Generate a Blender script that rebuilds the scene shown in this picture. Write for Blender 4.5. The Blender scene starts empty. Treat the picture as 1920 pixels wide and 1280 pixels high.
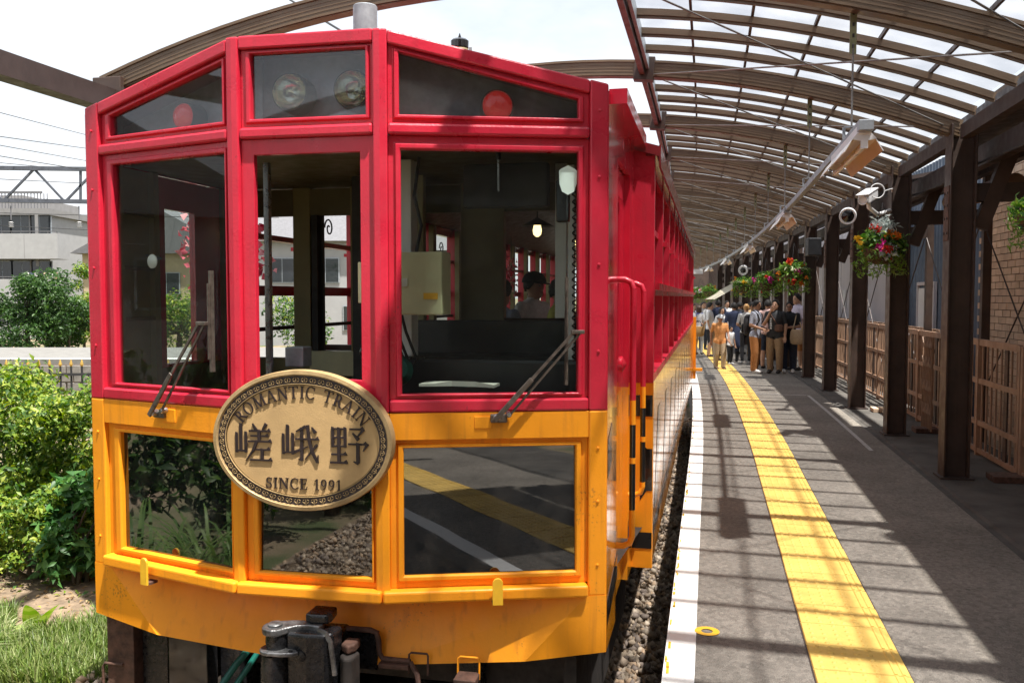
import bpy, math, random
import numpy as np
from mathutils import Vector, Matrix
random.seed(7); RNG = np.random.default_rng(7)
R = math.radians
SC = bpy.context.scene
COL = SC.collection

# ------------------------------------------------------------------ camera, sky, sun, exposure
CAM_H = 1.75
cam_data = bpy.data.cameras.new('camera'); cam = bpy.data.objects.new('camera', cam_data); COL.objects.link(cam)
cam.location = (0, 0, CAM_H); cam.rotation_euler = (R(90) - 0.0503, 0, 0)
cam_data.sensor_width = 36; cam_data.lens = 1650 / 1920 * 36
cam_data.clip_start = 0.05; cam_data.clip_end = 2000
SC.camera = cam

SUN_D = Vector((-0.23, 0.25, -1.0)).normalized()          # direction the light travels
world = bpy.data.worlds.new('World'); SC.world = world; world.use_nodes = True
wn, wl = world.node_tree.nodes, world.node_tree.links
wn.clear()
w_out = wn.new('ShaderNodeOutputWorld'); w_bg = wn.new('ShaderNodeBackground'); w_sky = wn.new('ShaderNodeTexSky')
w_sky.sky_type = 'NISHITA'; w_sky.sun_disc = False
w_sky.sun_elevation = math.asin(-SUN_D.z); w_sky.sun_rotation = math.atan2(-SUN_D.x, -SUN_D.y)
w_sky.air_density = 1.2; w_sky.dust_density = 3.0
w_co = wn.new('ShaderNodeTexCoord'); w_map = wn.new('ShaderNodeMapping'); w_map.inputs['Scale'].default_value = (1.3, 1.3, 3.2)
w_nz = wn.new('ShaderNodeTexNoise'); w_nz.inputs['Scale'].default_value = 2.2; w_nz.inputs['Detail'].default_value = 7
w_nz.inputs['Roughness'].default_value = 0.55
w_rmp = wn.new('ShaderNodeMapRange'); w_rmp.inputs[1].default_value = 0.28; w_rmp.inputs[2].default_value = 0.62
w_rmp.inputs[3].default_value = 0.42; w_rmp.inputs[4].default_value = 1.0
w_mix = wn.new('ShaderNodeMixRGB'); w_mix.inputs[2].default_value = (6.6, 6.8, 7.1, 1)
wl.new(w_co.outputs['Generated'], w_map.inputs[0]); wl.new(w_map.outputs[0], w_nz.inputs['Vector'])
wl.new(w_nz.outputs[0], w_rmp.inputs[0]); wl.new(w_rmp.outputs[0], w_mix.inputs[0])
wl.new(w_sky.outputs[0], w_mix.inputs[1]); wl.new(w_mix.outputs[0], w_bg.inputs[0])
w_bg.inputs[1].default_value = 0.075
wl.new(w_bg.outputs[0], w_out.inputs[0])

sun_data = bpy.data.lights.new('sun', 'SUN'); sun = bpy.data.objects.new('sun', sun_data); COL.objects.link(sun)
sun_data.energy = 5.0; sun_data.angle = R(1.1); sun_data.color = (1.0, 0.955, 0.88)
sun.rotation_euler = SUN_D.to_track_quat('-Z', 'Y').to_euler()
sun.location = (6, -4, 30)

SC.view_settings.view_transform = 'Standard'; SC.view_settings.look = 'None'
SC.view_settings.exposure = 1.34; SC.view_settings.gamma = 1.0; SC.view_settings.use_curve_mapping = False
SC.render.engine = 'CYCLES'
SC.cycles.use_denoising = True
SC.cycles.max_bounces = 8; SC.cycles.transparent_max_bounces = 16; SC.cycles.caustics_reflective = False; SC.cycles.caustics_refractive = False
SC.cycles.sample_clamp_indirect = 6.0

# ------------------------------------------------------------------ materials
MATS = {}
def newmat(name):
    m = bpy.data.materials.new(name); m.use_nodes = True
    nt = m.node_tree; b = nt.nodes['Principled BSDF']
    MATS[name] = m
    return m, nt.nodes, nt.links, b
def setp(b, **kw):
    for k, v in kw.items():
        if k in b.inputs: b.inputs[k].default_value = v
def mat(name, col, rough=0.5, var=0.12, scale=6.0, bump=0.0, bscale=60.0, metal=0.0, spec=0.5, coat=0.0, streak=0.0, streak_col=(0.05, 0.03, 0.02), rvar=0.12, orand=0.0, chips=0.0, chip_col=(0.10, 0.04, 0.02), stretch=(1, 1, 1), emit=None):
    m, N, L, b = newmat(name)
    tc = N.new('ShaderNodeTexCoord'); mp = N.new('ShaderNodeMapping'); mp.inputs['Scale'].default_value = stretch
    L.new(tc.outputs['Object'], mp.inputs[0])
    if orand:
        oi = N.new('ShaderNodeObjectInfo'); ov = N.new('ShaderNodeVectorMath'); ov.operation = 'SCALE'; ov.inputs[0].default_value = (37, 53, 91); L.new(oi.outputs['Random'], ov.inputs['Scale']); L.new(ov.outputs[0], mp.inputs['Location'])
    nz = N.new('ShaderNodeTexNoise'); nz.inputs['Scale'].default_value = scale; nz.inputs['Detail'].default_value = 6; nz.inputs['Roughness'].default_value = 0.65
    L.new(mp.outputs[0], nz.inputs['Vector'])
    mx = N.new('ShaderNodeMixRGB'); mx.blend_type = 'MIX'
    lo = [max(0, c * (1 - var * 1.6)) for c in col]; hi = [min(1, c * (1 + var)) for c in col]
    mx.inputs[1].default_value = (*lo, 1); mx.inputs[2].default_value = (*hi, 1)
    mr = N.new('ShaderNodeMapRange'); mr.inputs[1].default_value = 0.3; mr.inputs[2].default_value = 0.7
    L.new(nz.outputs[0], mr.inputs[0]); L.new(mr.outputs[0], mx.inputs[0])
    out = mx.outputs[0]
    if orand:
        oh = N.new('ShaderNodeHueSaturation'); om = N.new('ShaderNodeMapRange'); om.inputs[3].default_value = 1 - orand; om.inputs[4].default_value = 1 + orand; L.new(oi.outputs['Random'], om.inputs[0]); L.new(om.outputs[0], oh.inputs['Value']); L.new(out, oh.inputs['Color']); out = oh.outputs[0]
    if streak:
        mp2 = N.new('ShaderNodeMapping'); mp2.inputs['Scale'].default_value = (26, 26, 1.6); L.new(tc.outputs['Object'], mp2.inputs[0])
        n2 = N.new('ShaderNodeTexNoise'); n2.inputs['Scale'].default_value = 1.0; n2.inputs['Detail'].default_value = 5; L.new(mp2.outputs[0], n2.inputs['Vector'])
        r2 = N.new('ShaderNodeMapRange'); r2.inputs[1].default_value = 0.56; r2.inputs[2].default_value = 0.78; r2.inputs[3].default_value = 0; r2.inputs[4].default_value = streak
        L.new(n2.outputs[0], r2.inputs[0])
        m2 = N.new('ShaderNodeMixRGB'); m2.inputs[2].default_value = (*streak_col, 1)
        L.new(r2.outputs[0], m2.inputs[0]); L.new(out, m2.inputs[1]); out = m2.outputs[0]
    if chips:
        n4 = N.new('ShaderNodeTexNoise'); n4.inputs['Scale'].default_value = 70; n4.inputs['Detail'].default_value = 8; n4.inputs['Roughness'].default_value = 0.7; L.new(tc.outputs['Object'], n4.inputs['Vector'])
        n5 = N.new('ShaderNodeTexNoise'); n5.inputs['Scale'].default_value = 3.1; n5.inputs['Detail'].default_value = 3; L.new(tc.outputs['Object'], n5.inputs['Vector'])
        ad = N.new('ShaderNodeMath'); ad.operation = 'MULTIPLY'; L.new(n4.outputs[0], ad.inputs[0]); L.new(n5.outputs[0], ad.inputs[1])
        r4 = N.new('ShaderNodeMapRange'); r4.inputs[1].default_value = 0.385; r4.inputs[2].default_value = 0.41; r4.inputs[3].default_value = 0; r4.inputs[4].default_value = chips
        L.new(ad.outputs[0], r4.inputs[0]); m4 = N.new('ShaderNodeMixRGB'); m4.inputs[2].default_value = (*chip_col, 1); L.new(r4.outputs[0], m4.inputs[0]); L.new(out, m4.inputs[1]); out = m4.outputs[0]
    L.new(out, b.inputs['Base Color'])
    rr = N.new('ShaderNodeMapRange'); rr.inputs[1].default_value = 0.3; rr.inputs[2].default_value = 0.7
    rr.inputs[3].default_value = max(0.02, rough - rvar); rr.inputs[4].default_value = min(1, rough + rvar)
    n3 = N.new('ShaderNodeTexNoise'); n3.inputs['Scale'].default_value = scale * 2.3; n3.inputs['Detail'].default_value = 4
    L.new(tc.outputs['Object'], n3.inputs['Vector']); L.new(n3.outputs[0], rr.inputs[0]); L.new(rr.outputs[0], b.inputs['Roughness'])
    setp(b, Metallic=metal, **{'Specular IOR Level': spec, 'Coat Weight': coat, 'Coat Roughness': 0.1})
    if bump:
        nb = N.new('ShaderNodeTexNoise'); nb.inputs['Scale'].default_value = bscale; nb.inputs['Detail'].default_value = 5
        L.new(mp.outputs[0], nb.inputs['Vector'])
        bp = N.new('ShaderNodeBump'); bp.inputs['Strength'].default_value = bump; bp.inputs['Distance'].default_value = 0.01
        L.new(nb.outputs[0], bp.inputs['Height']); L.new(bp.outputs[0], b.inputs['Normal'])
    if emit:
        setp(b, **{'Emission Color': (*emit[0], 1), 'Emission Strength': emit[1]})
    return m
def leafmat(name, rough=0.45, trans=0.35):
    m, N, L, b = newmat(name)
    at = N.new('ShaderNodeAttribute'); at.attribute_name = 'leafcol'
    L.new(at.outputs['Color'], b.inputs['Base Color']); setp(b, Roughness=rough, **{'Specular IOR Level': 0.35})
    tr = N.new('ShaderNodeBsdfTranslucent')
    hs = N.new('ShaderNodeHueSaturation'); hs.inputs['Saturation'].default_value = 1.15; hs.inputs['Value'].default_value = 1.25
    L.new(at.outputs['Color'], hs.inputs['Color']); L.new(hs.outputs[0], tr.inputs[0])
    mx = N.new('ShaderNodeMixShader'); mx.inputs[0].default_value = trans
    L.new(b.outputs[0], mx.inputs[1]); L.new(tr.outputs[0], mx.inputs[2])
    L.new(mx.outputs[0], N['Material Output'].inputs[0])
    return m
def glassmat(name, tint=(0.7, 0.75, 0.75), ior=1.7, rough=0.02, dirt=0.05):
    m, N, L, b = newmat(name)
    N.remove(b)
    tr = N.new('ShaderNodeBsdfTransparent'); tr.inputs[0].default_value = (*tint, 1)
    gl = N.new('ShaderNodeBsdfGlossy'); gl.inputs['Roughness'].default_value = rough; gl.inputs[0].default_value = (0.95, 0.97, 1, 1)
    fr = N.new('ShaderNodeFresnel'); fr.inputs[0].default_value = ior
    geo = N.new('ShaderNodeNewGeometry'); inv = N.new('ShaderNodeMath'); inv.operation = 'SUBTRACT'; inv.inputs[0].default_value = 1.0; L.new(geo.outputs['Backfacing'], inv.inputs[1])
    mul = N.new('ShaderNodeMath'); mul.operation = 'MULTIPLY'; L.new(fr.outputs[0], mul.inputs[0]); L.new(inv.outputs[0], mul.inputs[1])
    mx = N.new('ShaderNodeMixShader'); L.new(mul.outputs[0], mx.inputs[0]); L.new(tr.outputs[0], mx.inputs[1]); L.new(gl.outputs[0], mx.inputs[2])
    df = N.new('ShaderNodeBsdfDiffuse'); df.inputs[0].default_value = (0.45, 0.44, 0.41, 1)
    tc = N.new('ShaderNodeTexCoord'); nz = N.new('ShaderNodeTexNoise'); nz.inputs['Scale'].default_value = 3.0; nz.inputs['Detail'].default_value = 8
    mr = N.new('ShaderNodeMapRange'); mr.inputs[1].default_value = 0.35; mr.inputs[2].default_value = 0.8; mr.inputs[3].default_value = dirt * 0.2; mr.inputs[4].default_value = dirt
    L.new(tc.outputs['Object'], nz.inputs['Vector']); L.new(nz.outputs[0], mr.inputs[0])
    m2 = N.new('ShaderNodeMixShader'); L.new(mr.outputs[0], m2.inputs[0]); L.new(mx.outputs[0], m2.inputs[1]); L.new(df.outputs[0], m2.inputs[2])
    L.new(m2.outputs[0], N['Material Output'].inputs[0])
    return m

mat('red_paint', (0.57, 0.019, 0.046), 0.34, 0.10, 3.0, 0.10, 90, coat=0.12, streak=0.28, streak_col=(0.24, 0.03, 0.035), chips=0.55, chip_col=(0.16,0.03,0.03))
mat('red_side', (0.58, 0.017, 0.042), 0.16, 0.08, 3.0, 0.05, 14, coat=0.6)
mat('maroon', (0.20, 0.022, 0.026), 0.14, 0.15, 4.0, 0.12, 9, coat=0.5)
mat('yellow_paint', (0.94, 0.34, 0.014), 0.48, 0.07, 3.0, 0.08, 90, coat=0.0, spec=0.35, streak=0.5, streak_col=(0.48, 0.16, 0.02), chips=0.55, chip_col=(0.30,0.11,0.03))
mat('yellow_side', (0.90, 0.33, 0.013), 0.12, 0.06, 3.0, 0.06, 7, coat=0.7)
mat('yellow_light', (0.86, 0.48, 0.03), 0.45, 0.1, 8.0, 0.05, 60)
mat('black_gloss', (0.012, 0.012, 0.013), 0.12, 0.2, 5.0, coat=0.6)
mat('black_iron', (0.016, 0.016, 0.018), 0.28, 0.4, 18.0, 0.35, 30, metal=0.2, spec=0.6, chips=0.6, chip_col=(0.10,0.06,0.03), streak=0.3, streak_col=(0.06,0.035,0.02))
mat('worn_iron', (0.17, 0.17, 0.175), 0.36, 0.45, 20.0, 0.3, 40, metal=0.7)
mat('dark_under', (0.035, 0.028, 0.024), 0.75, 0.4, 10.0, 0.2, 40)
mat('gantry_steel', (0.075, 0.082, 0.10), 0.6, 0.2, 4.0)
mat('rust_brown', (0.10, 0.050, 0.034), 0.75, 0.4, 16.0, 0.3, 80)
mat('steel', (0.42, 0.42, 0.43), 0.32, 0.15, 14.0, metal=0.9)
mat('wiper_grey', (0.16, 0.13, 0.11), 0.42, 0.3, 30.0, metal=0.6)
mat('galv', (0.36, 0.39, 0.42), 0.45, 0.18, 12.0, metal=0.35)
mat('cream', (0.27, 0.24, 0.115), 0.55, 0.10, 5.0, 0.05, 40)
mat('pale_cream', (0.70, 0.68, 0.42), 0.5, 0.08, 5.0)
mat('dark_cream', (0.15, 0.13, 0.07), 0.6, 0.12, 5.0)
mat('inner_wood', (0.075, 0.036, 0.020), 0.5, 0.3, 5.0, 0.1, 30, stretch=(1, 1, 9))
mat('inner_dark', (0.030, 0.028, 0.026), 0.6, 0.3, 6.0)
mat('console', (0.022, 0.024, 0.027), 0.45, 0.2, 8.0)
mat('white_paint', (0.78, 0.78, 0.76), 0.55, 0.06, 5.0, 0.05, 60)
mat('paper', (0.80, 0.79, 0.70), 0.8, 0.05, 8.0)
mat('mint_sticker', (0.62, 0.78, 0.70), 0.5, 0.04, 8.0)
mat('bronze_plate', (0.52, 0.345, 0.16), 0.68, 0.10, 6.0, 0.12, 160, metal=0.0, spec=0.3, streak=0.10, streak_col=(0.20, 0.12, 0.05))
mat('bronze_rim', (0.42, 0.29, 0.14), 0.5, 0.2, 10.0, 0.10, 100, metal=0.2)
mat('bronze_dark', (0.030, 0.019, 0.020), 0.45, 0.3, 20.0, metal=0.2)
mat('band_dark', (0.045, 0.032, 0.034), 0.5, 0.3, 20.0)
mat('canopy_brown', (0.140, 0.094, 0.058), 0.42, 0.12, 3.0, 0.10, 30, metal=0.15, stretch=(1, 1, 6))
mat('canopy_bar', (0.060, 0.036, 0.028), 0.5, 0.2, 6.0)
mat('fascia', (0.135, 0.070, 0.062), 0.45, 0.2, 4.0)
mat('post_brown', (0.058, 0.036, 0.028), 0.48, 0.22, 4.0, 0.08, 40, streak=0.2, streak_col=(0.13, 0.085, 0.06))
mat('beam_dark', (0.045, 0.030, 0.026), 0.55, 0.2, 4.0)
mat('fence_brown', (0.31, 0.195, 0.130), 0.5, 0.15, 5.0)
mat('asphalt_dark', (0.085, 0.078, 0.070), 0.9, 0.3, 2.0, 0.6, 160)
mat('white_line', (0.80, 0.80, 0.78), 0.7, 0.05, 5.0, 0.3, 120)
mat('worn_line', (0.45, 0.44, 0.42), 0.8, 0.25, 30.0)
mat('yellow_tile', (0.78, 0.52, 0.125), 0.66, 0.13, 4.0, 0.25, 70, orand=0.09, chips=0.35, chip_col=(0.30,0.22,0.10))
mat('concrete', (0.17, 0.165, 0.155), 0.85, 0.15, 3.0, 0.3, 60)
mat('concrete_dark', (0.16, 0.15, 0.14), 0.9, 0.2, 3.0, 0.3, 60)
mat('soil', (0.20, 0.145, 0.095), 0.95, 0.35, 9.0, 0.8, 60)
mat('sleeper', (0.20, 0.16, 0.13), 0.85, 0.3, 8.0, 0.3, 50)
mat('rail_rust', (0.13, 0.07, 0.045), 0.6, 0.3, 12.0, metal=0.4)
mat('lamp_white', (0.80, 0.80, 0.80), 0.4, 0.04, 5.0)
mat('lamp_inner', (0.66, 0.48, 0.27), 0.4, 0.05, 3.0)
mat('tube', (0.85, 0.85, 0.86), 0.3, 0.02, 5.0)
mat('wire_black', (0.020, 0.020, 0.022), 0.6, 0.2, 9.0)
mat('rod_grey', (0.24, 0.23, 0.22), 0.5, 0.15, 9.0, metal=0.5)
mat('strut_green', (0.24, 0.25, 0.13), 0.5, 0.2, 9.0)
mat('brick_tile', (0.60, 0.44, 0.31), 0.7, 0.14, 4.0, 0.15, 60, orand=0.12)
mat('brick_tile_b', (0.53, 0.385, 0.27), 0.7, 0.14, 4.0, 0.15, 60)
mat('mortar', (0.16, 0.12, 0.095), 0.9, 0.2, 8.0)
mat('corrugated', (0.085, 0.115, 0.165), 0.45, 0.10, 3.0, metal=0.2)
mat('lavender_wall', (0.56, 0.53, 0.55), 0.8, 0.05, 2.0)
mat('flat_white', (0.74, 0.74, 0.73), 0.7, 0.05, 4.0)
mat('facade_white', (0.33, 0.33, 0.335), 0.8, 0.06, 2.0)
mat('facade_grey', (0.22, 0.215, 0.215), 0.8, 0.08, 2.0)
mat('facade_tan', (0.40, 0.33, 0.21), 0.8, 0.08, 2.0)
mat('roof_grey', (0.13, 0.13, 0.14), 0.7, 0.15, 6.0)
mat('window_dark', (0.03, 0.035, 0.04), 0.08, 0.1, 3.0, spec=0.8)
mat('stone_wall', (0.19, 0.175, 0.16), 0.9, 0.25, 6.0, 0.3, 30)
mat('gold', (0.62, 0.40, 0.10), 0.35, 0.1, 8.0, metal=0.7)
mat('bark', (0.10, 0.075, 0.055), 0.9, 0.3, 10.0, 0.5, 40)
mat('hose_green', (0.012, 0.13, 0.10), 0.4, 0.15, 9.0)
mat('awning', (0.55, 0.50, 0.38), 0.7, 0.06, 4.0)
mat('headlamp', (0.80, 0.78, 0.66), 0.10, 0.12, 14.0, 0.25, 40, metal=1.0, rvar=.05)
mat('coco', (0.10, 0.065, 0.035), 0.95, 0.3, 30.0, 0.6, 60)
mat('bulb', (0.9, 0.7, 0.35), 0.4, 0.02, 5.0, emit=((1.0, 0.72, 0.32), 1.6))
leafmat('leaf')
leafmat('petal', 0.6, 0.25)
glassmat('windscreen', (0.80, 0.83, 0.81), 1.38, 0.012, 0.012)
glassmat('marker_glass', (0.80, 0.82, 0.83), 1.65, 0.02, 0.06)
glassmat('side_glass', (0.90, 0.92, 0.92), 1.45, 0.02, 0.03)

def dark_mirror():
    m, N, L, b = newmat('mirror_glass')
    setp(b, **{'Base Color': (0.006, 0.007, 0.008, 1), 'Roughness': 0.02, 'IOR': 2.05, 'Specular IOR Level': 0.5})
    tc = N.new('ShaderNodeTexCoord'); nz = N.new('ShaderNodeTexNoise'); nz.inputs['Scale'].default_value = 2.0
    L.new(tc.outputs['Object'], nz.inputs['Vector'])
    bp = N.new('ShaderNodeBump'); bp.inputs['Strength'].default_value = 0.045; bp.inputs['Distance'].default_value = 0.02
    L.new(nz.outputs[0], bp.inputs['Height']); L.new(bp.outputs[0], b.inputs['Normal'])
    n2 = N.new('ShaderNodeTexNoise'); n2.inputs['Scale'].default_value = 7; n2.inputs['Detail'].default_value = 9; n2.inputs['Roughness'].default_value = 0.7; L.new(tc.outputs['Object'], n2.inputs['Vector'])
    r2 = N.new('ShaderNodeMapRange'); r2.inputs[1].default_value = 0.45; r2.inputs[2].default_value = 0.75; r2.inputs[3].default_value = 0.01; r2.inputs[4].default_value = 0.055; L.new(n2.outputs[0], r2.inputs[0]); L.new(r2.outputs[0], b.inputs['Roughness'])
    mc = N.new('ShaderNodeMixRGB'); mc.inputs[1].default_value = (0.005,0.006,0.007,1); mc.inputs[2].default_value = (0.035,0.032,0.028,1); r3 = N.new('ShaderNodeMapRange'); r3.inputs[1].default_value = 0.45; r3.inputs[2].default_value = 0.8; L.new(n2.outputs[0], r3.inputs[0]); L.new(r3.outputs[0], mc.inputs[0]); L.new(mc.outputs[0], b.inputs['Base Color'])
dark_mirror()
def red_lens():
    m, N, L, b = newmat('red_lens')
    setp(b, **{'Base Color': (0.40, 0.006, 0.006, 1), 'Roughness': 0.12, 'Coat Weight': 1.0, 'Emission Color': (1, 0.03, 0.02, 1), 'Emission Strength': 0.10})
    tc = N.new('ShaderNodeTexCoord'); wv = N.new('ShaderNodeTexVoronoi'); wv.inputs['Scale'].default_value = 40
    L.new(tc.outputs['Object'], wv.inputs['Vector'])
    bp = N.new('ShaderNodeBump'); bp.inputs['Strength'].default_value = 0.5; bp.inputs['Distance'].default_value = 0.01
    L.new(wv.outputs[0], bp.inputs['Height']); L.new(bp.outputs[0], b.inputs['Normal'])
red_lens()
def canopy_pane():
    m, N, L, b = newmat('canopy_pane'); N.remove(b)
    tr = N.new('ShaderNodeBsdfTransparent'); tr.inputs[0].default_value = (0.60, 0.605, 0.625, 1)
    tl = N.new('ShaderNodeBsdfTranslucent'); tl.inputs[0].default_value = (0.46, 0.47, 0.50, 1)
    gl = N.new('ShaderNodeBsdfGlossy'); gl.inputs['Roughness'].default_value = 0.25
    tc = N.new('ShaderNodeTexCoord'); nz = N.new('ShaderNodeTexNoise'); nz.inputs['Scale'].default_value = 2.5; nz.inputs['Detail'].default_value = 7
    mr = N.new('ShaderNodeMapRange'); mr.inputs[1].default_value = 0.35; mr.inputs[2].default_value = 0.75; mr.inputs[3].default_value = 0.12; mr.inputs[4].default_value = 0.30
    L.new(tc.outputs['Object'], nz.inputs['Vector']); L.new(nz.outputs[0], mr.inputs[0])
    mx = N.new('ShaderNodeMixShader'); L.new(mr.outputs[0], mx.inputs[0]); L.new(tr.outputs[0], mx.inputs[1]); L.new(tl.outputs[0], mx.inputs[2])
    m2 = N.new('ShaderNodeMixShader'); m2.inputs[0].default_value = 0.05; L.new(mx.outputs[0], m2.inputs[1]); L.new(gl.outputs[0], m2.inputs[2])
    L.new(m2.outputs[0], N['Material Output'].inputs[0])
canopy_pane()
def asphalt():
    m, N, L, b = newmat('asphalt')
    tc = N.new('ShaderNodeTexCoord')
    def nz(s, d=5, r=0.6):
        n = N.new('ShaderNodeTexNoise'); n.inputs['Scale'].default_value = s; n.inputs['Detail'].default_value = d; n.inputs['Roughness'].default_value = r
        L.new(tc.outputs['Object'], n.inputs['Vector']); return n
    a = nz(0.9, 6); g = nz(190, 2); v = N.new('ShaderNodeTexVoronoi'); v.inputs['Scale'].default_value = 85; L.new(tc.outputs['Object'], v.inputs['Vector'])
    r1 = N.new('ShaderNodeValToRGB'); r1.color_ramp.elements[0].position = 0.3; r1.color_ramp.elements[0].color = (0.150, 0.138, 0.122, 1)
    r1.color_ramp.elements[1].position = 0.72; r1.color_ramp.elements[1].color = (0.250, 0.228, 0.200, 1); L.new(a.outputs[0], r1.inputs[0])
    r2 = N.new('ShaderNodeValToRGB'); r2.color_ramp.elements[0].position = 0.36; r2.color_ramp.elements[0].color = (0.5, 0.5, 0.5, 1)
    r2.color_ramp.elements[1].position = 0.68; r2.color_ramp.elements[1].color = (1.5, 1.45, 1.4, 1); L.new(g.outputs[0], r2.inputs[0])
    mu = N.new('ShaderNodeMixRGB'); mu.blend_type = 'MULTIPLY'; mu.inputs[0].default_value = 0.75; L.new(r1.outputs[0], mu.inputs[1]); L.new(r2.outputs[0], mu.inputs[2])
    vc = N.new('ShaderNodeTexVoronoi'); vc.inputs['Scale'].default_value = 42; L.new(tc.outputs['Object'], vc.inputs['Vector']); bw_ = N.new('ShaderNodeRGBToBW'); L.new(vc.outputs['Color'], bw_.inputs[0]); rc_ = N.new('ShaderNodeMapRange'); rc_.inputs[3].default_value = 0.62; rc_.inputs[4].default_value = 1.35; L.new(bw_.outputs[0], rc_.inputs[0])
    m7 = N.new('ShaderNodeMixRGB'); m7.blend_type = 'MULTIPLY'; m7.inputs[0].default_value = 0.8; L.new(mu.outputs[0], m7.inputs[1]); L.new(rc_.outputs[0], m7.inputs[2]); mu = m7
    # pale scuffs
    s = nz(4.5, 8, 0.75); r3 = N.new('ShaderNodeMapRange'); r3.inputs[1].default_value = 0.62; r3.inputs[2].default_value = 0.8; r3.inputs[3].default_value = 0; r3.inputs[4].default_value = 0.35
    L.new(s.outputs[0], r3.inputs[0]); mw = N.new('ShaderNodeMixRGB'); mw.inputs[2].default_value = (0.36, 0.33, 0.29, 1); L.new(r3.outputs[0], mw.inputs[0]); L.new(mu.outputs[0], mw.inputs[1])
    st = nz(0.37, 5, 0.7); r5 = N.new('ShaderNodeMapRange'); r5.inputs[1].default_value = 0.5; r5.inputs[2].default_value = 0.66; r5.inputs[3].default_value = 0; r5.inputs[4].default_value = 0.45
    L.new(st.outputs[0], r5.inputs[0]); ms = N.new('ShaderNodeMixRGB'); ms.blend_type = 'MULTIPLY'; ms.inputs[2].default_value = (0.55,0.53,0.5,1); L.new(r5.outputs[0], ms.inputs[0]); L.new(mw.outputs[0], ms.inputs[1])
    vg = N.new('ShaderNodeTexVoronoi'); vg.inputs['Scale'].default_value = 3.3; L.new(tc.outputs['Object'], vg.inputs['Vector']); r6 = N.new('ShaderNodeMapRange'); r6.inputs[1].default_value = 0.055; r6.inputs[2].default_value = 0.04; r6.inputs[3].default_value = 0; r6.inputs[4].default_value = 0.6
    L.new(vg.outputs['Distance'], r6.inputs[0]); mg = N.new('ShaderNodeMixRGB'); mg.inputs[2].default_value = (0.05,0.047,0.044,1); L.new(r6.outputs[0], mg.inputs[0]); L.new(ms.outputs[0], mg.inputs[1]); mw = mg
    L.new(mw.outputs[0], b.inputs['Base Color']); setp(b, Roughness=0.82, **{'Specular IOR Level': 0.35})
    bp = N.new('ShaderNodeBump'); bp.inputs['Strength'].default_value = 0.7; bp.inputs['Distance'].default_value = 0.006
    L.new(v.outputs[0], bp.inputs['Height']); L.new(bp.outputs[0], b.inputs['Normal'])
asphalt()
def stone_mat(name, cols):
    m, N, L, b = newmat(name)
    at = N.new('ShaderNodeAttribute'); at.attribute_name = 'leafcol'
    tc = N.new('ShaderNodeTexCoord'); n = N.new('ShaderNodeTexNoise'); n.inputs['Scale'].default_value = 60; n.inputs['Detail'].default_value = 4
    L.new(tc.outputs['Object'], n.inputs['Vector'])
    mx = N.new('ShaderNodeMixRGB'); mx.blend_type = 'MULTIPLY'; mx.inputs[0].default_value = 0.5
    rp = N.new('ShaderNodeMapRange'); rp.inputs[3].default_value = 0.5; rp.inputs[4].default_value = 1.5; L.new(n.outputs[0], rp.inputs[0])
    L.new(at.outputs['Color'], mx.inputs[1]); L.new(rp.outputs[0], mx.inputs[2]); L.new(mx.outputs[0], b.inputs['Base Color']); setp(b, Roughness=0.85)
stone_mat('stones', None)
def ground_mat():
    m, N, L, b = newmat('ground_earth')
    tc = N.new('ShaderNodeTexCoord')
    n1 = N.new('ShaderNodeTexNoise'); n1.inputs['Scale'].default_value = 0.8; n1.inputs['Detail'].default_value = 8; L.new(tc.outputs['Object'], n1.inputs['Vector'])
    r = N.new('ShaderNodeValToRGB'); e = r.color_ramp.elements; e[0].position = 0.38; e[0].color = (0.24, 0.175, 0.115, 1); e[1].position = 0.62; e[1].color = (0.075, 0.10, 0.035, 1)
    L.new(n1.outputs[0], r.inputs[0]); L.new(r.outputs[0], b.inputs['Base Color']); setp(b, Roughness=0.95)
    n2 = N.new('ShaderNodeTexNoise'); n2.inputs['Scale'].default_value = 40; n2.inputs['Detail'].default_value = 6; L.new(tc.outputs['Object'], n2.inputs['Vector'])
    bp = N.new('ShaderNodeBump'); bp.inputs['Strength'].default_value = 0.8; bp.inputs['Distance'].default_value = 0.03; L.new(n2.outputs[0], bp.inputs['Height']); L.new(bp.outputs[0], b.inputs['Normal'])
ground_mat()

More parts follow.
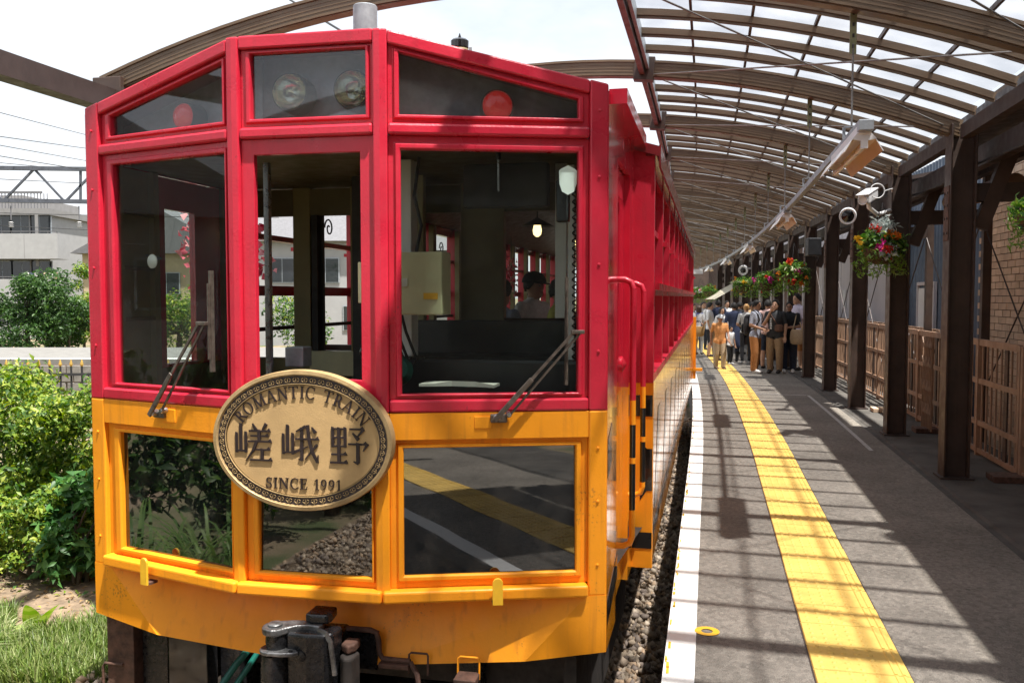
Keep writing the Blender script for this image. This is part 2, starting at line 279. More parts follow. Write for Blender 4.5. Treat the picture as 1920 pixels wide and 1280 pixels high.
# ------------------------------------------------------------------ mesh helpers
class G:
    def __init__(s): s.v = []; s.f = []; s.m = []
    def add(s, vs, fs, mi=0):
        o = len(s.v); s.v.extend([tuple(p) for p in vs])
        for f in fs: s.f.append(tuple(o + i for i in f)); s.m.append(mi)
        return s
    def box(s, lo, hi, mi=0):
        x0, y0, z0 = lo; x1, y1, z1 = hi
        return s.add([(x0,y0,z0),(x1,y0,z0),(x1,y1,z0),(x0,y1,z0),(x0,y0,z1),(x1,y0,z1),(x1,y1,z1),(x0,y1,z1)],
            [(0,3,2,1),(4,5,6,7),(0,1,5,4),(1,2,6,5),(2,3,7,6),(3,0,4,7)], mi)
    def obox(s, c, ax, ay, az, mi=0):
        c, ax, ay, az = Vector(c), Vector(ax), Vector(ay), Vector(az)
        vs = [c + sx*ax + sy*ay + sz*az for sz in (-1,1) for sx, sy in ((-1,-1),(1,-1),(1,1),(-1,1))]
        return s.add(vs, [(0,3,2,1),(4,5,6,7),(0,1,5,4),(1,2,6,5),(2,3,7,6),(3,0,4,7)], mi)
    def beam(s, p, q, w, h, up=(0,0,1), mi=0):
        p, q = Vector(p), Vector(q); d = (q - p)
        if d.length < 1e-6: return s
        dn = d.normalized(); u = Vector(up)
        if abs(dn.dot(u)) > 0.98: u = Vector((0,1,0))
        r = dn.cross(u).normalized(); u2 = r.cross(dn).normalized()
        return s.obox((p+q)/2, d/2, r*w/2, u2*h/2, mi)
    def sweep(s, pts, w, h, ups=None, mi=0):
        """rectangular section swept along a polyline"""
        pts = [Vector(p) for p in pts]; n = len(pts); vs = []; fs = []
        for i, p in enumerate(pts):
            t = (pts[min(i+1,n-1)] - pts[max(i-1,0)]).normalized(); u = Vector(ups[i] if ups else (0,0,1))
            r = t.cross(u).normalized(); u2 = r.cross(t).normalized()
            vs += [p - r*w/2 - u2*h/2, p + r*w/2 - u2*h/2, p + r*w/2 + u2*h/2, p - r*w/2 + u2*h/2]
        for i in range(n-1):
            a = i*4
            for k in range(4): fs.append((a+k, a+(k+1)%4, a+4+(k+1)%4, a+4+k))
        fs += [(3,2,1,0), tuple((n-1)*4 + k for k in range(4))]
        return s.add(vs, fs, mi)
    def tube(s, pts, r, n=8, mi=0, caps=True):
        pts = [Vector(p) for p in pts]; m = len(pts); rr = r if isinstance(r, (list, tuple)) else [r]*m
        vs = []; fs = []; prev = None
        for i, p in enumerate(pts):
            t = (pts[min(i+1,m-1)] - pts[max(i-1,0)]).normalized()
            if prev is None:
                u = Vector((0,0,1)) if abs(t.z) < 0.9 else Vector((1,0,0))
                a = t.cross(u).normalized()
            else:
                a = (prev - t*prev.dot(t)).normalized()
            prev = a; b = t.cross(a)
            for k in range(n):
                an = 2*math.pi*k/n; vs.append(p + (a*math.cos(an) + b*math.sin(an))*rr[i])
        for i in range(m-1):
            for k in range(n): fs.append((i*n+k, i*n+(k+1)%n, (i+1)*n+(k+1)%n, (i+1)*n+k))
        if caps: fs += [tuple(range(n))[::-1], tuple((m-1)*n+k for k in range(n))]
        return s.add(vs, fs, mi)
    def lathe(s, prof, c=(0,0,0), n=16, axis=(0,0,1), mi=0, caps=True):
        ax = Vector(axis).normalized(); u = Vector((1,0,0)) if abs(ax.x) < 0.9 else Vector((0,1,0))
        a = ax.cross(u).normalized(); b = ax.cross(a); c = Vector(c); vs = []; fs = []; m = len(prof)
        for r, z in prof:
            for k in range(n):
                an = 2*math.pi*k/n; vs.append(c + ax*z + (a*math.cos(an) + b*math.sin(an))*max(r, 1e-4))
        for i in range(m-1):
            for k in range(n): fs.append((i*n+k, i*n+(k+1)%n, (i+1)*n+(k+1)%n, (i+1)*n+k))
        if caps: fs += [tuple(range(n))[::-1], tuple((m-1)*n+k for k in range(n))]
        return s.add(vs, fs, mi)
    def ball(s, c, rx, ry=None, rz=None, n=12, m=8, mi=0):
        ry = rx if ry is None else ry; rz = rx if rz is None else rz; vs = []; fs = []
        for i in range(m+1):
            th = math.pi*i/m
            for k in range(n):
                ph = 2*math.pi*k/n; vs.append((c[0]+rx*math.sin(th)*math.cos(ph), c[1]+ry*math.sin(th)*math.sin(ph), c[2]-rz*math.cos(th)))
        for i in range(m):
            for k in range(n): fs.append((i*n+k, i*n+(k+1)%n, (i+1)*n+(k+1)%n, (i+1)*n+k))
        return s.add(vs, fs, mi)
    def prism(s, poly, fr, d0, d1, mi=0):
        """poly in 2D; fr(x, y, d) -> 3D point; extruded between depths d0 (back) and d1 (front)"""
        n = len(poly); vs = [fr(x, y, d0) for x, y in poly] + [fr(x, y, d1) for x, y in poly]
        fs = [tuple(range(n))[::-1], tuple(range(n, 2*n))] + [(k, (k+1)%n, n+(k+1)%n, n+k) for k in range(n)]
        return s.add(vs, fs, mi)
    def build(s, name, mats, parent=None, smooth=False, bevel=0.0, fix=True, bseg=2):
        me = bpy.data.meshes.new(name); me.from_pydata([tuple(p) for p in s.v], [], s.f)
        for mt in (mats if isinstance(mats, (list, tuple)) else [mats]): me.materials.append(MATS[mt] if isinstance(mt, str) else mt)
        me.polygons.foreach_set('material_index', s.m)
        if fix:
            import bmesh
            bm = bmesh.new(); bm.from_mesh(me); bmesh.ops.recalc_face_normals(bm, faces=bm.faces); bm.to_mesh(me); bm.free()
        if smooth:
            me.polygons.foreach_set('use_smooth', [True]*len(me.polygons))
            try: me.set_sharp_from_angle(angle=R(smooth if smooth > 1 else 40))
            except Exception: pass
        me.update()
        return link(name, me, parent, bevel, bseg)
def link(name, me, parent=None, bevel=0.0, bseg=2):
    o = bpy.data.objects.new(name, me); COL.objects.link(o)
    if parent is not None: adopt(o, parent)
    if bevel:
        md = o.modifiers.new('bevel', 'BEVEL'); md.width = bevel; md.segments = bseg; md.limit_method = 'ANGLE'; md.angle_limit = R(35); md.harden_normals = False
    return o
def basis(o): return Matrix.LocRotScale(o.location, o.rotation_euler, o.scale)
def wbasis(o):
    m = basis(o)
    return wbasis(o.parent) @ o.matrix_parent_inverse @ m if o.parent else m
def adopt(o, parent):
    o.parent = parent; o.matrix_parent_inverse = wbasis(parent).inverted()
def empty(name, loc=(0,0,0), rz=0.0):
    o = bpy.data.objects.new(name, None); COL.objects.link(o); o.location = loc; o.rotation_euler = (0,0,rz); o.empty_display_size = 0.2
    return o
def tag(o, label=None, cat=None, group=None, kind=None):
    if label: o['label'] = label
    if cat: o['category'] = cat
    if group: o['group'] = group
    if kind: o['kind'] = kind
    return o
def struct(o): return tag(o, kind='structure')
def copy_tree(o, parent=None):
    c = o.copy(); COL.objects.link(c)
    if parent is not None: c.parent = parent
    for ch in list(o.children): copy_tree(ch, c)
    return c
def setcol(me, cols, per):
    """per-corner colour attribute; cols (k,3), each repeated 'per' loops"""
    a = me.color_attributes.new('leafcol', 'FLOAT_COLOR', 'CORNER')
    c = np.ones((len(cols)*per, 4), np.float32); c[:, :3] = np.repeat(np.asarray(cols, np.float32), per, axis=0)
    a.data.foreach_set('color', c.ravel())
def npmesh(name, V, F, matname, cols=None, smooth=False):
    """V (k,3), F (m,nv) numpy; cols (m,3) per face"""
    me = bpy.data.meshes.new(name); nv = F.shape[1]
    me.vertices.add(len(V)); me.vertices.foreach_set('co', np.asarray(V, np.float32).ravel())
    me.loops.add(F.size); me.loops.foreach_set('vertex_index', F.astype(np.int32).ravel())
    me.polygons.add(len(F)); me.polygons.foreach_set('loop_start', np.arange(0, F.size, nv, dtype=np.int32))
    me.polygons.foreach_set('loop_total', np.full(len(F), nv, np.int32))
    me.materials.append(MATS[matname])
    if smooth: me.polygons.foreach_set('use_smooth', np.ones(len(F), bool))
    me.update(calc_edges=True)
    if cols is not None: setcol(me, cols, nv)
    return me

# ------------------------------------------------------------------ track frame: platform edge curve
def EX(y):
    x = 0.70 + 0.224 * (y - 4.03)
    if y > 9: x -= 0.0019 * (y - 9) ** 2
    return x
def EM(y): return 0.224 - (0.0038 * (y - 9) if y > 9 else 0)
def P(y, n, z=0.0):
    m = EM(y); l = math.hypot(1, m)
    return Vector((EX(y) + n / l, y - n * m / l, z))
def yaw_at(y): return -math.atan(EM(y))          # rotation about Z that turns +Y along the track
def at(px, py, Y):
    """world point seen at photo pixel (1920 wide) at forward distance Y"""
    c, s = math.cos(0.0503), math.sin(0.0503); x = (px - 960) / 1650; u = (640 - py) / 1650
    d = Vector((x, c + u*s, -s + u*c)); return d * (Y / d.y) + Vector((0, 0, CAM_H))
# ================================================================== SETTING
NAMES = ['first', 'second', 'third', 'fourth', 'fifth', 'sixth', 'seventh', 'eighth', 'ninth', 'tenth', 'eleventh', 'twelfth', 'thirteenth', 'fourteenth', 'fifteenth', 'sixteenth']
def strip_sheet(n0, n1, z, y0, y1, step=0.8):
    g = G(); k = int((y1-y0)/step)+1; ys = np.linspace(y0, y1, k+1)
    for y in ys: g.v += [tuple(P(y, n0, z)), tuple(P(y, n1, z))]
    for i in range(k): g.f.append((2*i, 2*i+1, 2*i+3, 2*i+2)); g.m.append(0)
    return g
g = G(); g.add([(-900,-300,-1.0),(900,-300,-1.0),(900,1500,-1.0),(-900,1500,-1.0)], [(0,1,2,3)])
ground = struct(g.build('ground', 'ground_earth'))
g = strip_sheet(-4.1, -0.04, -0.93, -14, 80)
track_bed = struct(g.build('track_bed', 'soil'))

# platform: body with rounded lip, asphalt, older strip, painted edge
Y0, Y1 = -14, 80
prof = [(0.06,-1.0),(0.06,-0.16),(0.0,-0.14),(0.0,-0.012),(0.012,0.0),(2.26,0.0),(2.28,-0.012),(2.33,-0.012),(2.35,0.004),(3.45,0.004),(3.45,-1.0)]
mi_of = [1,1,1,1,0,2,2,2,2,1]
g = G(); ys = np.linspace(Y0, Y1, 110)
for y in ys:
    for n, z in prof: g.v.append(tuple(P(y, n, z)))
m = len(prof)
for i in range(len(ys)-1):
    for j in range(m-1): g.f.append((i*m+j, i*m+j+1, (i+1)*m+j+1, (i+1)*m+j)); g.m.append(mi_of[j])
platform = struct(g.build('platform', ['asphalt','concrete_dark','asphalt_dark']))
edge = strip_sheet(0.004, 0.15, 0.004, Y0, Y1, 0.5).build('edge_line', 'white_line', platform)
# a few yellow paint remains on the outer rim of the white line
g = G()
for i in range(60):
    y = random.uniform(3.5, 13); n = random.uniform(0.006, 0.02); l = random.uniform(0.02, 0.09)
    a, b, c, d = P(y,n,0.0065), P(y,n+random.uniform(0.006,0.016),0.0065), P(y+l,n+random.uniform(0.004,0.014),0.0065), P(y+l,n,0.0065)
    g.add([a,b,c,d], [(0,1,2,3)])
g.build('paint_remains', 'yellow_light', platform)
# worn white box line
g = G()
for n0, n1, y0, y1 in ((2.00,2.05,10.4,16.0),):
    s = strip_sheet(n0, n1, 0.0045, y0, y1, 0.5); g.add(s.v, s.f)
a, b = P(16.0, 0.22, 0.0045), P(16.0, 2.0, 0.0045); c, d = P(16.06, 2.0, 0.0045), P(16.06, 0.22, 0.0045); g.add([a,b,c,d], [(0,1,2,3)])
g.build('waiting_line', 'worn_line', platform)
# painted yellow ring
g = G(); c = Vector((1.022, 4.53, 0.005)); N_ = 36
for i in range(N_):
    an = 2*math.pi*i/N_
    for r_ in (0.03, 0.064): g.v.append((c.x + r_*math.cos(an), c.y + r_*math.sin(an), c.z))
for i in range(N_): j = (i+1) % N_; g.f.append((2*i, 2*i+1, 2*j+1, 2*j)); g.m.append(0)
g.build('painted_ring', 'yellow_light', platform)
# tactile tiles: one object each where they can be told apart
TN0, TN1 = 0.69, 1.125
def tile_mesh():
    g = G(); w = (TN1-TN0)/2 - 0.002; l = 0.1462
    g.add([(-w,-l,0),(w,-l,0),(w,l,0),(-w,l,0),(-w+.004,-l+.004,.008),(w-.004,-l+.004,.008),(w-.004,l-.004,.008),(-w+.004,l-.004,.008)],
          [(4,5,6,7),(0,1,5,4),(1,2,6,5),(2,3,7,6),(3,0,4,7)])
    for i in range(5):
        for j in range(5):
            cx, cy = -w + 0.045 + i*0.06, -l + 0.03 + j*0.06; r0, r1 = 0.016, 0.009; vs = []
            for r_, z_ in ((r0, 0.008), (r1, 0.0135)):
                for k in range(6): vs.append((cx + r_*math.cos(k*math.pi/3), cy + r_*math.sin(k*math.pi/3), z_))
            g.add(vs, [(k, (k+1)%6, 6+(k+1)%6, 6+k) for k in range(6)] + [(6,7,8,9,10,11)])
    for x in (w-0.075, w-0.04): g.add([(x,-l+.006,.008),(x+.018,-l+.006,.008),(x+.014,-l+.006,.0125),(x+.004,-l+.006,.0125),(x,l-.006,.008),(x+.018,l-.006,.008),(x+.014,l-.006,.0125),(x+.004,l-.006,.0125)],
        [(0,1,2,3),(7,6,5,4),(0,4,5,1),(1,5,6,2),(2,6,7,3),(3,7,4,0)])
    me = bpy.data.meshes.new('tactile_tile'); me.from_pydata(g.v, [], g.f); me.materials.append(MATS['yellow_tile']); return me
strip_sheet(TN0-.004, TN1+.004, 0.0025, -4.4, 27.6, 0.6).build('tile_bed', 'beam_dark', platform)
tm = tile_mesh(); y = -4.2; nt = 0
while y < 27.5:
    o = bpy.data.objects.new('tactile_tile', tm); COL.objects.link(o); o.location = P(y, (TN0+TN1)/2 + random.uniform(-.002,.002), 0.0035 + random.uniform(-.0008,.001)); o.rotation_euler = (0, 0, yaw_at(y) + random.uniform(-.004,.004))
    adopt(o, platform); y += 0.302 / math.hypot(1, EM(y)); nt += 1
tag(strip_sheet(TN0, TN1, 0.008, y, 78, 0.8).build('tactile_tile_far', 'yellow_tile', platform), kind='stuff')

# rails, sleepers
RAIL_Z = -0.78
for s_ in (-1, 1):
    n = -1.61 + s_*0.5335; g = G(); pr = [(-.065,-.15),(.065,-.15),(.065,-.135),(.01,-.12),(.01,-.045),(.034,-.035),(.034,0),(-.034,0),(-.034,-.035),(-.01,-.045),(-.01,-.12),(-.065,-.135)]
    ys = np.linspace(0.6, 70, 80)
    for y in ys:
        for dn, dz in pr: g.v.append(tuple(P(y, n+dn, RAIL_Z+dz)))
    m = len(pr)
    for i in range(len(ys)-1):
        for j in range(m): g.f.append((i*m+j, i*m+(j+1)%m, (i+1)*m+(j+1)%m, (i+1)*m+j)); g.m.append(0)
    g.f += [tuple(range(m)), tuple((len(ys)-1)*m+j for j in range(m))]; g.m += [0,0]
    tag(g.build('rail', 'rail_rust'), 'rusty steel rail under the train on its %s side' % ('platform' if s_ > 0 else 'garden'), 'rail', 'running rails')
sm = G().box((-1.0,-0.11,-0.14),(1.0,0.11,0.0)); me_s = sm.build('sleeper', 'sleeper', bevel=0.01)
tag(me_s, 'brown wooden sleeper in the ballast under the rails', 'sleeper', 'sleepers under the train')
me_s.location = P(0.9, -1.61, -0.93); me_s.rotation_euler = (0,0,yaw_at(0.9))
for i in range(1, 30):
    y = 0.9 + i*0.62; o = me_s.copy(); COL.objects.link(o); o.location = P(y, -1.61, -0.93); o.rotation_euler = (0,0,yaw_at(y))

# ballast stones (nobody could count them)
def stones(name, spots, parent=None, rmin=0.018, rmax=0.042, cols=((0.42,0.33,0.24),(0.32,0.25,0.185),(0.52,0.43,0.33),(0.25,0.20,0.165),(0.45,0.32,0.21))):
    base = np.array([(1,0,0),(-1,0,0),(0,1,0),(0,-1,0),(0,0,1),(0,0,-1),(.7,.7,.3),(-.7,.6,-.2),(.5,-.8,.4),(-.6,-.6,.5)])
    tri = []
    # convex-ish hull of an octahedron with pushed corners
    oct_f = np.array([(0,2,4),(2,1,4),(1,3,4),(3,0,4),(2,0,5),(1,2,5),(3,1,5),(0,3,5)])
    k = len(spots); V = np.zeros((k,6,3)); S = np.asarray(spots)
    rad = RNG.uniform(rmin, rmax, (k,1,1)) * RNG.uniform(0.6, 1.3, (k,6,1)) * RNG.uniform(0.7,1.25,(k,1,3))
    V = base[None,:6,:]*rad + RNG.normal(0, 0.006, (k,6,3))
    an = RNG.uniform(0, 6.28, k); tl = RNG.uniform(-.7,.7,k); ca, sa, ct, st = np.cos(an), np.sin(an), np.cos(tl), np.sin(tl)
    x, y_, z = V[...,0].copy(), V[...,1].copy(), V[...,2].copy()
    y2 = y_*ct[:,None] - z*st[:,None]; z2 = y_*st[:,None] + z*ct[:,None]
    V[...,0] = x*ca[:,None] - y2*sa[:,None]; V[...,1] = x*sa[:,None] + y2*ca[:,None]; V[...,2] = z2
    V += S[:,None,:]
    F = (oct_f[None] + 6*np.arange(k)[:,None,None]).reshape(-1,3)
    C = np.repeat(np.array(cols)[RNG.integers(0, len(cols), k)] * RNG.uniform(0.7,1.2,(k,1)), 8, axis=0)
    me = npmesh(name, V.reshape(-1,3), F, 'stones', C)
    return link(name, me, parent)
sp = []
for i in range(9500):
    y = 3.2 + 16*random.random()**1.4; n = random.uniform(-0.75, 0.05); sp.append(tuple(P(y, n, -0.91 + random.uniform(-.015,.03) - (0.03 if n < -.5 else 0))))
for i in range(15000):
    y = random.uniform(-4.5, 5.2); n = random.uniform(-4.0, 0.04); sp.append(tuple(P(y, n, -0.91 + random.uniform(-.015,.03))))
ballast = tag(stones('ballast', sp), 'brown grey crushed stone ballast between train and platform', 'ballast', kind='stuff')

# ================================================================== CANOPY
def AZ(n): return 4.13 - 0.053*(n + 1.3)**2
GN, PN = -0.475, 2.50
PORT = lambda k: 6.39 + 2.64*k
canopy = empty('platform_canopy', P(PORT(0), 2.5, 0)); tag(canopy, 'curved translucent platform roof on brown steel ribs', 'canopy')
def arc_pts(y, n0, n1, dz=0.0, k=18): return [P(y, n0 + (n1-n0)*i/k, AZ(n0 + (n1-n0)*i/k) + dz) for i in range(k+1)]
KFAR = 12
def rib_geom(g, y, n0, n1, w, h, dz=0.0, k=18):
    g.sweep(arc_pts(y, n0, n1, dz, k), w, h)
for k in range(-4, 19):
    y = PORT(k); g = G(); rib_geom(g, y, -4.72, PN, 0.10, 0.17, -0.02, 26)
    if k < KFAR:
        for e_ in (-0.088, 0.048):                                     # flange lips
            rib_geom(g, y, -4.72, PN, 0.125, 0.018, e_, 26)
        for j in range(3): rib_geom(g, y, -4.72, PN, 0.106, 0.008, -0.055 + j*0.032, 26)
    g.build('arch_rib', 'canopy_brown', canopy)
    g = G()
    for n in (GN,):                                                    # bolted joint plate
        p = P(y, n, AZ(n) - 0.02); t = P(y, n+0.1, AZ(n+0.1)-0.02) - p; t.normalize(); f = (P(y+0.1, n, 0) - P(y, n, 0)).normalized()
        g.obox(p, t*0.10, f*0.068, t.cross(f)*0.115)
    g.build('joint_plate', 'canopy_bar', canopy)
bars = [GN + (PN-GN)*i/6 for i in range(0, 7)]
gfar = G(); pfar = G()
pane_count = 0
for k in range(-3, 18):
    ya, yb = PORT(k), PORT(k+1); far = k >= 7 or k < -1
    if k < -2:                                                          # unseen opaque roof added behind the camera to darken the windscreen reflections
        g = G(); vs = []
        for t in range(13):
            n = GN + (PN-GN)*t/12; vs += [P(ya, n, AZ(n)+0.13), P(yb, n, AZ(n)+0.13), P(ya, n, AZ(n)+0.16), P(yb, n, AZ(n)+0.16)]
        fs = []
        for t in range(12): fs += [(4*t,4*t+1,4*t+5,4*t+4),(4*t+2,4*t+6,4*t+7,4*t+3)]
        fs += [(0,2,3,1),(48,49,51,50)]; g.add(vs, fs); g.build('roof_sheet', 'beam_dark', canopy)
    for j in range(1, 5):
        y = ya + (yb-ya)*j/5; g = gfar if far else G()
        rib_geom(g, y, GN, PN, 0.048, 0.055, 0.055, 12)
        if not far:
            rib_geom(g, y, GN, PN, 0.020, 0.03, 0.02, 12)
            g.build('roof_rib', 'canopy_brown', canopy)
    for i, n in enumerate(bars[1:-1]):
        pts = [P(ya + (yb-ya)*t/3, n, AZ(n)+0.10) for t in range(4)]
        if far: gfar.sweep(pts, 0.022, 0.03)
        else: G().sweep(pts, 0.022, 0.035).build('glazing_bar', 'canopy_bar', canopy)
    for j in range(5):
        y0_, y1_ = ya + (yb-ya)*j/5, ya + (yb-ya)*(j+1)/5
        for i in range(6):
            if k < -2: continue
            n0, n1 = bars[i], bars[i+1]; g = pfar if far else G(); vs = []
            for t in range(4):
                n = n0 + (n1-n0)*t/3; vs += [P(y0_, n, AZ(n)+0.122), P(y1_, n, AZ(n)+0.122)]
            g.add(vs, [(2*t, 2*t+1, 2*t+3, 2*t+2) for t in range(3)])
            if not far: g.build('roof_pane', 'canopy_pane', canopy, fix=False); pane_count += 1
tag(gfar.build('roof_rib_far', 'canopy_brown', canopy), kind='stuff')
tag(pfar.build('roof_pane_far', 'canopy_pane', canopy, fix=False), kind='stuff')
# gutter fascia and flashing, left wall plate, left posts
for k in range(-4, 18):
    ya, yb = PORT(k), PORT(k+1)
    G().sweep([P(ya+.07, GN-0.02, AZ(GN)+0.01), P((ya+yb)/2, GN-0.02, AZ(GN)+0.01), P(yb-.07, GN-0.02, AZ(GN)+0.01)], 0.05, 0.19).build('gutter_fascia', 'fascia', canopy)
    G().sweep([P(ya+.07, GN+0.035, AZ(GN)+0.03), P(yb-.07, GN+0.035, AZ(GN)+0.03)], 0.03, 0.13).build('gutter_flashing', 'galv', canopy)
    G().sweep([P(ya, -4.64, 3.36), P((ya+yb)/2, -4.64, 3.36), P(yb, -4.64, 3.36)], 0.16, 0.17).build('wall_plate', 'beam_dark', canopy)
for k in range(-4, 14, 2):
    g = G(); y = PORT(k); c = P(y, -4.64, 0); f = Vector((math.sin(-yaw_at(y)), math.cos(yaw_at(y)), 0)); r_ = Vector((f.y, -f.x, 0))
    g.obox((c.x, c.y, 1.12), r_*0.09, f*0.09, Vector((0,0,2.14))); g.obox((c.x, c.y, 3.38), r_*0.13, f*0.105, Vector((0,0,0.17)))
    for dx in (-.05, .05):
        for dz in (3.33, 3.44): g.obox(c + r_*dx - f*0.108 + Vector((0,0,dz)), r_*0.012, f*0.006, Vector((0,0,0.012)))
    tag(g.build('canopy_post', 'post_brown', bevel=0.006), 'brown steel post carrying the far side of the arched roof, %s' % ('beside the train cab' if k == 0 else (NAMES[k//2-1] + ' beyond the cab' if k > 0 else NAMES[-k//2-1] + ' towards the camera')), 'post', 'garden side roof posts')
# tie rods crossing each bay
for k in range(-1, 11):
    for a, b in (((k, GN+0.05), (k+1, PN-0.1)), ((k+1, GN+0.05), (k, PN-0.1))):
        p, q = P(PORT(a[0]), a[1], AZ(a[1]) - 0.07), P(PORT(b[0]), b[1], AZ(b[1]) - 0.03)
        G().tube([p, q], 0.008, 6).build('tie_rod', 'rod_grey', canopy)

# lighting rail and hangers
rail = empty('lighting_rail', P(6.3, 1.15, 0)); tag(rail, 'long grey conduit rail hung under the canopy', 'rail')
ys = np.linspace(5.95, 48, 40)
G().sweep([P(y, 1.15, 2.86) for y in ys], 0.05, 0.055).build('conduit', 'galv', rail)
for k in range(0, 15):
    y = PORT(k) + 0.05; zt = AZ(1.15) - 0.11
    G().tube([P(y, 1.15, 2.88), P(y, 1.15, zt - 0.2)], 0.007, 6).build('hanger_rod', 'rod_grey', rail)
    g = G(); c = P(y, 1.15, zt - 0.10); f = (P(y+.1,1.15,0)-P(y,1.15,0)).normalized(); r_ = Vector((f.y,-f.x,0))
    g.obox(c, r_*0.02, f*0.003, Vector((0,0,0.17)));  g.obox(c + r_*0.02 + f*0.01, r_*0.002, f*0.012, Vector((0,0,0.17))); g.obox(c - r_*0.02 + f*0.01, r_*0.002, f*0.012, Vector((0,0,0.17)))
    for i in range(4): g.obox(c - f*0.004 + Vector((0,0,-.12+.075*i)), r_*0.007, f*0.002, Vector((0,0,0.012)), 1)
    g.build('hanger_bracket', ['strut_green','wire_black'], rail)
    g = G(); c = P(y, 1.15, 2.90)
    g.beam(c + r_*0.05 + Vector((0,0,-.05)), c + r_*0.05 + Vector((0,0,.03)), 0.02, 0.006); g.beam(c - r_*0.05 + Vector((0,0,-.05)), c - r_*0.05 + Vector((0,0,.03)), 0.02, 0.006); g.obox(c + Vector((0,0,.03)), r_*0.05, f*0.012, Vector((0,0,.003)))
    g.build('rail_clamp', 'galv', rail)

def make_lamp():
    root = empty('platform_lamp', (0,0,0))
    g = G(); g.box((-.035,-.66,-.045),(.035,.66,.02)); g.build('batten', 'lamp_white', root, bevel=0.004)
    for s_ in (-1, 1):
        g = G(); a = [(s_*.030,-.040),(s_*.075,-.075),(s_*.120,-.150),(s_*.115,-.153),(s_*.072,-.080),(s_*.030,-.046)]
        vs = [(x, -.64, z) for x, z in a] + [(x, .64, z) for x, z in a]
        n = 6; fs = [(k, (k+1)%n, n+(k+1)%n, n+k) for k in range(n)] + [tuple(range(n))[::-1], tuple(range(n, 2*n))]
        g.add(vs, fs)
        for i in (3,4): g.m[i] = 1
        g.build('reflector', ['lamp_white','lamp_inner'], root)
    G().prism([(-.075,-.075),(-.036,-.03),(.036,-.03),(.075,-.075),(.022,-.085),(.022,-.135),(-.022,-.135),(-.022,-.085)], lambda x, z, d: Vector((x, d, z)), -.655, -.642).build('end_cap', 'lamp_white', root)
    G().prism([(-.075,-.075),(-.036,-.03),(.036,-.03),(.075,-.075),(.022,-.085),(.022,-.135),(-.022,-.135),(-.022,-.085)], lambda x, z, d: Vector((x, d, z)), .642, .655).build('end_cap', 'lamp_white', root)
    G().tube([(0,-.63,-.115),(0,.63,-.115)], 0.018, 10).build('lamp_tube', 'tube', root, smooth=True)
    G().box((-.045,-.72,-.03),(.045,-.64,.035)).build('junction_box', 'galv', root, bevel=0.004)
    return root
lamp0 = make_lamp()
lamp_where = ['nearest long fluorescent lamp with tan reflectors hanging above the platform', 'second fluorescent lamp along the hanging rail, above the waiting line', 'third fluorescent lamp along the hanging rail, small in the distance', 'fourth fluorescent lamp along the hanging rail, near the flower baskets', 'farthest fluorescent lamp along the hanging rail, above the crowd']
for i, y in enumerate((6.55, 12.0, 18.8, 25.4, 32.0)):
    o = lamp0 if i == 0 else copy_tree(lamp0)
    o.location = P(y, 1.15, 2.83); o.rotation_euler = (0, 0, yaw_at(y)); tag(o, lamp_where[i], 'lamp', 'platform lamps')
# far small white box sign on the roof ribs
tag(G().obox(at(1306, 509, 34), (0.24,0,0), (0,0.03,0), (0,0,0.09)).build('hanging_sign', 'lamp_white'), 'small white box hanging from the roof above the far crowd', 'sign')

# ================================================================== POSTS, BEAMS, EAVE ON THE RIGHT
def frame_at(y):
    a = yaw_at(y); f = Vector((-math.sin(a), math.cos(a), 0)); return f, Vector((f.y, -f.x, 0))
PCN = 2.53
for k in range(-2, 14):
    y = PORT(k); f, r_ = frame_at(y); c = P(y, PCN, 0); up = Vector((0,0,1)); zt = AZ(PN) + 0.02
    post = empty('column', c, yaw_at(y))
    tag(post, ('%s brown steel column from the front along the platform' % NAMES[k-1]) if k >= 1 else 'brown steel column beside the camera', 'column', 'platform columns')
    g = G()
    for s_ in (-1, 1): g.obox(c + r_*s_*0.108 + up*zt/2, r_*0.008, f*0.115, up*zt/2)
    g.obox(c + up*zt/2 - f*0.03, r_*0.0995, f*0.006, up*zt/2)
    g.obox(c + up*zt/2 + f*0.10, r_*0.0995, f*0.006, up*zt/2)
    g.build('shaft', 'post_brown', post, bevel=0.003)
    G().obox(c + up*0.012, r_*0.15, f*0.15, up*0.010).build('base_plate', 'beam_dark', post)
    if k < 9:
        G().obox(c + up*2.55 - r_*0.118, r_*0.006, f*0.09, up*0.26).build('splice_plate', 'rust_brown', post)
        g = G()
        for dz in (2.36, 2.5, 2.62, 2.74):
            for d in (-.05, .05): g.obox(c + up*dz - r_*0.126 + f*d, r_*0.006, f*0.012, up*0.012)
        g.build('bolts', 'beam_dark', post)
    # rear post with cross beam and brace
    cb = P(y, 3.55, 0)
    G().obox(cb + up*1.2, r_*0.05, f*0.05, up*2.2).build('rear_post', 'post_brown', post, bevel=0.004)
    G().beam(c + up*2.74 + r_*0.12, cb + up*2.74 - r_*0.05, 0.12, 0.17).build('cross_beam', 'beam_dark', post)
    G().beam(c + up*2.40 + r_*0.17 - f*0.02, c + up*3.16 + r_*0.44 - f*0.02, 0.10, 0.13).build('brace', 'post_brown', post)
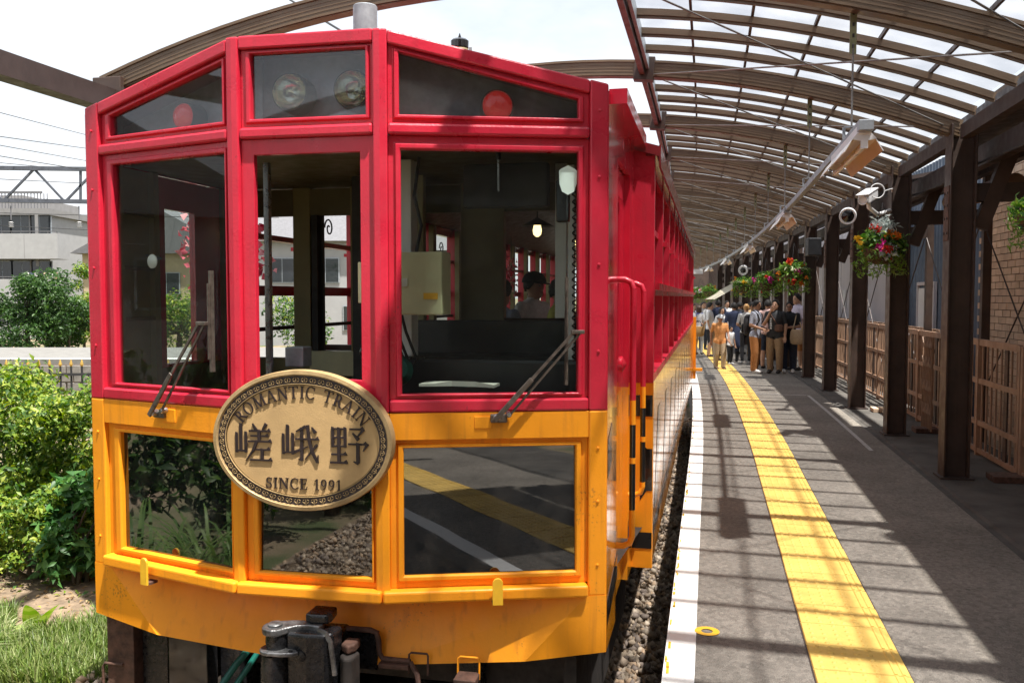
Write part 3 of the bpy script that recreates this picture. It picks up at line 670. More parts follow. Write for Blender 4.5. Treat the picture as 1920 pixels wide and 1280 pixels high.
# station eave: longitudinal beams and opaque roof over the right side
eave = empty('station_eave', P(PORT(1), 3.2, 0)); tag(eave, 'dark beams and roof edge along the tops of the columns', 'eave')
for k in range(-3, 14):
    ya, yb = PORT(k), PORT(k+1)
    G().sweep([P(ya+.0, 2.82, 3.13), P(yb, 2.82, 3.13)], 0.10, 0.20).build('eave_beam', 'beam_dark', eave)
    G().sweep([P(ya+.12, 2.53, 3.30), P(yb-.12, 2.53, 3.30)], 0.09, 0.13).build('head_beam', 'beam_dark', eave)
    G().sweep([P(ya, 3.35, 3.26), P(yb, 3.35, 3.26)], 0.10, 0.16).build('eave_beam', 'beam_dark', eave)
    G().tube([P(ya, 2.68, 3.02), P((ya+yb)/2, 2.68, 2.985), P(yb, 2.68, 3.02)], 0.012, 6).build('cable', 'wire_black', eave)
    if True:
        w1 = 3.15 if k == 2 else (3.85 if k < 2 else 3.6)
        g = G(); vs = []
        for y in (ya, (ya+yb)/2, yb): vs += [P(y, 2.60, 3.44), P(y, w1, 3.62), P(y, w1, 3.68), P(y, 2.60, 3.50)]
        fs = [(0,3,2,1),(8,9,10,11)]
        for i in range(2):
            a = 4*i
            for j in range(4): fs.append((a+j, a+(j+1)%4, a+4+(j+1)%4, a+4+j))
        g.add(vs, fs); g.build('roof_sheet', 'beam_dark', eave)
# round drain pipe below the eave
G().tube([P(PORT(1)+0.3, 3.1, 2.86), P(PORT(2)-0.1, 3.1, 2.92)], 0.10, 14).build('duct_pipe', 'fence_brown', eave, smooth=True)

# thin crossed bracing rods between the columns and rear posts, on the fence line
for k in range(1, 8):
    ya, yb = PORT(k), PORT(k+1)
    br = empty('cross_bracing', P(ya, 3.3, 0)); tag(br, 'thin crossed brace rods behind the fence, %s bay from the front' % NAMES[k-1], 'brace rods', 'cross braces')
    G().tube([P(ya+.1, 3.48, 0.5), P(yb-.1, 3.48, 2.65)], 0.009, 6).build('brace_rod', 'beam_dark', br)
    G().tube([P(ya+.1, 3.50, 2.65), P(yb-.1, 3.50, 0.5)], 0.009, 6).build('brace_rod', 'beam_dark', br)

# ================================================================== FENCE
FN = 3.12
def fence_bay(k):
    ya, yb = PORT(k), PORT(k+1); L_ = yb - ya
    root = empty('platform_fence', P(ya, FN, 0), yaw_at(ya)); tag(root, 'brown slatted railing, %s bay from the front' % (NAMES[k]), 'fence', 'platform railings')
    f, r_ = frame_at(ya); up = Vector((0,0,1))
    def pt(t, z, dn=0.0): return P(ya + L_*t, FN+dn, z)
    for t in (0.015, 0.5, 0.985): G().obox(pt(t, 0.64), r_*0.028, f*0.028, up*0.64).build('post', 'fence_brown', root, bevel=0.003)
    for z, h in ((1.255,0.07),(0.83,0.055),(0.37,0.055),(0.065,0.05)):
        for t0, t1 in ((0.026,0.489),(0.511,0.974)): G().beam(pt(t0, z), pt(t1, z), 0.035, h).build('rail', 'fence_brown', root)
    for seg in (0.03, 0.515):
        for j in range(8):
            t = seg + (j+0.5)*0.455/8
            wide = (j == 2)
            g = G()
            for z0, z1 in ((0.092,0.342),(0.399,0.801),(0.859,1.218)): g.obox(pt(t, (z0+z1)/2), r_*0.008, f*(0.05 if wide else 0.011), up*(z1-z0)/2)
            g.build('slat', 'canopy_bar' if wide else 'fence_brown', root)
    return root
for k in range(0, 9): fence_bay(k)
# folded scissor gate beside the third column
gate = empty('folding_gate', P(11.75, 2.98, 0), yaw_at(11.75)); tag(gate, 'folded brown scissor gate standing against the railing', 'gate')
for i in range(7):
    y = 11.75 + i*0.075; G().obox(P(y, 2.98, 0.64), (0.01,0,0), (0,0.006,0), (0,0,0.6)).build('gate_bar', 'fence_brown', gate)
for i in range(6):
    for z in (0.25, 0.55, 0.85, 1.1):
        y = 11.75 + i*0.075; G().beam(P(y, 2.965, z), P(y+0.075, 2.965, z+0.13), 0.006, 0.018).build('lattice', 'fence_brown', gate)
for px, py, lab in ((1890, 905, 'flat brown paving slab at the foot of the railing near the first column'), (1738, 812, 'flat stone slab by the gate foot behind the second column'), (1655, 773, 'pale brick slab in the sun between the second and third columns')):
    d = CAM_H*1650/(py-557); c = at(px, py, d); f, r_ = frame_at(d)
    tag(G().obox((c.x, c.y, 0.035), r_*0.16, f*0.13, Vector((0,0,0.03))).build('paving_slab', 'rust_brown' if px != 1655 else 'brick_tile', bevel=0.006), lab, 'slab', 'loose slabs')

# ================================================================== BUILDINGS ON THE RIGHT
tb = empty('tiled_building', P(13, 4.2, -1)); tag(tb, 'building faced with tan brick tiles behind the railing', 'building')
BN = 4.05
g = G(); vs = []
for y, n in ((-2, BN+.06), (13.62, BN+.02), (13.62, 9), (-2, 9)): p = P(13.0, 0, 0); q = P(y, n, 0); vs.append((q.x, q.y))
g.add([(x, y, -1.0) for x, y in vs] + [(x, y, 4.6) for x, y in vs], [(0,1,5,4),(1,2,6,5),(2,3,7,6),(3,0,4,7),(4,5,6,7)])
g.build('wall', 'mortar', tb)
bw, bh = 0.30, 0.093
gb = G().box((-.007,-bw/2+.006,-bh/2+.005),(.007,bw/2-.006,bh/2-.005)); me_b = {}
for nm in ('brick_tile','brick_tile_b'):
    o = gb.build('brick', nm, bevel=0.002, bseg=1); me_b[nm] = o.data; bpy.data.objects.remove(o)
fn = G(); nb = 0
row = 0; z = -0.42
while z < 4.0:
    off = (row % 2)*bw/2; y = 13.46 - off
    while y > 2.0:
        if y > 11.35 and z < 3.25 and nb < 300:
            o = bpy.data.objects.new('brick', me_b['brick_tile' if random.random() < .6 else 'brick_tile_b']); COL.objects.link(o)
            o.location = P(y, BN - 0.005 + random.uniform(-.002,.002), z); o.rotation_euler = (random.uniform(-.01,.01), 0, yaw_at(y) + random.uniform(-.006,.006)); adopt(o, tb); nb += 1
        else:
            f, r_ = frame_at(y); fn.obox(P(y, BN-0.005, z), r_*0.007, f*(bw/2-.006), Vector((0,0,bh/2-.005)))
        y -= bw*0.976
    z += bh; row += 1
tag(fn.build('brick_facing', 'brick_tile', tb), kind='stuff')

cb = empty('corrugated_shed', P(17, 4.9, -1)); tag(cb, 'dark blue corrugated metal shed behind the railing', 'shed')
g = G(); ys = []; y = 13.75; i = 0
while y < 23.2:
    ys += [(y, 0), (y+0.05, 0.028), (y+0.105, 0.028), (y+0.155, 0)]; y += 0.21
for yy, d in ys: g.v += [tuple(P(yy, 4.85 - d, -1)), tuple(P(yy, 4.85 - d, 4.5))]
for i in range(len(ys)-1): g.f.append((2*i, 2*i+2, 2*i+3, 2*i+1)); g.m.append(0)
g.build('corrugated_wall', 'corrugated', cb, fix=False)
q0, q1 = P(18.6, 4.80, 0), P(19.75, 4.80, 0)
dr = G().add([(q0.x,q0.y,-1),(q1.x,q1.y,-1),(q1.x,q1.y,1.95),(q0.x,q0.y,1.95)], [(0,1,2,3)]); f, r_ = frame_at(19)
door = G().obox(((q0.x+q1.x)/2, (q0.y+q1.y)/2, 0.47), f*0.58, r_*0.02, Vector((0,0,1.47))).build('door', 'flat_white', cb, bevel=0.004)
g = G()
for t, w in ((-0.62, .03), (0.62, .03)): g.obox(Vector(((q0.x+q1.x)/2, (q0.y+q1.y)/2, 0.5)) + f*t - r_*0.01, f*w, r_*0.03, Vector((0,0,1.5)))
g.obox(Vector(((q0.x+q1.x)/2, (q0.y+q1.y)/2, 2.03)) - r_*0.01, f*0.65, r_*0.03, Vector((0,0,.035)))
g.build('door_frame', 'lavender_wall', door)
G().obox(Vector(((q0.x+q1.x)/2, (q0.y+q1.y)/2, 0.2)) - f*0.46 - r_*0.04, f*0.05, r_*0.02, Vector((0,0,0.015))).build('handle', 'steel', door)
# bright ground behind the fence in the gap
ww = empty('white_wall', P(24, 4.5, -1)); tag(ww, 'pale rendered wall beyond the far columns', 'wall')
for k in range(7, 16):
    ya = 20.6 + (k-7)*2.64
    f, r_ = frame_at(ya)
    g = G(); a, b = P(ya+0.03, 4.4, 0), P(ya+2.61, 4.4, 0); c, d = P(ya+2.61, 4.7, 0), P(ya+0.03, 4.7, 0)
    g.add([(p.x,p.y,-1) for p in (a,b,c,d)] + [(p.x,p.y,4.4) for p in (a,b,c,d)], [(0,3,2,1),(4,5,6,7),(0,1,5,4),(1,2,6,5),(2,3,7,6),(3,0,4,7)])
    g.build('wall_panel', 'lavender_wall', ww)
tag(G().obox(at(1583.5, 560, 24.5), (0.015,0,0), (0,0.09,0), (0,0,0.24)).build('wall_notice', 'flat_white'), 'narrow upright white notice on the pale wall', 'notice')
# wood boarded lower wall behind the far fence bays
bd = empty('board_wall', P(15, 3.8, -1)); tag(bd, 'brown vertical boarding low behind the far railings', 'boarding')
y = 14.6
while y < 33:
    f, r_ = frame_at(y); G().obox(P(y, 3.78 + random.uniform(-.006,.006), 0.12), f*0.088, r_*0.011, Vector((0,0,1.12))).build('board', 'fence_brown', bd); y += 0.19
# awning stall among the crowd
aw = empty('awning', at(1370, 620, 36)); tag(aw, 'beige curved awning beyond the crowd under the flower baskets', 'awning')
c = at(1365, 548, 36); g = G(); vs = []; n_ = 8
for i in range(n_+1):
    a = math.pi/2*i/n_; vs += [c + Vector((-0.75 + 1.5*math.sin(a)*0.9, -0.9, -0.28 + 0.75*math.cos(math.pi/2-a))), c + Vector((-0.75 + 1.5*math.sin(a)*0.9, 1.1, -0.28 + 0.75*math.cos(math.pi/2-a)))]
g.add(vs, [(2*i, 2*i+2, 2*i+3, 2*i+1) for i in range(n_)]); g.build('fabric', 'awning', aw, fix=False, smooth=True)
for dx, dy in ((-.7,-.85),(.6,-.85)): G().tube([(c.x+dx, c.y+dy, 0), (c.x+dx, c.y+dy, c.z-0.28)], 0.02, 6).build('awning_pole', 'rod_grey', aw)

# end of the platform closed by a dark station block
fe = empty('far_station_block', P(56, 1, 0)); tag(fe, 'dark brown station block closing the far end of the platform', 'building')
f, r_ = frame_at(56); up = Vector((0,0,1))
G().obox(P(58, 4.0, 1.8), r_*5.6, f*.2, up*2.8).build('wall', 'post_brown', fe)
for i in range(6): G().obox(P(57.75, -.6 + i*1.5, 1.3), r_*.55, f*.03, up*1.2).build('opening', 'beam_dark' if i % 2 else 'lavender_wall', fe)
for y in (45, 49, 53): 
    f, r_ = frame_at(y); G().obox(P(y, 4.2, 1.6), f*1.9, r_*.1, up*2.6).build('side_wall', 'post_brown', fe)
# ================================================================== TRAIN
TX, TY, YF, YB = -0.8816, 4.3293, 0.195, 0.222
PA, PC, PP = 1.35, 0.3581, 0.3059
def FW(u, v, z):  # front face frame
    return Vector((TX + u*math.cos(YF) + v*math.sin(YF), TY - u*math.sin(YF) + v*math.cos(YF), z))
def BW(u, v, z):  # car body frame
    return Vector((TX + u*math.cos(YB) + v*math.sin(YB), TY - u*math.sin(YB) + v*math.cos(YB), z))
train = empty('train_car', (TX, TY, RAIL_Z), -YB)
tag(train, 'red and orange sightseeing train car with oval nameplate standing at the platform', 'train')
def panel(a, b):
    A, B = FW(*a, 0), FW(*b, 0); T = (B-A); L_ = T.length; T = T/L_; Nn = Vector((T.y, -T.x, 0))
    if Nn.y > 0: Nn = -Nn
    def fr(x, z, d=0.0): q = A + T*x + Nn*d; return Vector((q.x, q.y, z))
    return fr, L_
PL, LL = panel((-PA, 0), (-PC, -PP)); PCc, LC = panel((-PC, -PP), (PC, -PP)); PR, LR = panel((PC, -PP), (PA, 0))
ZR0, ZR1 = 2.722, 2.945
def roofL(x): return ZR0 + (ZR1-ZR0)*x/LL
def roofR(x): return ZR1 + (ZR0-ZR1)*x/LR
def plan_prism(pts, z0, z1, name, m, bevel=0.008):
    g = G(); n = len(pts); zz0 = z0 if isinstance(z0, (list,tuple)) else [z0]*n; zz1 = z1 if isinstance(z1, (list,tuple)) else [z1]*n
    g.add([(p.x,p.y,a) for p, a in zip(pts, zz0)] + [(p.x,p.y,a) for p, a in zip(pts, zz1)], [tuple(range(n))[::-1], tuple(range(n,2*n))] + [(k,(k+1)%n,n+(k+1)%n,n+k) for k in range(n)])
    return g.build(name, m, train, bevel=bevel)
SEAM = 1.225
D_ = -0.06
for z0, z1, m in ((SEAM, None, 'red_paint'), (0.352, SEAM, 'yellow_paint')):
    top = lambda z: z if z1 is None else z1
    plan_prism([PL(0,0), PL(.098,0), PL(.098,0,D_), PL(0,0,D_)], z0, [top(ZR0), top(roofL(.098)), top(roofL(.098)), top(ZR0)], 'corner_post', m)
    plan_prism([PL(LL-.034,0), PL(LL,0), PCc(.034,0), PCc(.034,0,D_), PL(LL-.034,0,D_)], z0, top(ZR1-.004), 'window_post', m)
    plan_prism([PCc(LC-.034,0), PR(0,0), PR(.034,0), PR(.034,0,D_), PCc(LC-.034,0,D_)], z0, top(ZR1-.004), 'window_post', m)
    plan_prism([PR(.952,0), PR(LR,0), PR(LR,0,D_), PR(.952,0,D_)], z0, [top(roofR(.952)), top(ZR0), top(ZR0), top(roofR(.952))], 'corner_post', m)
def rect(x0, z0, x1, z1): return [(x0,z0),(x1,z0),(x1,z1),(x0,z1)]
XS = {'L': (PL, .098, LL-.034), 'C': (PCc, .034, LC-.034), 'R': (PR, .034, .952)}
rf = {'L': roofL, 'C': lambda x: ZR1, 'R': roofR}
for k, (fr, x0, x1) in XS.items():
    xa, xb = x0+.001, x1-.001
    G().prism([(xa, rf[k](xa)-.062), (xb, rf[k](xb)-.062), (xb, rf[k](xb)-.002), (xa, rf[k](xa)-.002)], fr, D_, -0.001).build('roof_beam', 'red_paint', train, bevel=0.008)
    G().prism(rect(xa, 2.475, xb, 2.527), fr, D_, 0.002).build('cross_beam', 'red_paint', train, bevel=0.012)
    G().prism(rect(xa, SEAM+.001, xb, 1.284), fr, D_, 0.003).build('window_sill', 'red_paint', train, bevel=0.010)
    G().prism(rect(xa, 1.100, xb, SEAM-.001), fr, D_, -0.001).build('belt_panel', 'yellow_paint', train, bevel=0.003)
for fr, xa, xb in ((PL, .098, LL), (PCc, 0, LC), (PR, 0, .950)):
    G().prism(rect(xa+.001, .354, xb-.001, .411), fr, -.05, 0.030).build('lower_sill', 'yellow_paint', train, bevel=0.012, bseg=3)

def ring(fr, O, I, m, name='window_frame', pane=None, bead=True, tilt=0.0):
    """stepped frame between outer quad O and glass quad I, with the pane as sub-part"""
    def lerp(t): return [(o[0]+(i[0]-o[0])*t, o[1]+(i[1]-o[1])*t) for o, i in zip(O, I)]
    lv = [(O,-.026),(lerp(.52),-.026),(lerp(.60),-.010),(lerp(.92),-.010),(I,-.018),(I,-.055),(O,-.055)] if bead else [(O,-.022),(I,-.022),(I,-.055),(O,-.055)]
    g = G(); vs = [fr(x, z, d) for q, d in lv for x, z in q]; fs = []
    for a in range(len(lv)):
        b = (a+1) % len(lv)
        for k in range(4): fs.append((a*4+k, a*4+(k+1)%4, b*4+(k+1)%4, b*4+k))
    g.add(vs, fs); o = g.build(name, m, train, bevel=0.003)
    if pane:
        e = 0.004; c = (sum(p[0] for p in I)/4, sum(p[1] for p in I)/4); J = [(x + (0.003 if x > c[0] else -.003), z + (0.003 if z > c[1] else -.003)) for x, z in I]
        G().prism(J, lambda x, z, d: fr(x, z, d - (z-c[1])*tilt), -.044, -.038).build('pane', pane, o)
    return o
def quad(x0, z0, x1, z1): return [(x0,z0),(x1,z0),(x1,z1),(x0,z1)]
def cell(k, z0, z1): fr, x0, x1 = XS[k]; return quad(x0+.0005, z0, x1-.0005, z1)
def topcell(k):
    fr, x0, x1 = XS[k]; x0 += .0005; x1 -= .0005
    return [(x0,2.5275),(x1,2.5275),(x1,rf[k](x1)-.0625),(x0,rf[k](x0)-.0625)]
ring(PL, topcell('L'), [(.176,2.566),(.966,2.566),(.966,2.840),(.176,2.667)], 'red_paint', pane='marker_glass')
ring(PCc, topcell('C'), quad(.089,2.566,.645,2.862), 'red_paint', pane='marker_glass')
ring(PR, topcell('R'), [(.086,2.566),(.899,2.566),(.899,2.652),(.086,2.842)], 'red_paint', pane='marker_glass')
ring(PL, cell('L',1.2845,2.4745), quad(.188,1.309,.976,2.420), 'red_paint', pane='windscreen')
ring(PCc, cell('C',1.2845,2.4745), quad(.098,1.372,.614,2.404), 'red_paint', bead=False)
ring(PR, cell('R',1.2845,2.4745), quad(.092,1.309,.899,2.411), 'red_paint', pane='windscreen')
ring(PL, cell('L',.4115,1.0995), quad(.203,.452,.988,1.056), 'yellow_paint', pane='mirror_glass')
ring(PCc, cell('C',.4115,1.0995), quad(.103,.462,.659,1.060), 'yellow_paint', pane='mirror_glass', tilt=.022)
ring(PR, cell('R',.4115,1.0995), quad(.097,.471,.893,1.062), 'yellow_paint', pane='mirror_glass', tilt=.028)
# skirt: flat corner triangles, then a middle that folds under
g = G(); zc, zb = 0.082, 0.004
def zbot(fr, x): return zc + (zb-zc)*(x/LL if fr is PL else (LR-x)/LR)
fold = -0.19
def tri(ps, back=-0.02):
    n = len(ps); g.add([p[0](p[1], p[2], p[3]) for p in ps] + [p[0](p[1], p[2], p[3]+back) for p in ps], [tuple(range(n)), tuple(range(n,2*n))[::-1]] + [(k,(k+1)%n,n+(k+1)%n,n+k) for k in range(n)])
tri([(PL,0,.354,0),(PL,.115,.354,0),(PL,.465,zbot(PL,.465),0),(PL,0,zc,0)])
tri([(PR,.945,.354,0),(PR,LR,.354,0),(PR,LR,zc,0),(PR,.652,zbot(PR,.652),0)])
cp = [PL(.115,.354,0), PL(.465,zbot(PL,.465),0), FW(-.30,-.152,-.004), FW(.30,-.152,-.004), PR(.652,zbot(PR,.652),0), PR(.945,.354,0)]
bk_ = FW(0,.02,0) - FW(0,0,0); n_ = 6
g.add(cp + [p + bk_ for p in cp], [tuple(range(6)), tuple(range(6,12))[::-1]] + [(k,(k+1)%6,6+(k+1)%6,6+k) for k in range(6)])
g.build('skirt', 'yellow_paint', train)
cs = [PL(.10,.3545,0), PL(LL,.3545,0), PR(0,.3545,0), PR(.95,.3545,0)]
G().add(cs + [p + Vector((0,0,.012)) for p in cs], [(3,2,1,0),(4,5,6,7),(0,1,5,4),(1,2,6,5),(2,3,7,6),(3,0,4,7)]).build('sill_soffit', 'yellow_paint', train)
def SK(x, z, d=0.0): return FW(-.358 + x, -.150 - d, z)
# rusty piping, pocket and step brackets around the coupler opening
def face_tube(fr, pts, r, name, m, n=8): return G().tube([fr(*p) for p in pts], r, n).build(name, m, train, smooth=True)
face_tube(SK, [(.48,.165,.01),(.60,.165,.01),(.63,.155,.01),(.64,.12,.01),(.645,.06,.015),(.665,.035,.02),(.80,.032,.02)], 0.014, 'pipe', 'rust_brown')
G().prism(rect(.47,-.03,.63,.15), SK, -.03, .002).build('coupler_pocket', 'black_iron', train)
g = G(); g.prism(rect(.65,.0,.80,.022), SK, -.02, 0.05); g.build('step_bracket', 'rust_brown', train, bevel=0.004)
for x in (.68, .755): G().lathe([(.009,0),(.011,.01),(.004,.014)], SK(x,.022,.02), 8).build('bolt', 'rust_brown', train)
for x, w in ((.79,.055),(1.03,.06)):
    G().tube([SK(x, -.03, .012), SK(x, .06, .006), SK(x+.01,.07,.006), SK(x+w*1.6,.07,.006), SK(x+w*1.7,.06,.006), SK(x+w*1.7,-.03,.012)], 0.005, 6).build('loop_handle', 'rust_brown' if x < .9 else 'yellow_paint', train, smooth=True)
g = G(); g.prism(rect(1.03,-.03,1.135,.0), SK, 0.0, 0.10); g.prism(rect(1.03,-.07,1.135,-.03), SK, 0.08, 0.10); g.build('foot_step', 'rust_brown', train, bevel=0.004)
# hooks on the lower sill
for fr, x, z0, z1 in ((PL,.457,.318,.455),(PR,.521,.346,.471)):
    g = G(); n = 10; w = .024; poly = [(x-w,z0),(x+w,z0)] + [(x+w*math.cos(a), z1-w+w*math.sin(a)) for a in [math.pi*i/n for i in range(n+1)]]
    g.prism(poly, fr, .055, .066); h = g.build('hook', 'yellow_light', train, bevel=0.002)
    G().prism(rect(x-w,z0,x+w,z0+.012), fr, .0, .055).build('hook_arm', 'rust_brown', h)
# wipers
def wiper(fr, px, pz, qx, qz, b0, b1, bx):
    root = G().prism(rect(px-.028,pz-.028,px+.05,pz+.012), fr, 0.0, .022).build('wiper', 'wiper_grey', train, bevel=0.006)
    G().lathe([(.016,0),(.016,.03),(.010,.036)], fr(px,pz,.02), 12, axis=fr(0,0,1)-fr(0,0,0)).build('pivot', 'steel', root, smooth=True)
    G().lathe([(.014,0),(.014,.03),(.010,.036)], fr(px+.055,pz+.012,.01), 12, axis=fr(0,0,1)-fr(0,0,0)).build('pivot', 'steel', root, smooth=True)
    G().beam(fr(px-.014,pz-.014,.055), fr(px+(qx-px)*.45,pz+(qz-pz)*.45,.052), .024, .012, fr(0,0,1)-fr(0,0,0)).build('arm_root', 'wiper_grey', root, bevel=0.003)
    G().beam(fr(px+(qx-px)*.4,pz+(qz-pz)*.4,.052), fr(qx,qz,.040), .013, .008, fr(0,0,1)-fr(0,0,0)).build('arm', 'wiper_grey', root)
    ox, oz = .05, -.01
    G().beam(fr(px+ox,pz+oz+.01,.040), fr(qx+ox*.7,qz+oz+.01,.034), .010, .008, fr(0,0,1)-fr(0,0,0)).build('arm', 'wiper_grey', root)
    G().prism(rect(qx-.012,qz-.008,qx+.05,qz+.010), fr, .026, .048).build('link', 'wiper_grey', root, bevel=0.003)
    G().prism(rect(bx-.007,b0,bx+.007,b1), fr, -.020, .002).build('blade', 'wiper_grey', root)
    G().prism(rect(bx-.003,b0+.06,bx+.003,b1-.06), fr, .002, .016).build('blade_spine', 'wiper_grey', root)
wiper(PL, .523, 1.183, .845, 1.625, 1.395, 1.875, .880)
wiper(PR, .520, 1.205, .872, 1.590, 1.345, 1.840, .846)
# embossed tank-like letters near the wiper foot are left as a small raised plate
G().prism(rect(.545,1.135,.63,1.20), PL, -.003, .004).build('pivot_plate', 'yellow_paint', train, bevel=0.002)
G().prism(rect(.42,1.150,.50,1.205), PR, -.003, .004).build('pivot_plate', 'yellow_paint', train, bevel=0.002)

# headlamps, tail lamps in their compartment
def lampset(fr, x, z, r, m, d=-.13):
    ax = fr(0,0,1) - fr(0,0,0)
    h = G().lathe([(r*1.10,-.10),(r*1.12,-.01),(r*1.06,0.010),(r*1.0,.010),(r*.97,-.09)], fr(x,z,d), 26, axis=ax).build('lamp_housing', 'console', train, smooth=True)
    if m == 'headlamp':                                                # chrome bowl behind a clear front
        G().lathe([(r,0.0),(r*.93,-.022),(r*.75,-.05),(r*.45,-.07),(r*.22,-.075),(r*.2,-.05),(.002,-.045)], fr(x,z,d+.012), 26, axis=ax, caps=False).build('reflector', m, h, smooth=True)
        return h, G().lathe([(r*.99,0.0),(r*.8,.016),(r*.5,.026),(.002,.030)], fr(x,z,d+.010), 26, axis=ax).build('lens', 'side_glass', h, smooth=True)
    return h, G().lathe([(r,0.0),(r*.98,.012),(r*.8,.028),(r*.5,.038),(.002,.042)], fr(x,z,d+.002), 26, axis=ax).build('lens', m, h, smooth=True)
lampset(PCc, .245, 2.700, .082, 'headlamp', -.10); lampset(PCc, .55, 2.700, .082, 'headlamp', -.10)
lampset(PR, .535, 2.630, .070, 'red_lens', -.10); lampset(PL, .60, 2.640, .066, 'red_lens', -.12)
g = G()
for fr, x0, x1, k in ((PL,.05,LL,'L'),(PCc,0,LC,'C'),(PR,0,.98,'R')):
    g.prism([(x0,2.47),(x1,2.47),(x1,rf[k](x1)-.05),(x0,rf[k](x0)-.05)], fr, -.22, -.20)
g.build('lamp_backboard', 'galv', train)

# roof (front polygon extruded back along the car) and cab soffit
CL = 14.2
prof = [(-1.37,2.60),(-1.37,ZR0-.03),(-.362,ZR1-.008),(.362,ZR1-.008),(1.37,ZR0-.03),(1.37,2.60)]
g = G(); n = 4; pts0 = [PL(0.03,ZR0-.035,-.06), PL(LL,ZR1-.01,-.065), PR(0,ZR1-.01,-.065), PR(LR-.03,ZR0-.035,-.06)]
pts1 = [BW(-1.36,1.42,ZR0-.035), BW(-.362,1.42,ZR1-.01), BW(.362,1.42,ZR1-.01), BW(1.36,1.42,ZR0-.035)]
low = lambda ps: [p - Vector((0,0,.05)) for p in ps]
vs = pts0 + low(pts0) + pts1 + low(pts1); fs = []
for i in range(3): fs += [(i,i+1,8+i+1,8+i),(4+i,12+i,12+i+1,4+i+1)]
fs += [(0,8,12,4),(3,7,15,11),(0,4,5,1),(1,5,6,2),(2,6,7,3)]
g.add(vs, fs); g.build('cab_roof', 'maroon', train)
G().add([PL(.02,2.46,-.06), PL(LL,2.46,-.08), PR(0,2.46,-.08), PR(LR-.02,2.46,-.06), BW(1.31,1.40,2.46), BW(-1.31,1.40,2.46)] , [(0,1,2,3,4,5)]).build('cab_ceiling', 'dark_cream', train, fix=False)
prof2 = [(-1.50,2.655),(-.362,2.99),(.362,2.99),(1.50,2.655)]
g = G(); vs = []
for v in (1.36, CL): vs += [BW(u, v, z) for u, z in prof2] + [BW(u, v, z-.06) for u, z in prof2]
fs = []
for i in range(3): fs += [(i,i+1,8+i+1,8+i),(4+i,12+i,12+i+1,4+i+1)]
fs += [(0,8,12,4),(3,7,15,11),(0,4,5,1),(1,5,6,2),(2,6,7,3),(8,9,13,12),(9,10,14,13),(10,11,15,14)]
g.add(vs, fs); g.build('car_roof', ['maroon'], train)
g = G(); vs = []
for v in (1.46, CL-.05): vs += [BW(u, v, z-.075) for u, z in ((-1.40,2.67),(-.36,2.98),(.36,2.98),(1.40,2.67))]
g.add(vs, [(i,i+1,4+i+1,4+i) for i in range(3)]); g.build('car_ceiling', 'inner_wood', train, fix=False)
# roof furniture
c = at(685, 60, 4.75); r_ = 0.064; zt = at(685, 12, 4.75).z
G().lathe([(r_,2.86),(r_,zt-.004),(r_-.004,zt),(r_-.012,zt),(r_-.012,zt-.1)], (c.x,c.y,0), 24).build('vent_pipe', 'galv', train, smooth=True)
c = at(862, 98, 4.62)
G().lathe([(.045,2.80),(.045,c.z+.012),(.040,c.z+.02)], (c.x,c.y,0), 18).build('horn_base', 'cream', train, smooth=True)
G().lathe([(.046,c.z+.020),(.047,c.z+.055),(.036,c.z+.064),(.012,c.z+.066),(.005,c.z+.085),(.002,c.z+.095)], (c.x,c.y,0), 18).build('horn_cap', 'black_gloss', train, smooth=True)
for dx in (-.055, .055): G().box((c.x+dx-.008,c.y-.01,2.80),(c.x+dx+.008,c.y+.01,c.z+.022)).build('horn_clip', 'galv', train)

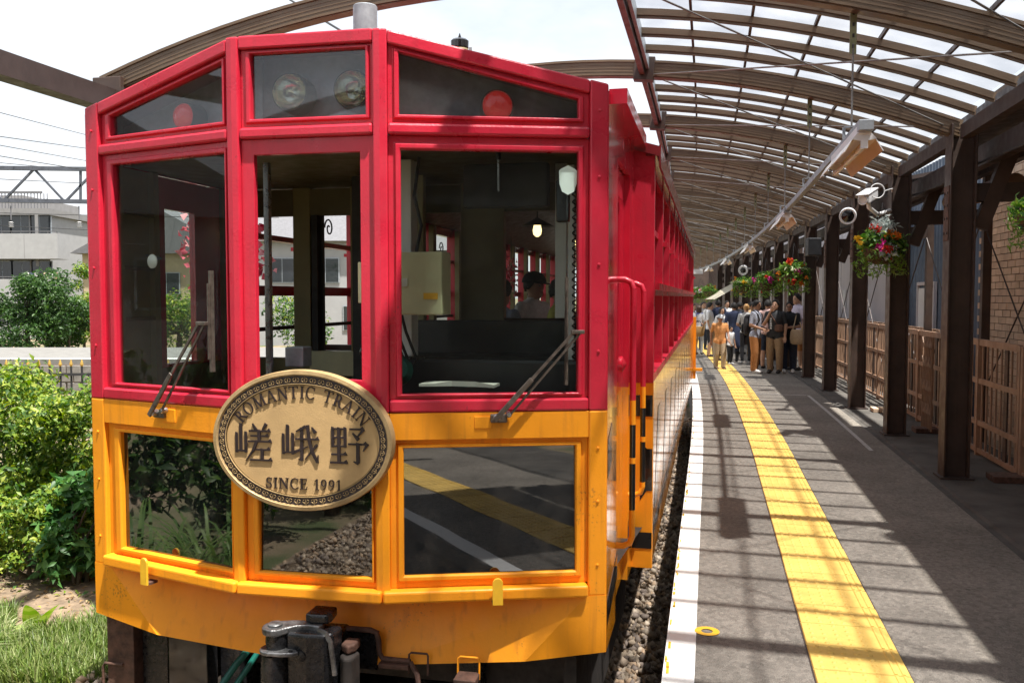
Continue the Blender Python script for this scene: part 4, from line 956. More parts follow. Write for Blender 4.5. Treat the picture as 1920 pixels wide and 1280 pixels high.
# ---- body sides
def bbox(u0, u1, v0, v1, z0, z1, name, m, bevel=0.0, par=None, mi=None):
    g = G(); vs = [BW(u,v,z) for z in (z0,z1) for u, v in ((u0,v0),(u1,v0),(u1,v1),(u0,v1))]
    g.add(vs, [(0,3,2,1),(4,5,6,7),(0,1,5,4),(1,2,6,5),(2,3,7,6),(3,0,4,7)])
    return g.build(name, m, par or train, bevel=bevel)
def bpoly(side, pts, u0, u1, name, m, par=None):
    """polygon in (v, z) extruded between |u| = u0 and u1 on one side of the car"""
    g = G(); g.prism(pts, lambda v, z, d: BW(side*d, v, z), u0, u1); return g.build(name, m, par or train)
for s_ in (-1, 1):
    vf = s_*0.0364
    # cab side in red above, orange below, with a recessed door
    for z0, z1, m in ((SEAM, 2.69, 'red_side'), (zc, SEAM, 'yellow_side')):
        bpoly(s_, [(vf+.004, z0), (.455, z0), (.455, z1), (vf+.004, z1)], 1.31, 1.35, 'cab_side', m)
        bpoly(s_, [(1.12, z0), (1.40, z0), (1.40, z1), (1.12, z1)], 1.31, 1.35, 'cab_side', m)
    bpoly(s_, [(.455,2.45),(1.12,2.45),(1.12,2.69),(.455,2.69)], 1.31, 1.349, 'cab_side', 'red_side')
    # door
    dv0, dv1 = .46, 1.115; wv0, wv1 = .53, .835; wz0 = 1.36 if s_ < 0 else 1.55
    door = bpoly(s_, [(dv0, SEAM), (dv1, SEAM), (dv1, wz0), (dv0, wz0)], 1.28, 1.318, 'cab_door', 'red_side')
    for a, b, z0, z1 in ((vf+.05,.45,.34,2.45),(1.13,1.30,.34,2.45)): bpoly(s_, [(a,z0),(b,z0),(b,z1),(a,z1)], 1.295, 1.309, 'cab_lining', 'cream')
    for a, b in ((.10,.14),(.40,.45)): bpoly(s_, [(a,.34),(b,.34),(b,2.45),(a,2.45)], 1.26, 1.294, 'lining_post', 'cream')
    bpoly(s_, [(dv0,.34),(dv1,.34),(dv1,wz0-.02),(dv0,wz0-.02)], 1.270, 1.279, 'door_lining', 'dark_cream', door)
    for a, b, z0, z1, m in ((dv0,wv0,wz0,2.44,'red_side'),(wv1,dv1,wz0,2.44,'red_side'),(wv0,wv1,2.26,2.44,'red_side'),(dv0,dv1,zc+.02,SEAM,'yellow_side')):
        bpoly(s_, [(a,z0),(b,z0),(b,z1),(a,z1)], 1.28, 1.318, 'door_leaf', m, door)
    bpoly(s_, [(wv0-.02,2.28),(wv1+.02,2.28),(wv1-.02,2.34),(wv0+.04,2.36)], 1.318, 1.335, 'drip_ledge', 'red_side', door)
    bpoly(s_, [(wv0,wz0),(wv1,wz0),(wv1,2.26),(wv0,2.26)], 1.294, 1.300, 'pane', 'side_glass', door)
    G().lathe([(.045,0),(.045,.01),(.01,.03)], BW(s_*1.318, .98, 1.37), 16, axis=BW(s_,0,0)-BW(0,0,0)).build('handle', 'red_side', door, smooth=True)
    # eave over the cab side
    bpoly(s_, [(.12, ZR0-.075), (1.36, ZR0-.075), (1.36, ZR0-.005), (.12, ZR0-.005)], 1.34, 1.425, 'cab_eave', 'red_side')
    # step plate where the wider saloon begins
    for z0, z1, m in ((SEAM, 2.66, 'red_paint'), (.075, SEAM, 'yellow_paint')):
        bbox(s_*1.30, s_*1.475, 1.392, 1.452, z0, z1, 'body_end', m, 0.004)
    for z0, z1 in ((1.02,1.15),(.20,.30)): bbox(s_*1.352, s_*1.473, 1.3885, 1.3925, z0, z1, 'black_band', 'black_gloss')
    g = G(); vs = [BW(s_*u, 1.3895, z) for u, z in ((1.40,.86),(1.44,.82),(1.473,.82),(1.473,.56),(1.44,.56),(1.40,.50))]
    g.add(vs, [(0,1,2,3,4,5)]); g.add([p + (BW(0,.003,0)-BW(0,0,0)) for p in vs], [(5,4,3,2,1,0)]); g.build('black_band', 'black_gloss', train, fix=False)
    # grab rails
    for v, zl, zh, out in ((.47, .47, 1.84, 1.43), (1.17, .58, 1.83, 1.43)):
        g = G(); zs = SEAM
        def seg(a, b, m):
            G().tube([BW(s_*out, v, a), BW(s_*out, v, b)], .016, 10).build('grab_rail', m, train, smooth=True)
        seg(SEAM, zh-.05, 'red_paint'); seg(1.10, SEAM, 'yellow_paint'); seg(.93, 1.10, 'black_gloss'); seg(.90,.93,'yellow_paint'); seg(.66,.90,'black_gloss'); seg(zl+.05,.66,'yellow_paint')
        G().tube([BW(s_*out,v,zh-.05), BW(s_*(out-.012),v,zh-.015), BW(s_*(out-.045),v,zh), BW(s_*1.35,v,zh)], .016, 10).build('grab_rail', 'red_paint', train, smooth=True)
        G().tube([BW(s_*out,v,zl+.05), BW(s_*(out-.012),v,zl+.015), BW(s_*(out-.045),v,zl), BW(s_*1.35,v,zl)], .016, 10).build('grab_rail', 'yellow_paint', train, smooth=True)
    # black warning stripes on the cab side
    for pts in ([(.06,.20),(.50,.30),(.50,.42),(.06,.32)], [(.06,1.08),(.22,1.14),(.22,.96),(.06,.90)], [(.30,1.16),(.49,1.16),(.49,.99),(.36,.99)], [(1.13,.30),(1.39,.30),(1.39,.42),(1.13,.42)]):
        bpoly(s_, pts, 1.3505, 1.3525, 'stripe', 'black_gloss') if pts[0][0] != .30 else None
    # saloon lower wall, stripes
    bpoly(s_, [(1.452,.075),(CL,.075),(CL,SEAM),(1.452,SEAM)], 1.43, 1.468, 'side_wall', 'yellow_side')
    bpoly(s_, [(1.46,.23),(CL-.05,.23),(CL-.05,.31),(1.46,.31)], 1.4685, 1.4705, 'stripe', 'black_gloss')
    for i in range(12):
        v = 1.7 + i*1.04; bpoly(s_, [(v,.38),(v+.26,.38),(v+.62,1.0),(v+.36,1.0)], 1.4685, 1.4705, 'stripe', 'black_gloss')
    bpoly(s_, [(1.452,SEAM),(CL,SEAM),(CL,SEAM+.05),(1.452,SEAM+.05)], 1.38, 1.472, 'side_sill', 'red_paint')
    for i in range(13):
        v = 1.46 + i*1.055; w = .09 if i else .05
        bbox(s_*1.36, s_*1.466, v, v+w, SEAM+.05, 2.60, 'side_post', 'red_paint', 0.004)
        if i: bbox(s_*1.44, s_*1.50, v+.02, v+w+.03, 2.12, 2.15, 'post_bracket', 'red_paint')
    bpoly(s_, [(1.452,1.795),(CL,1.795),(CL,1.835),(1.452,1.835)], 1.425, 1.505, 'arm_rail', 'red_paint')
    bpoly(s_, [(1.452,1.76),(CL,1.76),(CL,1.795),(1.452,1.795)], 1.44, 1.478, 'arm_rail', 'red_paint')
    bpoly(s_, [(1.47,2.17),(CL,2.17),(CL,2.21),(1.47,2.21)], 1.375, 1.435, 'transom', 'red_paint')
    bpoly(s_, [(1.452,2.50),(CL,2.50),(CL,2.63),(1.452,2.63)], 1.40, 1.462, 'head_rail', 'red_side')
    bpoly(s_, [(1.36,2.53),(CL,2.53),(CL,2.66),(1.36,2.66)], 1.500, 1.512, 'eave_board', 'maroon')
    bpoly(s_, [(1.38,2.60),(CL,2.60),(CL,2.612),(1.38,2.612)], 1.42, 1.500, 'soffit', 'maroon')
    # end upright and foot step at the far end
    bbox(s_*1.47, s_*1.53, CL-.08, CL, .10, 1.35, 'end_upright', 'yellow_paint'); bbox(s_*1.47, s_*1.66, CL-.10, CL+.06, .26, .31, 'end_step', 'yellow_paint')
# far end wall
bbox(-1.40, 1.40, CL-.03, CL, .1, 1.22, 'end_wall', 'yellow_paint')
for u0, u1 in ((-1.40,-1.2),(-.45,-.35),(.35,.45),(1.2,1.40)): bbox(u0, u1, CL-.03, CL, 1.22, 2.6, 'end_post', 'red_paint')

# ---- floor, underframe, running gear
G().add([PL(.03,.33,-.08), PR(LR-.03,.33,-.08), BW(1.42,1.45,.33), BW(1.42,CL,.33), BW(-1.42,CL,.33), BW(-1.42,1.45,.33)], [(0,1,2,3,4,5)]).build('floor', 'inner_dark', train, fix=False)
bbox(-1.15, 1.15, .22, CL, -.22, .05, 'underframe', 'dark_under')
for s_ in (-1, 1):
    bbox(s_*1.14, s_*1.20, .10, 2.6, -.60, .02, 'frame_plate', 'dark_under')
    bbox(s_*.60, s_*.72, .12, .55, -.72, .0, 'guard_arm', 'black_iron', 0.006)
for v in (2.4, 4.2, 11.6, 13.2):
    for s_ in (-1, 1):
        w = G().lathe([(.10,-.03),(.43,-.03),(.43,.06),(.455,.065),(.455,.09),(.10,.09)], BW(s_*.5335, v, RAIL_Z+.44), 28, axis=BW(-s_,0,0)-BW(0,0,0)).build('wheel', 'black_iron', train, smooth=True)
    G().tube([BW(-.75,v,RAIL_Z+.44), BW(.75,v,RAIL_Z+.44)], .06, 10).build('axle', 'black_iron', train)
for vb in (3.3, 12.4):
    for s_ in (-1, 1): bbox(s_*.78, s_*.90, vb-1.3, vb+1.3, -.42, -.2, 'bogie_frame', 'black_iron', 0.02)
# brown step frame, bracket and bolts at the garden-side corner
bbox(-1.30, -1.14, -.02, .12, -.74, .06, 'step_frame', 'rust_brown', 0.004)
bbox(-1.13, -.98, .04, .14, -.70, .04, 'step_frame', 'black_iron', 0.004)
bbox(-.95, -.72, .00, .10, -.66, .02, 'air_box', 'black_gloss', 0.006)
g = G(); g.tube([BW(-1.32,-.03,-.30), BW(-1.32,-.03,-.21), BW(-1.31,-.03,-.19), BW(-1.20,-.03,-.19)], .007, 6); g.build('wire_handle', 'rust_brown', train, smooth=True)
for u in (-.92, -.77):
    G().lathe([(.020,0),(.020,.02),(.012,.03)], BW(u, -.02, -.40), 12, axis=BW(0,-1,0)-BW(0,0,0)).build('bolt', 'steel', train, smooth=True)
g = G(); g.tube([BW(-.98,-.02,-.52), BW(-.90,-.08,-.50), BW(-.78,-.10,-.42), BW(-.66,-.04,-.30), BW(-.58,.04,-.16), BW(-.50,.12,-.05)], .018, 10); g.build('air_hose', 'hose_green', train, smooth=True)
g = G(); g.tube([BW(-1.0,0,-.56), BW(-.90,-.05,-.55), BW(-.76,-.07,-.48), BW(-.62,-.01,-.34), BW(-.54,.07,-.2), BW(-.46,.14,-.06)], .016, 10); g.build('air_hose', 'hose_green', train, smooth=True)
g = G(); g.tube([BW(-1.36,.10,.62), BW(-1.42,.10,.62), BW(-1.425,.10,.60), BW(-1.42,.10,.50), BW(-1.36,.10,.47)], .018, 8); g.build('side_handle', 'lamp_white', train, smooth=True)

# ---- coupler: shank, head with knuckle jaw and guard arm
def cpl(name, poly, z0, z1, m, bevel, par):
    g = G(); n = len(poly); g.add([FW(u, v, z0) for u, v in poly] + [FW(u, v, z1) for u, v in poly], [tuple(range(n))[::-1], tuple(range(n,2*n))] + [(k,(k+1)%n,n+(k+1)%n,n+k) for k in range(n)])
    return g.build(name, m, par, bevel=bevel, bseg=3)
bbox(-.10, .12, -.30, .3, -.06, .16, 'coupler_shank', 'black_iron', 0.02)
ch = cpl('coupler_head', [(-.10,-.30),(-.10,-.40),(-.05,-.435),(.04,-.44),(.12,-.43),(.155,-.40),(.16,-.30)], -.22, .235, 'black_iron', .016, train)
arc_ = lambda cx, cy, r, a0, a1, n=8: [(cx + r*math.cos(R(a0+(a1-a0)*i/n)), cy + r*math.sin(R(a0+(a1-a0)*i/n))) for i in range(n+1)]
cpl('jaw_top', arc_(-.115,-.42,.062,110,300) + [(-.06,-.44),(-.02,-.40),(.03,-.385),(.085,-.395),(.09,-.34),(.0,-.33),(-.06,-.335)], .225, .258, 'worn_iron', .008, ch)
cpl('jaw_lug', arc_(-.125,-.435,.058,90,270) + [(-.06,-.49),(-.005,-.475),(.01,-.455),(-.01,-.435),(-.07,-.42)], .140, .160, 'worn_iron', .006, ch)
G().lathe([(.060,-.30),(.062,.05),(.058,.135)], FW(-.118,-.432,0), 24).build('knuckle', 'black_iron', ch, smooth=True)
G().lathe([(.048,.16),(.050,.19),(.048,.225)], FW(-.112,-.42,0), 24).build('knuckle_boss', 'black_iron', ch, smooth=True)
G().lathe([(.034,0),(.034,.008),(.028,.013),(.002,.014)], FW(-.118,-.42,.258), 20).build('knuckle_pin', 'worn_iron', ch, smooth=True)
G().lathe([(.010,0),(.010,.004),(.002,.005)], FW(-.025,-.462,.160), 12).build('lug_hole', 'black_iron', ch)
g = G(); g.sweep([FW(.085,-.405,.245), FW(.125,-.415,.235), FW(.148,-.42,.20), FW(.162,-.42,.10), FW(.168,-.42,.05)], .018, .014, ups=[FW(0,-1,0)-FW(0,0,0)]*5); g.build('jaw_edge', 'worn_iron', ch)
G().lathe([(.030,-.012),(.026,.006),(.008,.010)], FW(.01,-.44,.13), 16, axis=FW(0,-1,0)-FW(0,0,0)).build('casting_boss', 'black_iron', ch, smooth=True)
cpl('lock_lifter', [(.0,-.33),(.0,-.36),(.03,-.37),(.11,-.365),(.12,-.33),(.11,-.24),(.0,-.24)], .255, .30, 'black_iron', .012, ch)
cpl('guard_arm', [(.165,-.36),(.20,-.40),(.235,-.39),(.245,-.30),(.165,-.28)], -.16, .12, 'dark_under', .015, ch)
cpl('guard_arm', [(.165,-.34),(.21,-.37),(.235,-.33),(.23,-.26),(.165,-.26)], .125, .165, 'rust_brown', .01, ch)
g = G(); g.tube([SK(.80,.03,.02), SK(.84,-.02,.04), SK(.86,-.10,.06), SK(.84,-.20,.05)], .012, 8); g.build('brake_pipe', 'rust_brown', train, smooth=True)
for i in range(9): G().lathe([(.013,-.004),(.017,0),(.013,.004)], SK(.44 + .006*math.sin(i*2), -.06 - i*.026, .05), 8, axis=(1 if i % 2 else 0, 0, 0 if i % 2 else 1)).build('chain_link', 'rust_brown', train)
# ---- interior
def ibox(a, b, name, m, bevel=0.0, par=None):
    lo = [min(x, y) for x, y in zip(a, b)]; hi = [max(x, y) for x, y in zip(a, b)]
    return bbox(lo[0], hi[0], lo[1], hi[1], lo[2], hi[2], name, m, bevel, par)
ibox((.18,.25,.33),(1.26,.72,1.44), 'driver_desk', 'console', 0.02)
ibox((.18,.74,.33),(1.26,.80,1.62), 'desk_back', 'console', 0.01)
ibox((.14,-.02,1.72),(.34,.10,1.92), 'switch_box', 'pale_cream', 0.006); ibox((.345,-.03,1.665),(.57,.12,1.965), 'switch_box', 'pale_cream', 0.006)
ibox((.24,.2,1.45),(.34,.30,2.44), 'control_column', 'lamp_white', 0.006)
ibox((-.02,.25,.33),(.14,.60,1.28), 'control_stand', 'dark_cream', 0.01)
G().tube([BW(.15,.05,1.32), BW(.15,.05,1.46)], .010, 8).build('lever', 'steel', train); G().ball(BW(.15,.05,1.48), .030).build('lever_knob', 'black_gloss', train, smooth=True)
G().tube([BW(.20,.05,1.30), BW(.20,.05,1.44)], .010, 8).build('lever', 'steel', train); G().ball(BW(.20,.05,1.455), .024).build('lever_knob', 'black_gloss', train, smooth=True)
G().lathe([(.075,0),(.08,.03),(.055,.07),(.015,.08)], BW(.30,.10,1.38), 16, axis=(0,-1,0.3)).build('gauge', 'hose_green', train, smooth=True)
g = G(); pts = [(.45,-.02),(.52,-.005),(.60,.03),(.72,.02),(.82,-.01),(.82,.10),(.45,.10)]
g.add([BW(u, v, 1.335 + (.012 if i in (2,3) else 0)) for i, (u, v) in enumerate(pts)] + [BW(u, v, 1.322) for u, v in pts], [tuple(range(7)), tuple(range(7,14))[::-1]] + [(k,(k+1)%7,7+(k+1)%7,7+k) for k in range(7)]); g.build('folded_paper', 'paper', train)
G().prism([(.856-.042,2.33),(.856-.03,2.34),(.856,2.355),(.856+.03,2.34),(.856+.042,2.33),(.856+.04,2.27),(.856+.028,2.235),(.856,2.22),(.856-.028,2.235),(.856-.04,2.27)], PR, -.0375, -.0365).build('shield_sticker', 'mint_sticker', train)
G().tube([PR(.54,2.44,-.10), PR(.54,2.385,-.10)], .012, 8).build('mirror_stem', 'console', train); G().tube([PR(.54,2.385,-.10), PR(.54,2.24,-.10)], .005, 6).build('mirror_stem', 'steel', train)
pts = []
for i in range(220):
    t = i/219; a = t*2*math.pi*22; pts.append(BW(1.185 + .011*math.cos(a), .10 + .011*math.sin(a), 1.45 + .80*t))
G().tube(pts, .004, 5).build('coiled_cord', 'wire_black', train, smooth=True)
ibox((1.10,.06,2.10),(1.16,.12,2.30), 'handset', 'black_gloss', 0.01); ibox((1.12,.30,1.44),(1.15,.34,2.4), 'white_conduit', 'lamp_white')
ibox((1.02,.5,1.64),(1.08,.56,2.44), 'cab_stanchion', 'lamp_white', .004)
# gauges, labels, wiring and a small mirror in the cab
ibox((.36,-.035,1.80),(.40,-.031,1.84), 'label', 'paper'); ibox((.48,-.035,1.74),(.55,-.031,1.77), 'label', 'yellow_light'); ibox((.16,-.025,1.82),(.22,-.021,1.87), 'label', 'paper')
for k, (u0, z0) in enumerate(((.30,1.66),(.33,1.70),(.27,1.68))):
    G().tube([BW(u0,.05,z0), BW(u0+.02,.08,z0-.12), BW(u0+.07,.10,z0-.26), BW(u0+.09,.14,1.45)], .008, 6).build('wiring', 'wire_black', train, smooth=True)
G().tube([BW(.40,.15,2.44), BW(.38,.13,2.25), BW(.42,.12,2.1), BW(.40,.10,1.97)], .009, 6).build('wiring', 'wire_black', train, smooth=True)
ibox((.58,.30,2.20),(1.02,.36,2.42), 'destination_box', 'inner_dark', .01)
G().lathe([(.034,0),(.036,.006),(.030,.010)], PL(.41,1.93,-.07), 20, axis=PL(0,0,1)-PL(0,0,0)).build('round_mirror', 'lamp_white', train, smooth=True)
G().tube([PL(.41,1.93,-.075), PL(.36,1.95,-.16), PL(.20,1.97,-.20)], .006, 6).build('mirror_arm', 'wire_black', train)
for z in (1.62, 1.90, 2.2): bpoly(-1, [(.14,z),(.40,z),(.40,z+.02),(.14,z+.02)], 1.26, 1.294, 'lining_rail', 'dark_cream')
# partition between cab and saloon
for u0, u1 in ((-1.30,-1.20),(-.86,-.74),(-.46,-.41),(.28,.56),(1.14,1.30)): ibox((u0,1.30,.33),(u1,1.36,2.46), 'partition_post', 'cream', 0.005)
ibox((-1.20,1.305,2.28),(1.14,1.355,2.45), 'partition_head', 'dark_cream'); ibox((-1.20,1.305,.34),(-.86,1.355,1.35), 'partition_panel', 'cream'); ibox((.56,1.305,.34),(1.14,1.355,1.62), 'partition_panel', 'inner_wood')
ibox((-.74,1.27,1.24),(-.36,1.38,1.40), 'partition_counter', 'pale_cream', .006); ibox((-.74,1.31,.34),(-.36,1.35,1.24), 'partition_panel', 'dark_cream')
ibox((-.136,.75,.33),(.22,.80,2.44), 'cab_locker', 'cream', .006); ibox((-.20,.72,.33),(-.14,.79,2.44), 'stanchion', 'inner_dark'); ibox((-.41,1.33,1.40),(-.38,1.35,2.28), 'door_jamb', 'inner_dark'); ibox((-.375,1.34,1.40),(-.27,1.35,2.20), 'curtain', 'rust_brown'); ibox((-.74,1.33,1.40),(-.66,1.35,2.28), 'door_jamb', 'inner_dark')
ibox((-.72,1.28,1.40),(-.68,1.34,2.28), 'partition_mullion', 'inner_dark'); ibox((-.27,.02,1.40),(-.17,.12,1.50), 'desk_unit', 'galv', .006)
g = G(); g.tube([PL(LL-.02,1.40,-.10), PL(LL-.02,2.42,-.10)], .012, 8); g.build('sliding_sash', 'steel', train)
ibox((-.31,-.10,1.36),(-.285,-.07,2.40), 'sliding_sash', 'steel')
# wrought iron scroll in the saloon window
def scroll(u, v, z, s=1):
    pts = []
    for i in range(46):
        a = i/45*4.3*math.pi/1.6; r = .085*(1 - i/45*.82); pts.append(BW(u, v + s*r*math.cos(a), z + r*math.sin(a)))
    G().tube(pts, .007, 6).build('iron_scroll', 'wire_black', train, smooth=True)
for v in (2.75, 3.8, 4.9, 6.0): scroll(-1.40, v, 2.06); scroll(-1.40, v+.3, 2.34, -1)
# wooden benches
for i in range(9):
    v = 2.3 + i*1.28
    for u0, u1 in ((-1.32,-.38),(.38,1.32)):
        b = ibox((u0,v,.70),(u1,v+.42,.75), 'bench', 'inner_wood', 0.006)
        ibox((u0,v+.40,.75),(u1,v+.45,1.36), 'backrest', 'inner_wood', 0.012, b); ibox((u0+.04,v+.04,.33),(u0+.09,v+.40,.70), 'bench_leg', 'inner_dark', 0, b); ibox((u1-.09,v+.04,.33),(u1-.04,v+.40,.70), 'bench_leg', 'inner_dark', 0, b)
# side glazing rails in cream inside the saloon
for s_ in (-1, 1):
    for i in range(13):
        v = 1.46 + i*1.055; ibox((s_*1.30, v-.01, 1.1),(s_*1.358, v+.10, 2.58), 'inner_post', 'cream')
    ibox((s_*1.39,1.46,1.50),(s_*1.41,CL-.1,1.53), 'guard_rail', 'beam_dark'); ibox((s_*1.42,1.46,.33),(s_*1.428,CL-.1,1.22), 'inner_panel', 'dark_cream')
# pendant lamps
for i in range(5):
    v = 3.9 + i*2.1; c = BW(.26, v, 0)
    p = G().tube([c + Vector((0,0,2.86)), c + Vector((0,0,2.46))], .008, 6).build('pendant_lamp', 'wire_black', train)
    G().lathe([(.02,2.47),(.03,2.46),(.14,2.405),(.15,2.395),(.135,2.395),(.025,2.44)], (c.x,c.y,0), 20).build('lamp_shade', 'console', p, smooth=True)
    G().lathe([(.012,2.30),(.035,2.32),(.042,2.36),(.030,2.41),(.02,2.43)], (c.x,c.y,0), 14).build('bulb', 'bulb', p, smooth=True)

# ================================================================== NAMEPLATE
def ell(a, b, n=72): return [(a*math.cos(2*math.pi*i/n), b*math.sin(2*math.pi*i/n)) for i in range(n)]
NPX, NPZ, NA, NB = .354, 1.100, .436, .322
def nf(x, z, d=0.0): return PCc(NPX + x, NPZ + z, d + .045)
plate = empty('oval_nameplate', nf(0, 0, -.045)); tag(plate, 'oval bronze nameplate with raised lettering on the front of the train', 'nameplate')
g = G(); n = 96; lv = [(1.0,-.02),(1.0,.018),(.992,.026),(.955,.028),(.948,.022),(.940,.020)]
vs = [nf(x, z, d) for s_, d in lv for x, z in ell(NA*s_ if s_ > .9 else s_, NB - NA*(1-s_), n)]; fs = []
for i in range(len(lv)-1): fs += [(i*n+k, i*n+(k+1)%n, (i+1)*n+(k+1)%n, (i+1)*n+k) for k in range(n)]
fs.append(tuple(range(n))[::-1]); g.add(vs, fs); g.build('rim', 'bronze_rim', plate, smooth=True)
def annulus(o_in, o_out, d, name, m, d_in=None):
    g = G(); d_in = d if d_in is None else d_in
    vs = [nf(x, z, d) for x, z in ell(NA-o_out, NB-o_out, n)] + [nf(x, z, d_in) for x, z in ell(NA-o_in, NB-o_in, n)]
    g.add(vs, [(k, (k+1)%n, n+(k+1)%n, n+k) for k in range(n)]); return g.build(name, m, plate, fix=False)
annulus(.062, .024, .0195, 'border_band', 'band_dark')
G().prism(ell(NA-.068, NB-.068, n), nf, -.01, .0165).build('field', 'bronze_plate', plate)
g = G()
for oo, w in ((.0635,.003),(.0225,.003)):
    g.sweep([nf(x, z, .021) for x, z in ell(NA-oo, NB-oo, n)] + [nf(NA-oo, 0, .021)], w, .006, ups=[nf(0,0,1)-nf(0,0,0)]*(n+1))
g.build('border_line', 'bronze_rim', plate)
g = G(); NM = 60
for i in range(NM):
    a = 2*math.pi*(i+.5)/NM; ax, az = NA-.043, NB-.043; cx, cz = ax*math.cos(a), az*math.sin(a); tx, tz = -ax*math.sin(a), az*math.cos(a); l = math.hypot(tx, tz); tx /= l; tz /= l; nx, nz = tz, -tx
    seg_l = l*2*math.pi/NM
    for (dx, dn, ang, L_, W_) in ((-.25,.004,.75,.017,.0045),(.25,.004,-.75,.017,.0045),(-.25,-.008,-.5,.012,.0035),(.25,-.008,.5,.012,.0035),(0,.0,1.57,.026,.003)):
        ox, oz = cx + tx*dx*seg_l + nx*dn, cz + tz*dx*seg_l + nz*dn
        ux, uz = tx*math.cos(ang) + nx*math.sin(ang), tz*math.cos(ang) + nz*math.sin(ang); vx, vz = -uz, ux
        L_ = min(L_, seg_l*.8) if ang != 1.57 else L_
        poly = [(ox-ux*L_/2, oz-uz*L_/2), (ox+vx*W_/2, oz+vz*W_/2), (ox+ux*L_/2, oz+uz*L_/2), (ox-vx*W_/2, oz-vz*W_/2)]
        g.add([nf(x, z, .0235) for x, z in poly] + [nf(x, z, .0185) for x, z in poly], [(0,1,2,3)] + [(k,(k+1)%4,4+(k+1)%4,4+k) for k in range(4)])
tag(g.build('border_ornament', 'bronze_rim', plate, fix=False), kind='stuff')
# --- lettering
def RC(x0, y0, x1, y1): return [(x0,y0),(x1,y0),(x1,y1),(x0,y1)]
def ARC(cx, cy, rxo, ryo, rxi, ryi, a0, a1, n=16):
    o = [(cx+rxo*math.cos(R(a0+(a1-a0)*i/n)), cy+ryo*math.sin(R(a0+(a1-a0)*i/n))) for i in range(n+1)]
    i_ = [(cx+rxi*math.cos(R(a0+(a1-a0)*i/n)), cy+ryi*math.sin(R(a0+(a1-a0)*i/n))) for i in range(n+1)]
    return o + i_[::-1]
def LN(x0, y0, x1, y1, w): return [(x0-w/2,y0),(x0+w/2,y0),(x1+w/2,y1),(x1-w/2,y1)]
def SF(x, y, w=.34, h=.05): return RC(x-w/2, y, x+w/2, y+h)
GL = {
 'I': (.42, [RC(.135,0,.285,1), SF(.21,0), SF(.21,.95)]),
 'R': (.82, [RC(.12,0,.27,1), SF(.19,0), RC(.02,.95,.30,1), ARC(.30,.73,.34,.27,.20,.21,-90,90), RC(.24,.94,.32,1), RC(.24,.46,.32,.52), LN(.42,.5,.74,0,.17), RC(.66,0,.88,.045)]),
 'O': (.96, [ARC(.47,.5,.44,.52,.29,.465,0,180,22), ARC(.47,.5,.44,.52,.29,.465,180,360,22)]),
 'M': (1.14, [LN(.16,0,.18,1,.065), SF(.16,0,.28), LN(.20,1,.56,0,.155), LN(.92,1,.57,0,.06), LN(.97,0,.95,1,.15), SF(.97,0,.32), RC(.04,.95,.22,1), RC(.90,.95,1.10,1)]),
 'A': (.94, [LN(.12,0,.46,1,.06), LN(.80,0,.47,1,.155), RC(.26,.30,.66,.36), SF(.12,0,.26), SF(.80,0,.32)]),
 'N': (.98, [LN(.16,0,.16,1,.06), SF(.16,0,.28), RC(.02,.95,.22,1), LN(.20,1,.80,0,.16), LN(.82,0,.82,1,.06), SF(.82,.95,.28)]),
 'T': (.86, [RC(.35,0,.50,1), SF(.425,0), RC(.03,.93,.82,1), LN(.05,.78,.04,1,.05), LN(.80,.78,.81,1,.05)]),
 'C': (.84, [ARC(.46,.5,.43,.52,.29,.46,48,312,30), LN(.76,.68,.77,.96,.06), LN(.755,.20,.78,.10,.05)]),
 'S': (.64, [ARC(.31,.735,.26,.275,.155,.215,35,270,18), ARC(.31,.255,.27,.275,.145,.215,-150,90,18), LN(.54,.72,.55,.97,.05), LN(.06,.05,.07,.30,.05)]),
 'E': (.74, [RC(.12,0,.27,1), RC(.02,.945,.66,1), RC(.02,0,.68,.055), RC(.27,.48,.52,.53), LN(.66,.0,.69,.24,.05), LN(.63,.78,.65,1,.05), LN(.52,.40,.52,.62,.045)]),
 '1': (.50, [RC(.19,0,.33,1), SF(.26,0,.36), LN(.06,.82,.24,1,.07)]),
 '9': (.64, [ARC(.30,.69,.27,.31,.15,.25,0,180,14), ARC(.30,.69,.27,.31,.15,.25,180,360,14), ARC(.10,.60,.47,.60,.36,.56,-80,8,14)]),
}
def put(g, polys, tf, d0=.0165, d1=.0205):
    for i, pl in enumerate(polys): g.prism(pl, lambda x, y, d: nf(*tf(x, y), d), d0 - .001*0, d1 + .00035*(i % 7))
def arc_text(txt, a, b, h, sp, ang0, ang1):
    tot = sum(GL[c][0] if c != ' ' else .5 for c in txt) + sp*(len(txt)-1); pos = 0
    th = np.linspace(R(ang0), R(ang1), 400); xs, zs = a*np.cos(th), b*np.sin(th); cum = np.concatenate([[0], np.cumsum(np.hypot(np.diff(xs), np.diff(zs)))])
    for c in txt:
        w = GL[c][0] if c != ' ' else .5
        if c != ' ':
            s_ = (pos + w/2)/tot*cum[-1]; i = min(int(np.searchsorted(cum, s_)), 398); tx, tz = xs[i+1]-xs[i-1], zs[i+1]-zs[i-1]; l = math.hypot(tx, tz); tx /= l; tz /= l
            cx, cz = xs[i], zs[i]; k = cum[-1]/tot
            g = G(); put(g, GL[c][1], lambda x, y: (cx + tx*(x-w/2)*k - tz*(y-.5)*h, cz + tz*(x-w/2)*k + tx*(y-.5)*h))
            g.build('letter', 'bronze_dark', plate)
        pos += w + sp
arc_text('ROMANTIC TRAIN', .338, .220, .056, .12, 157, 23)
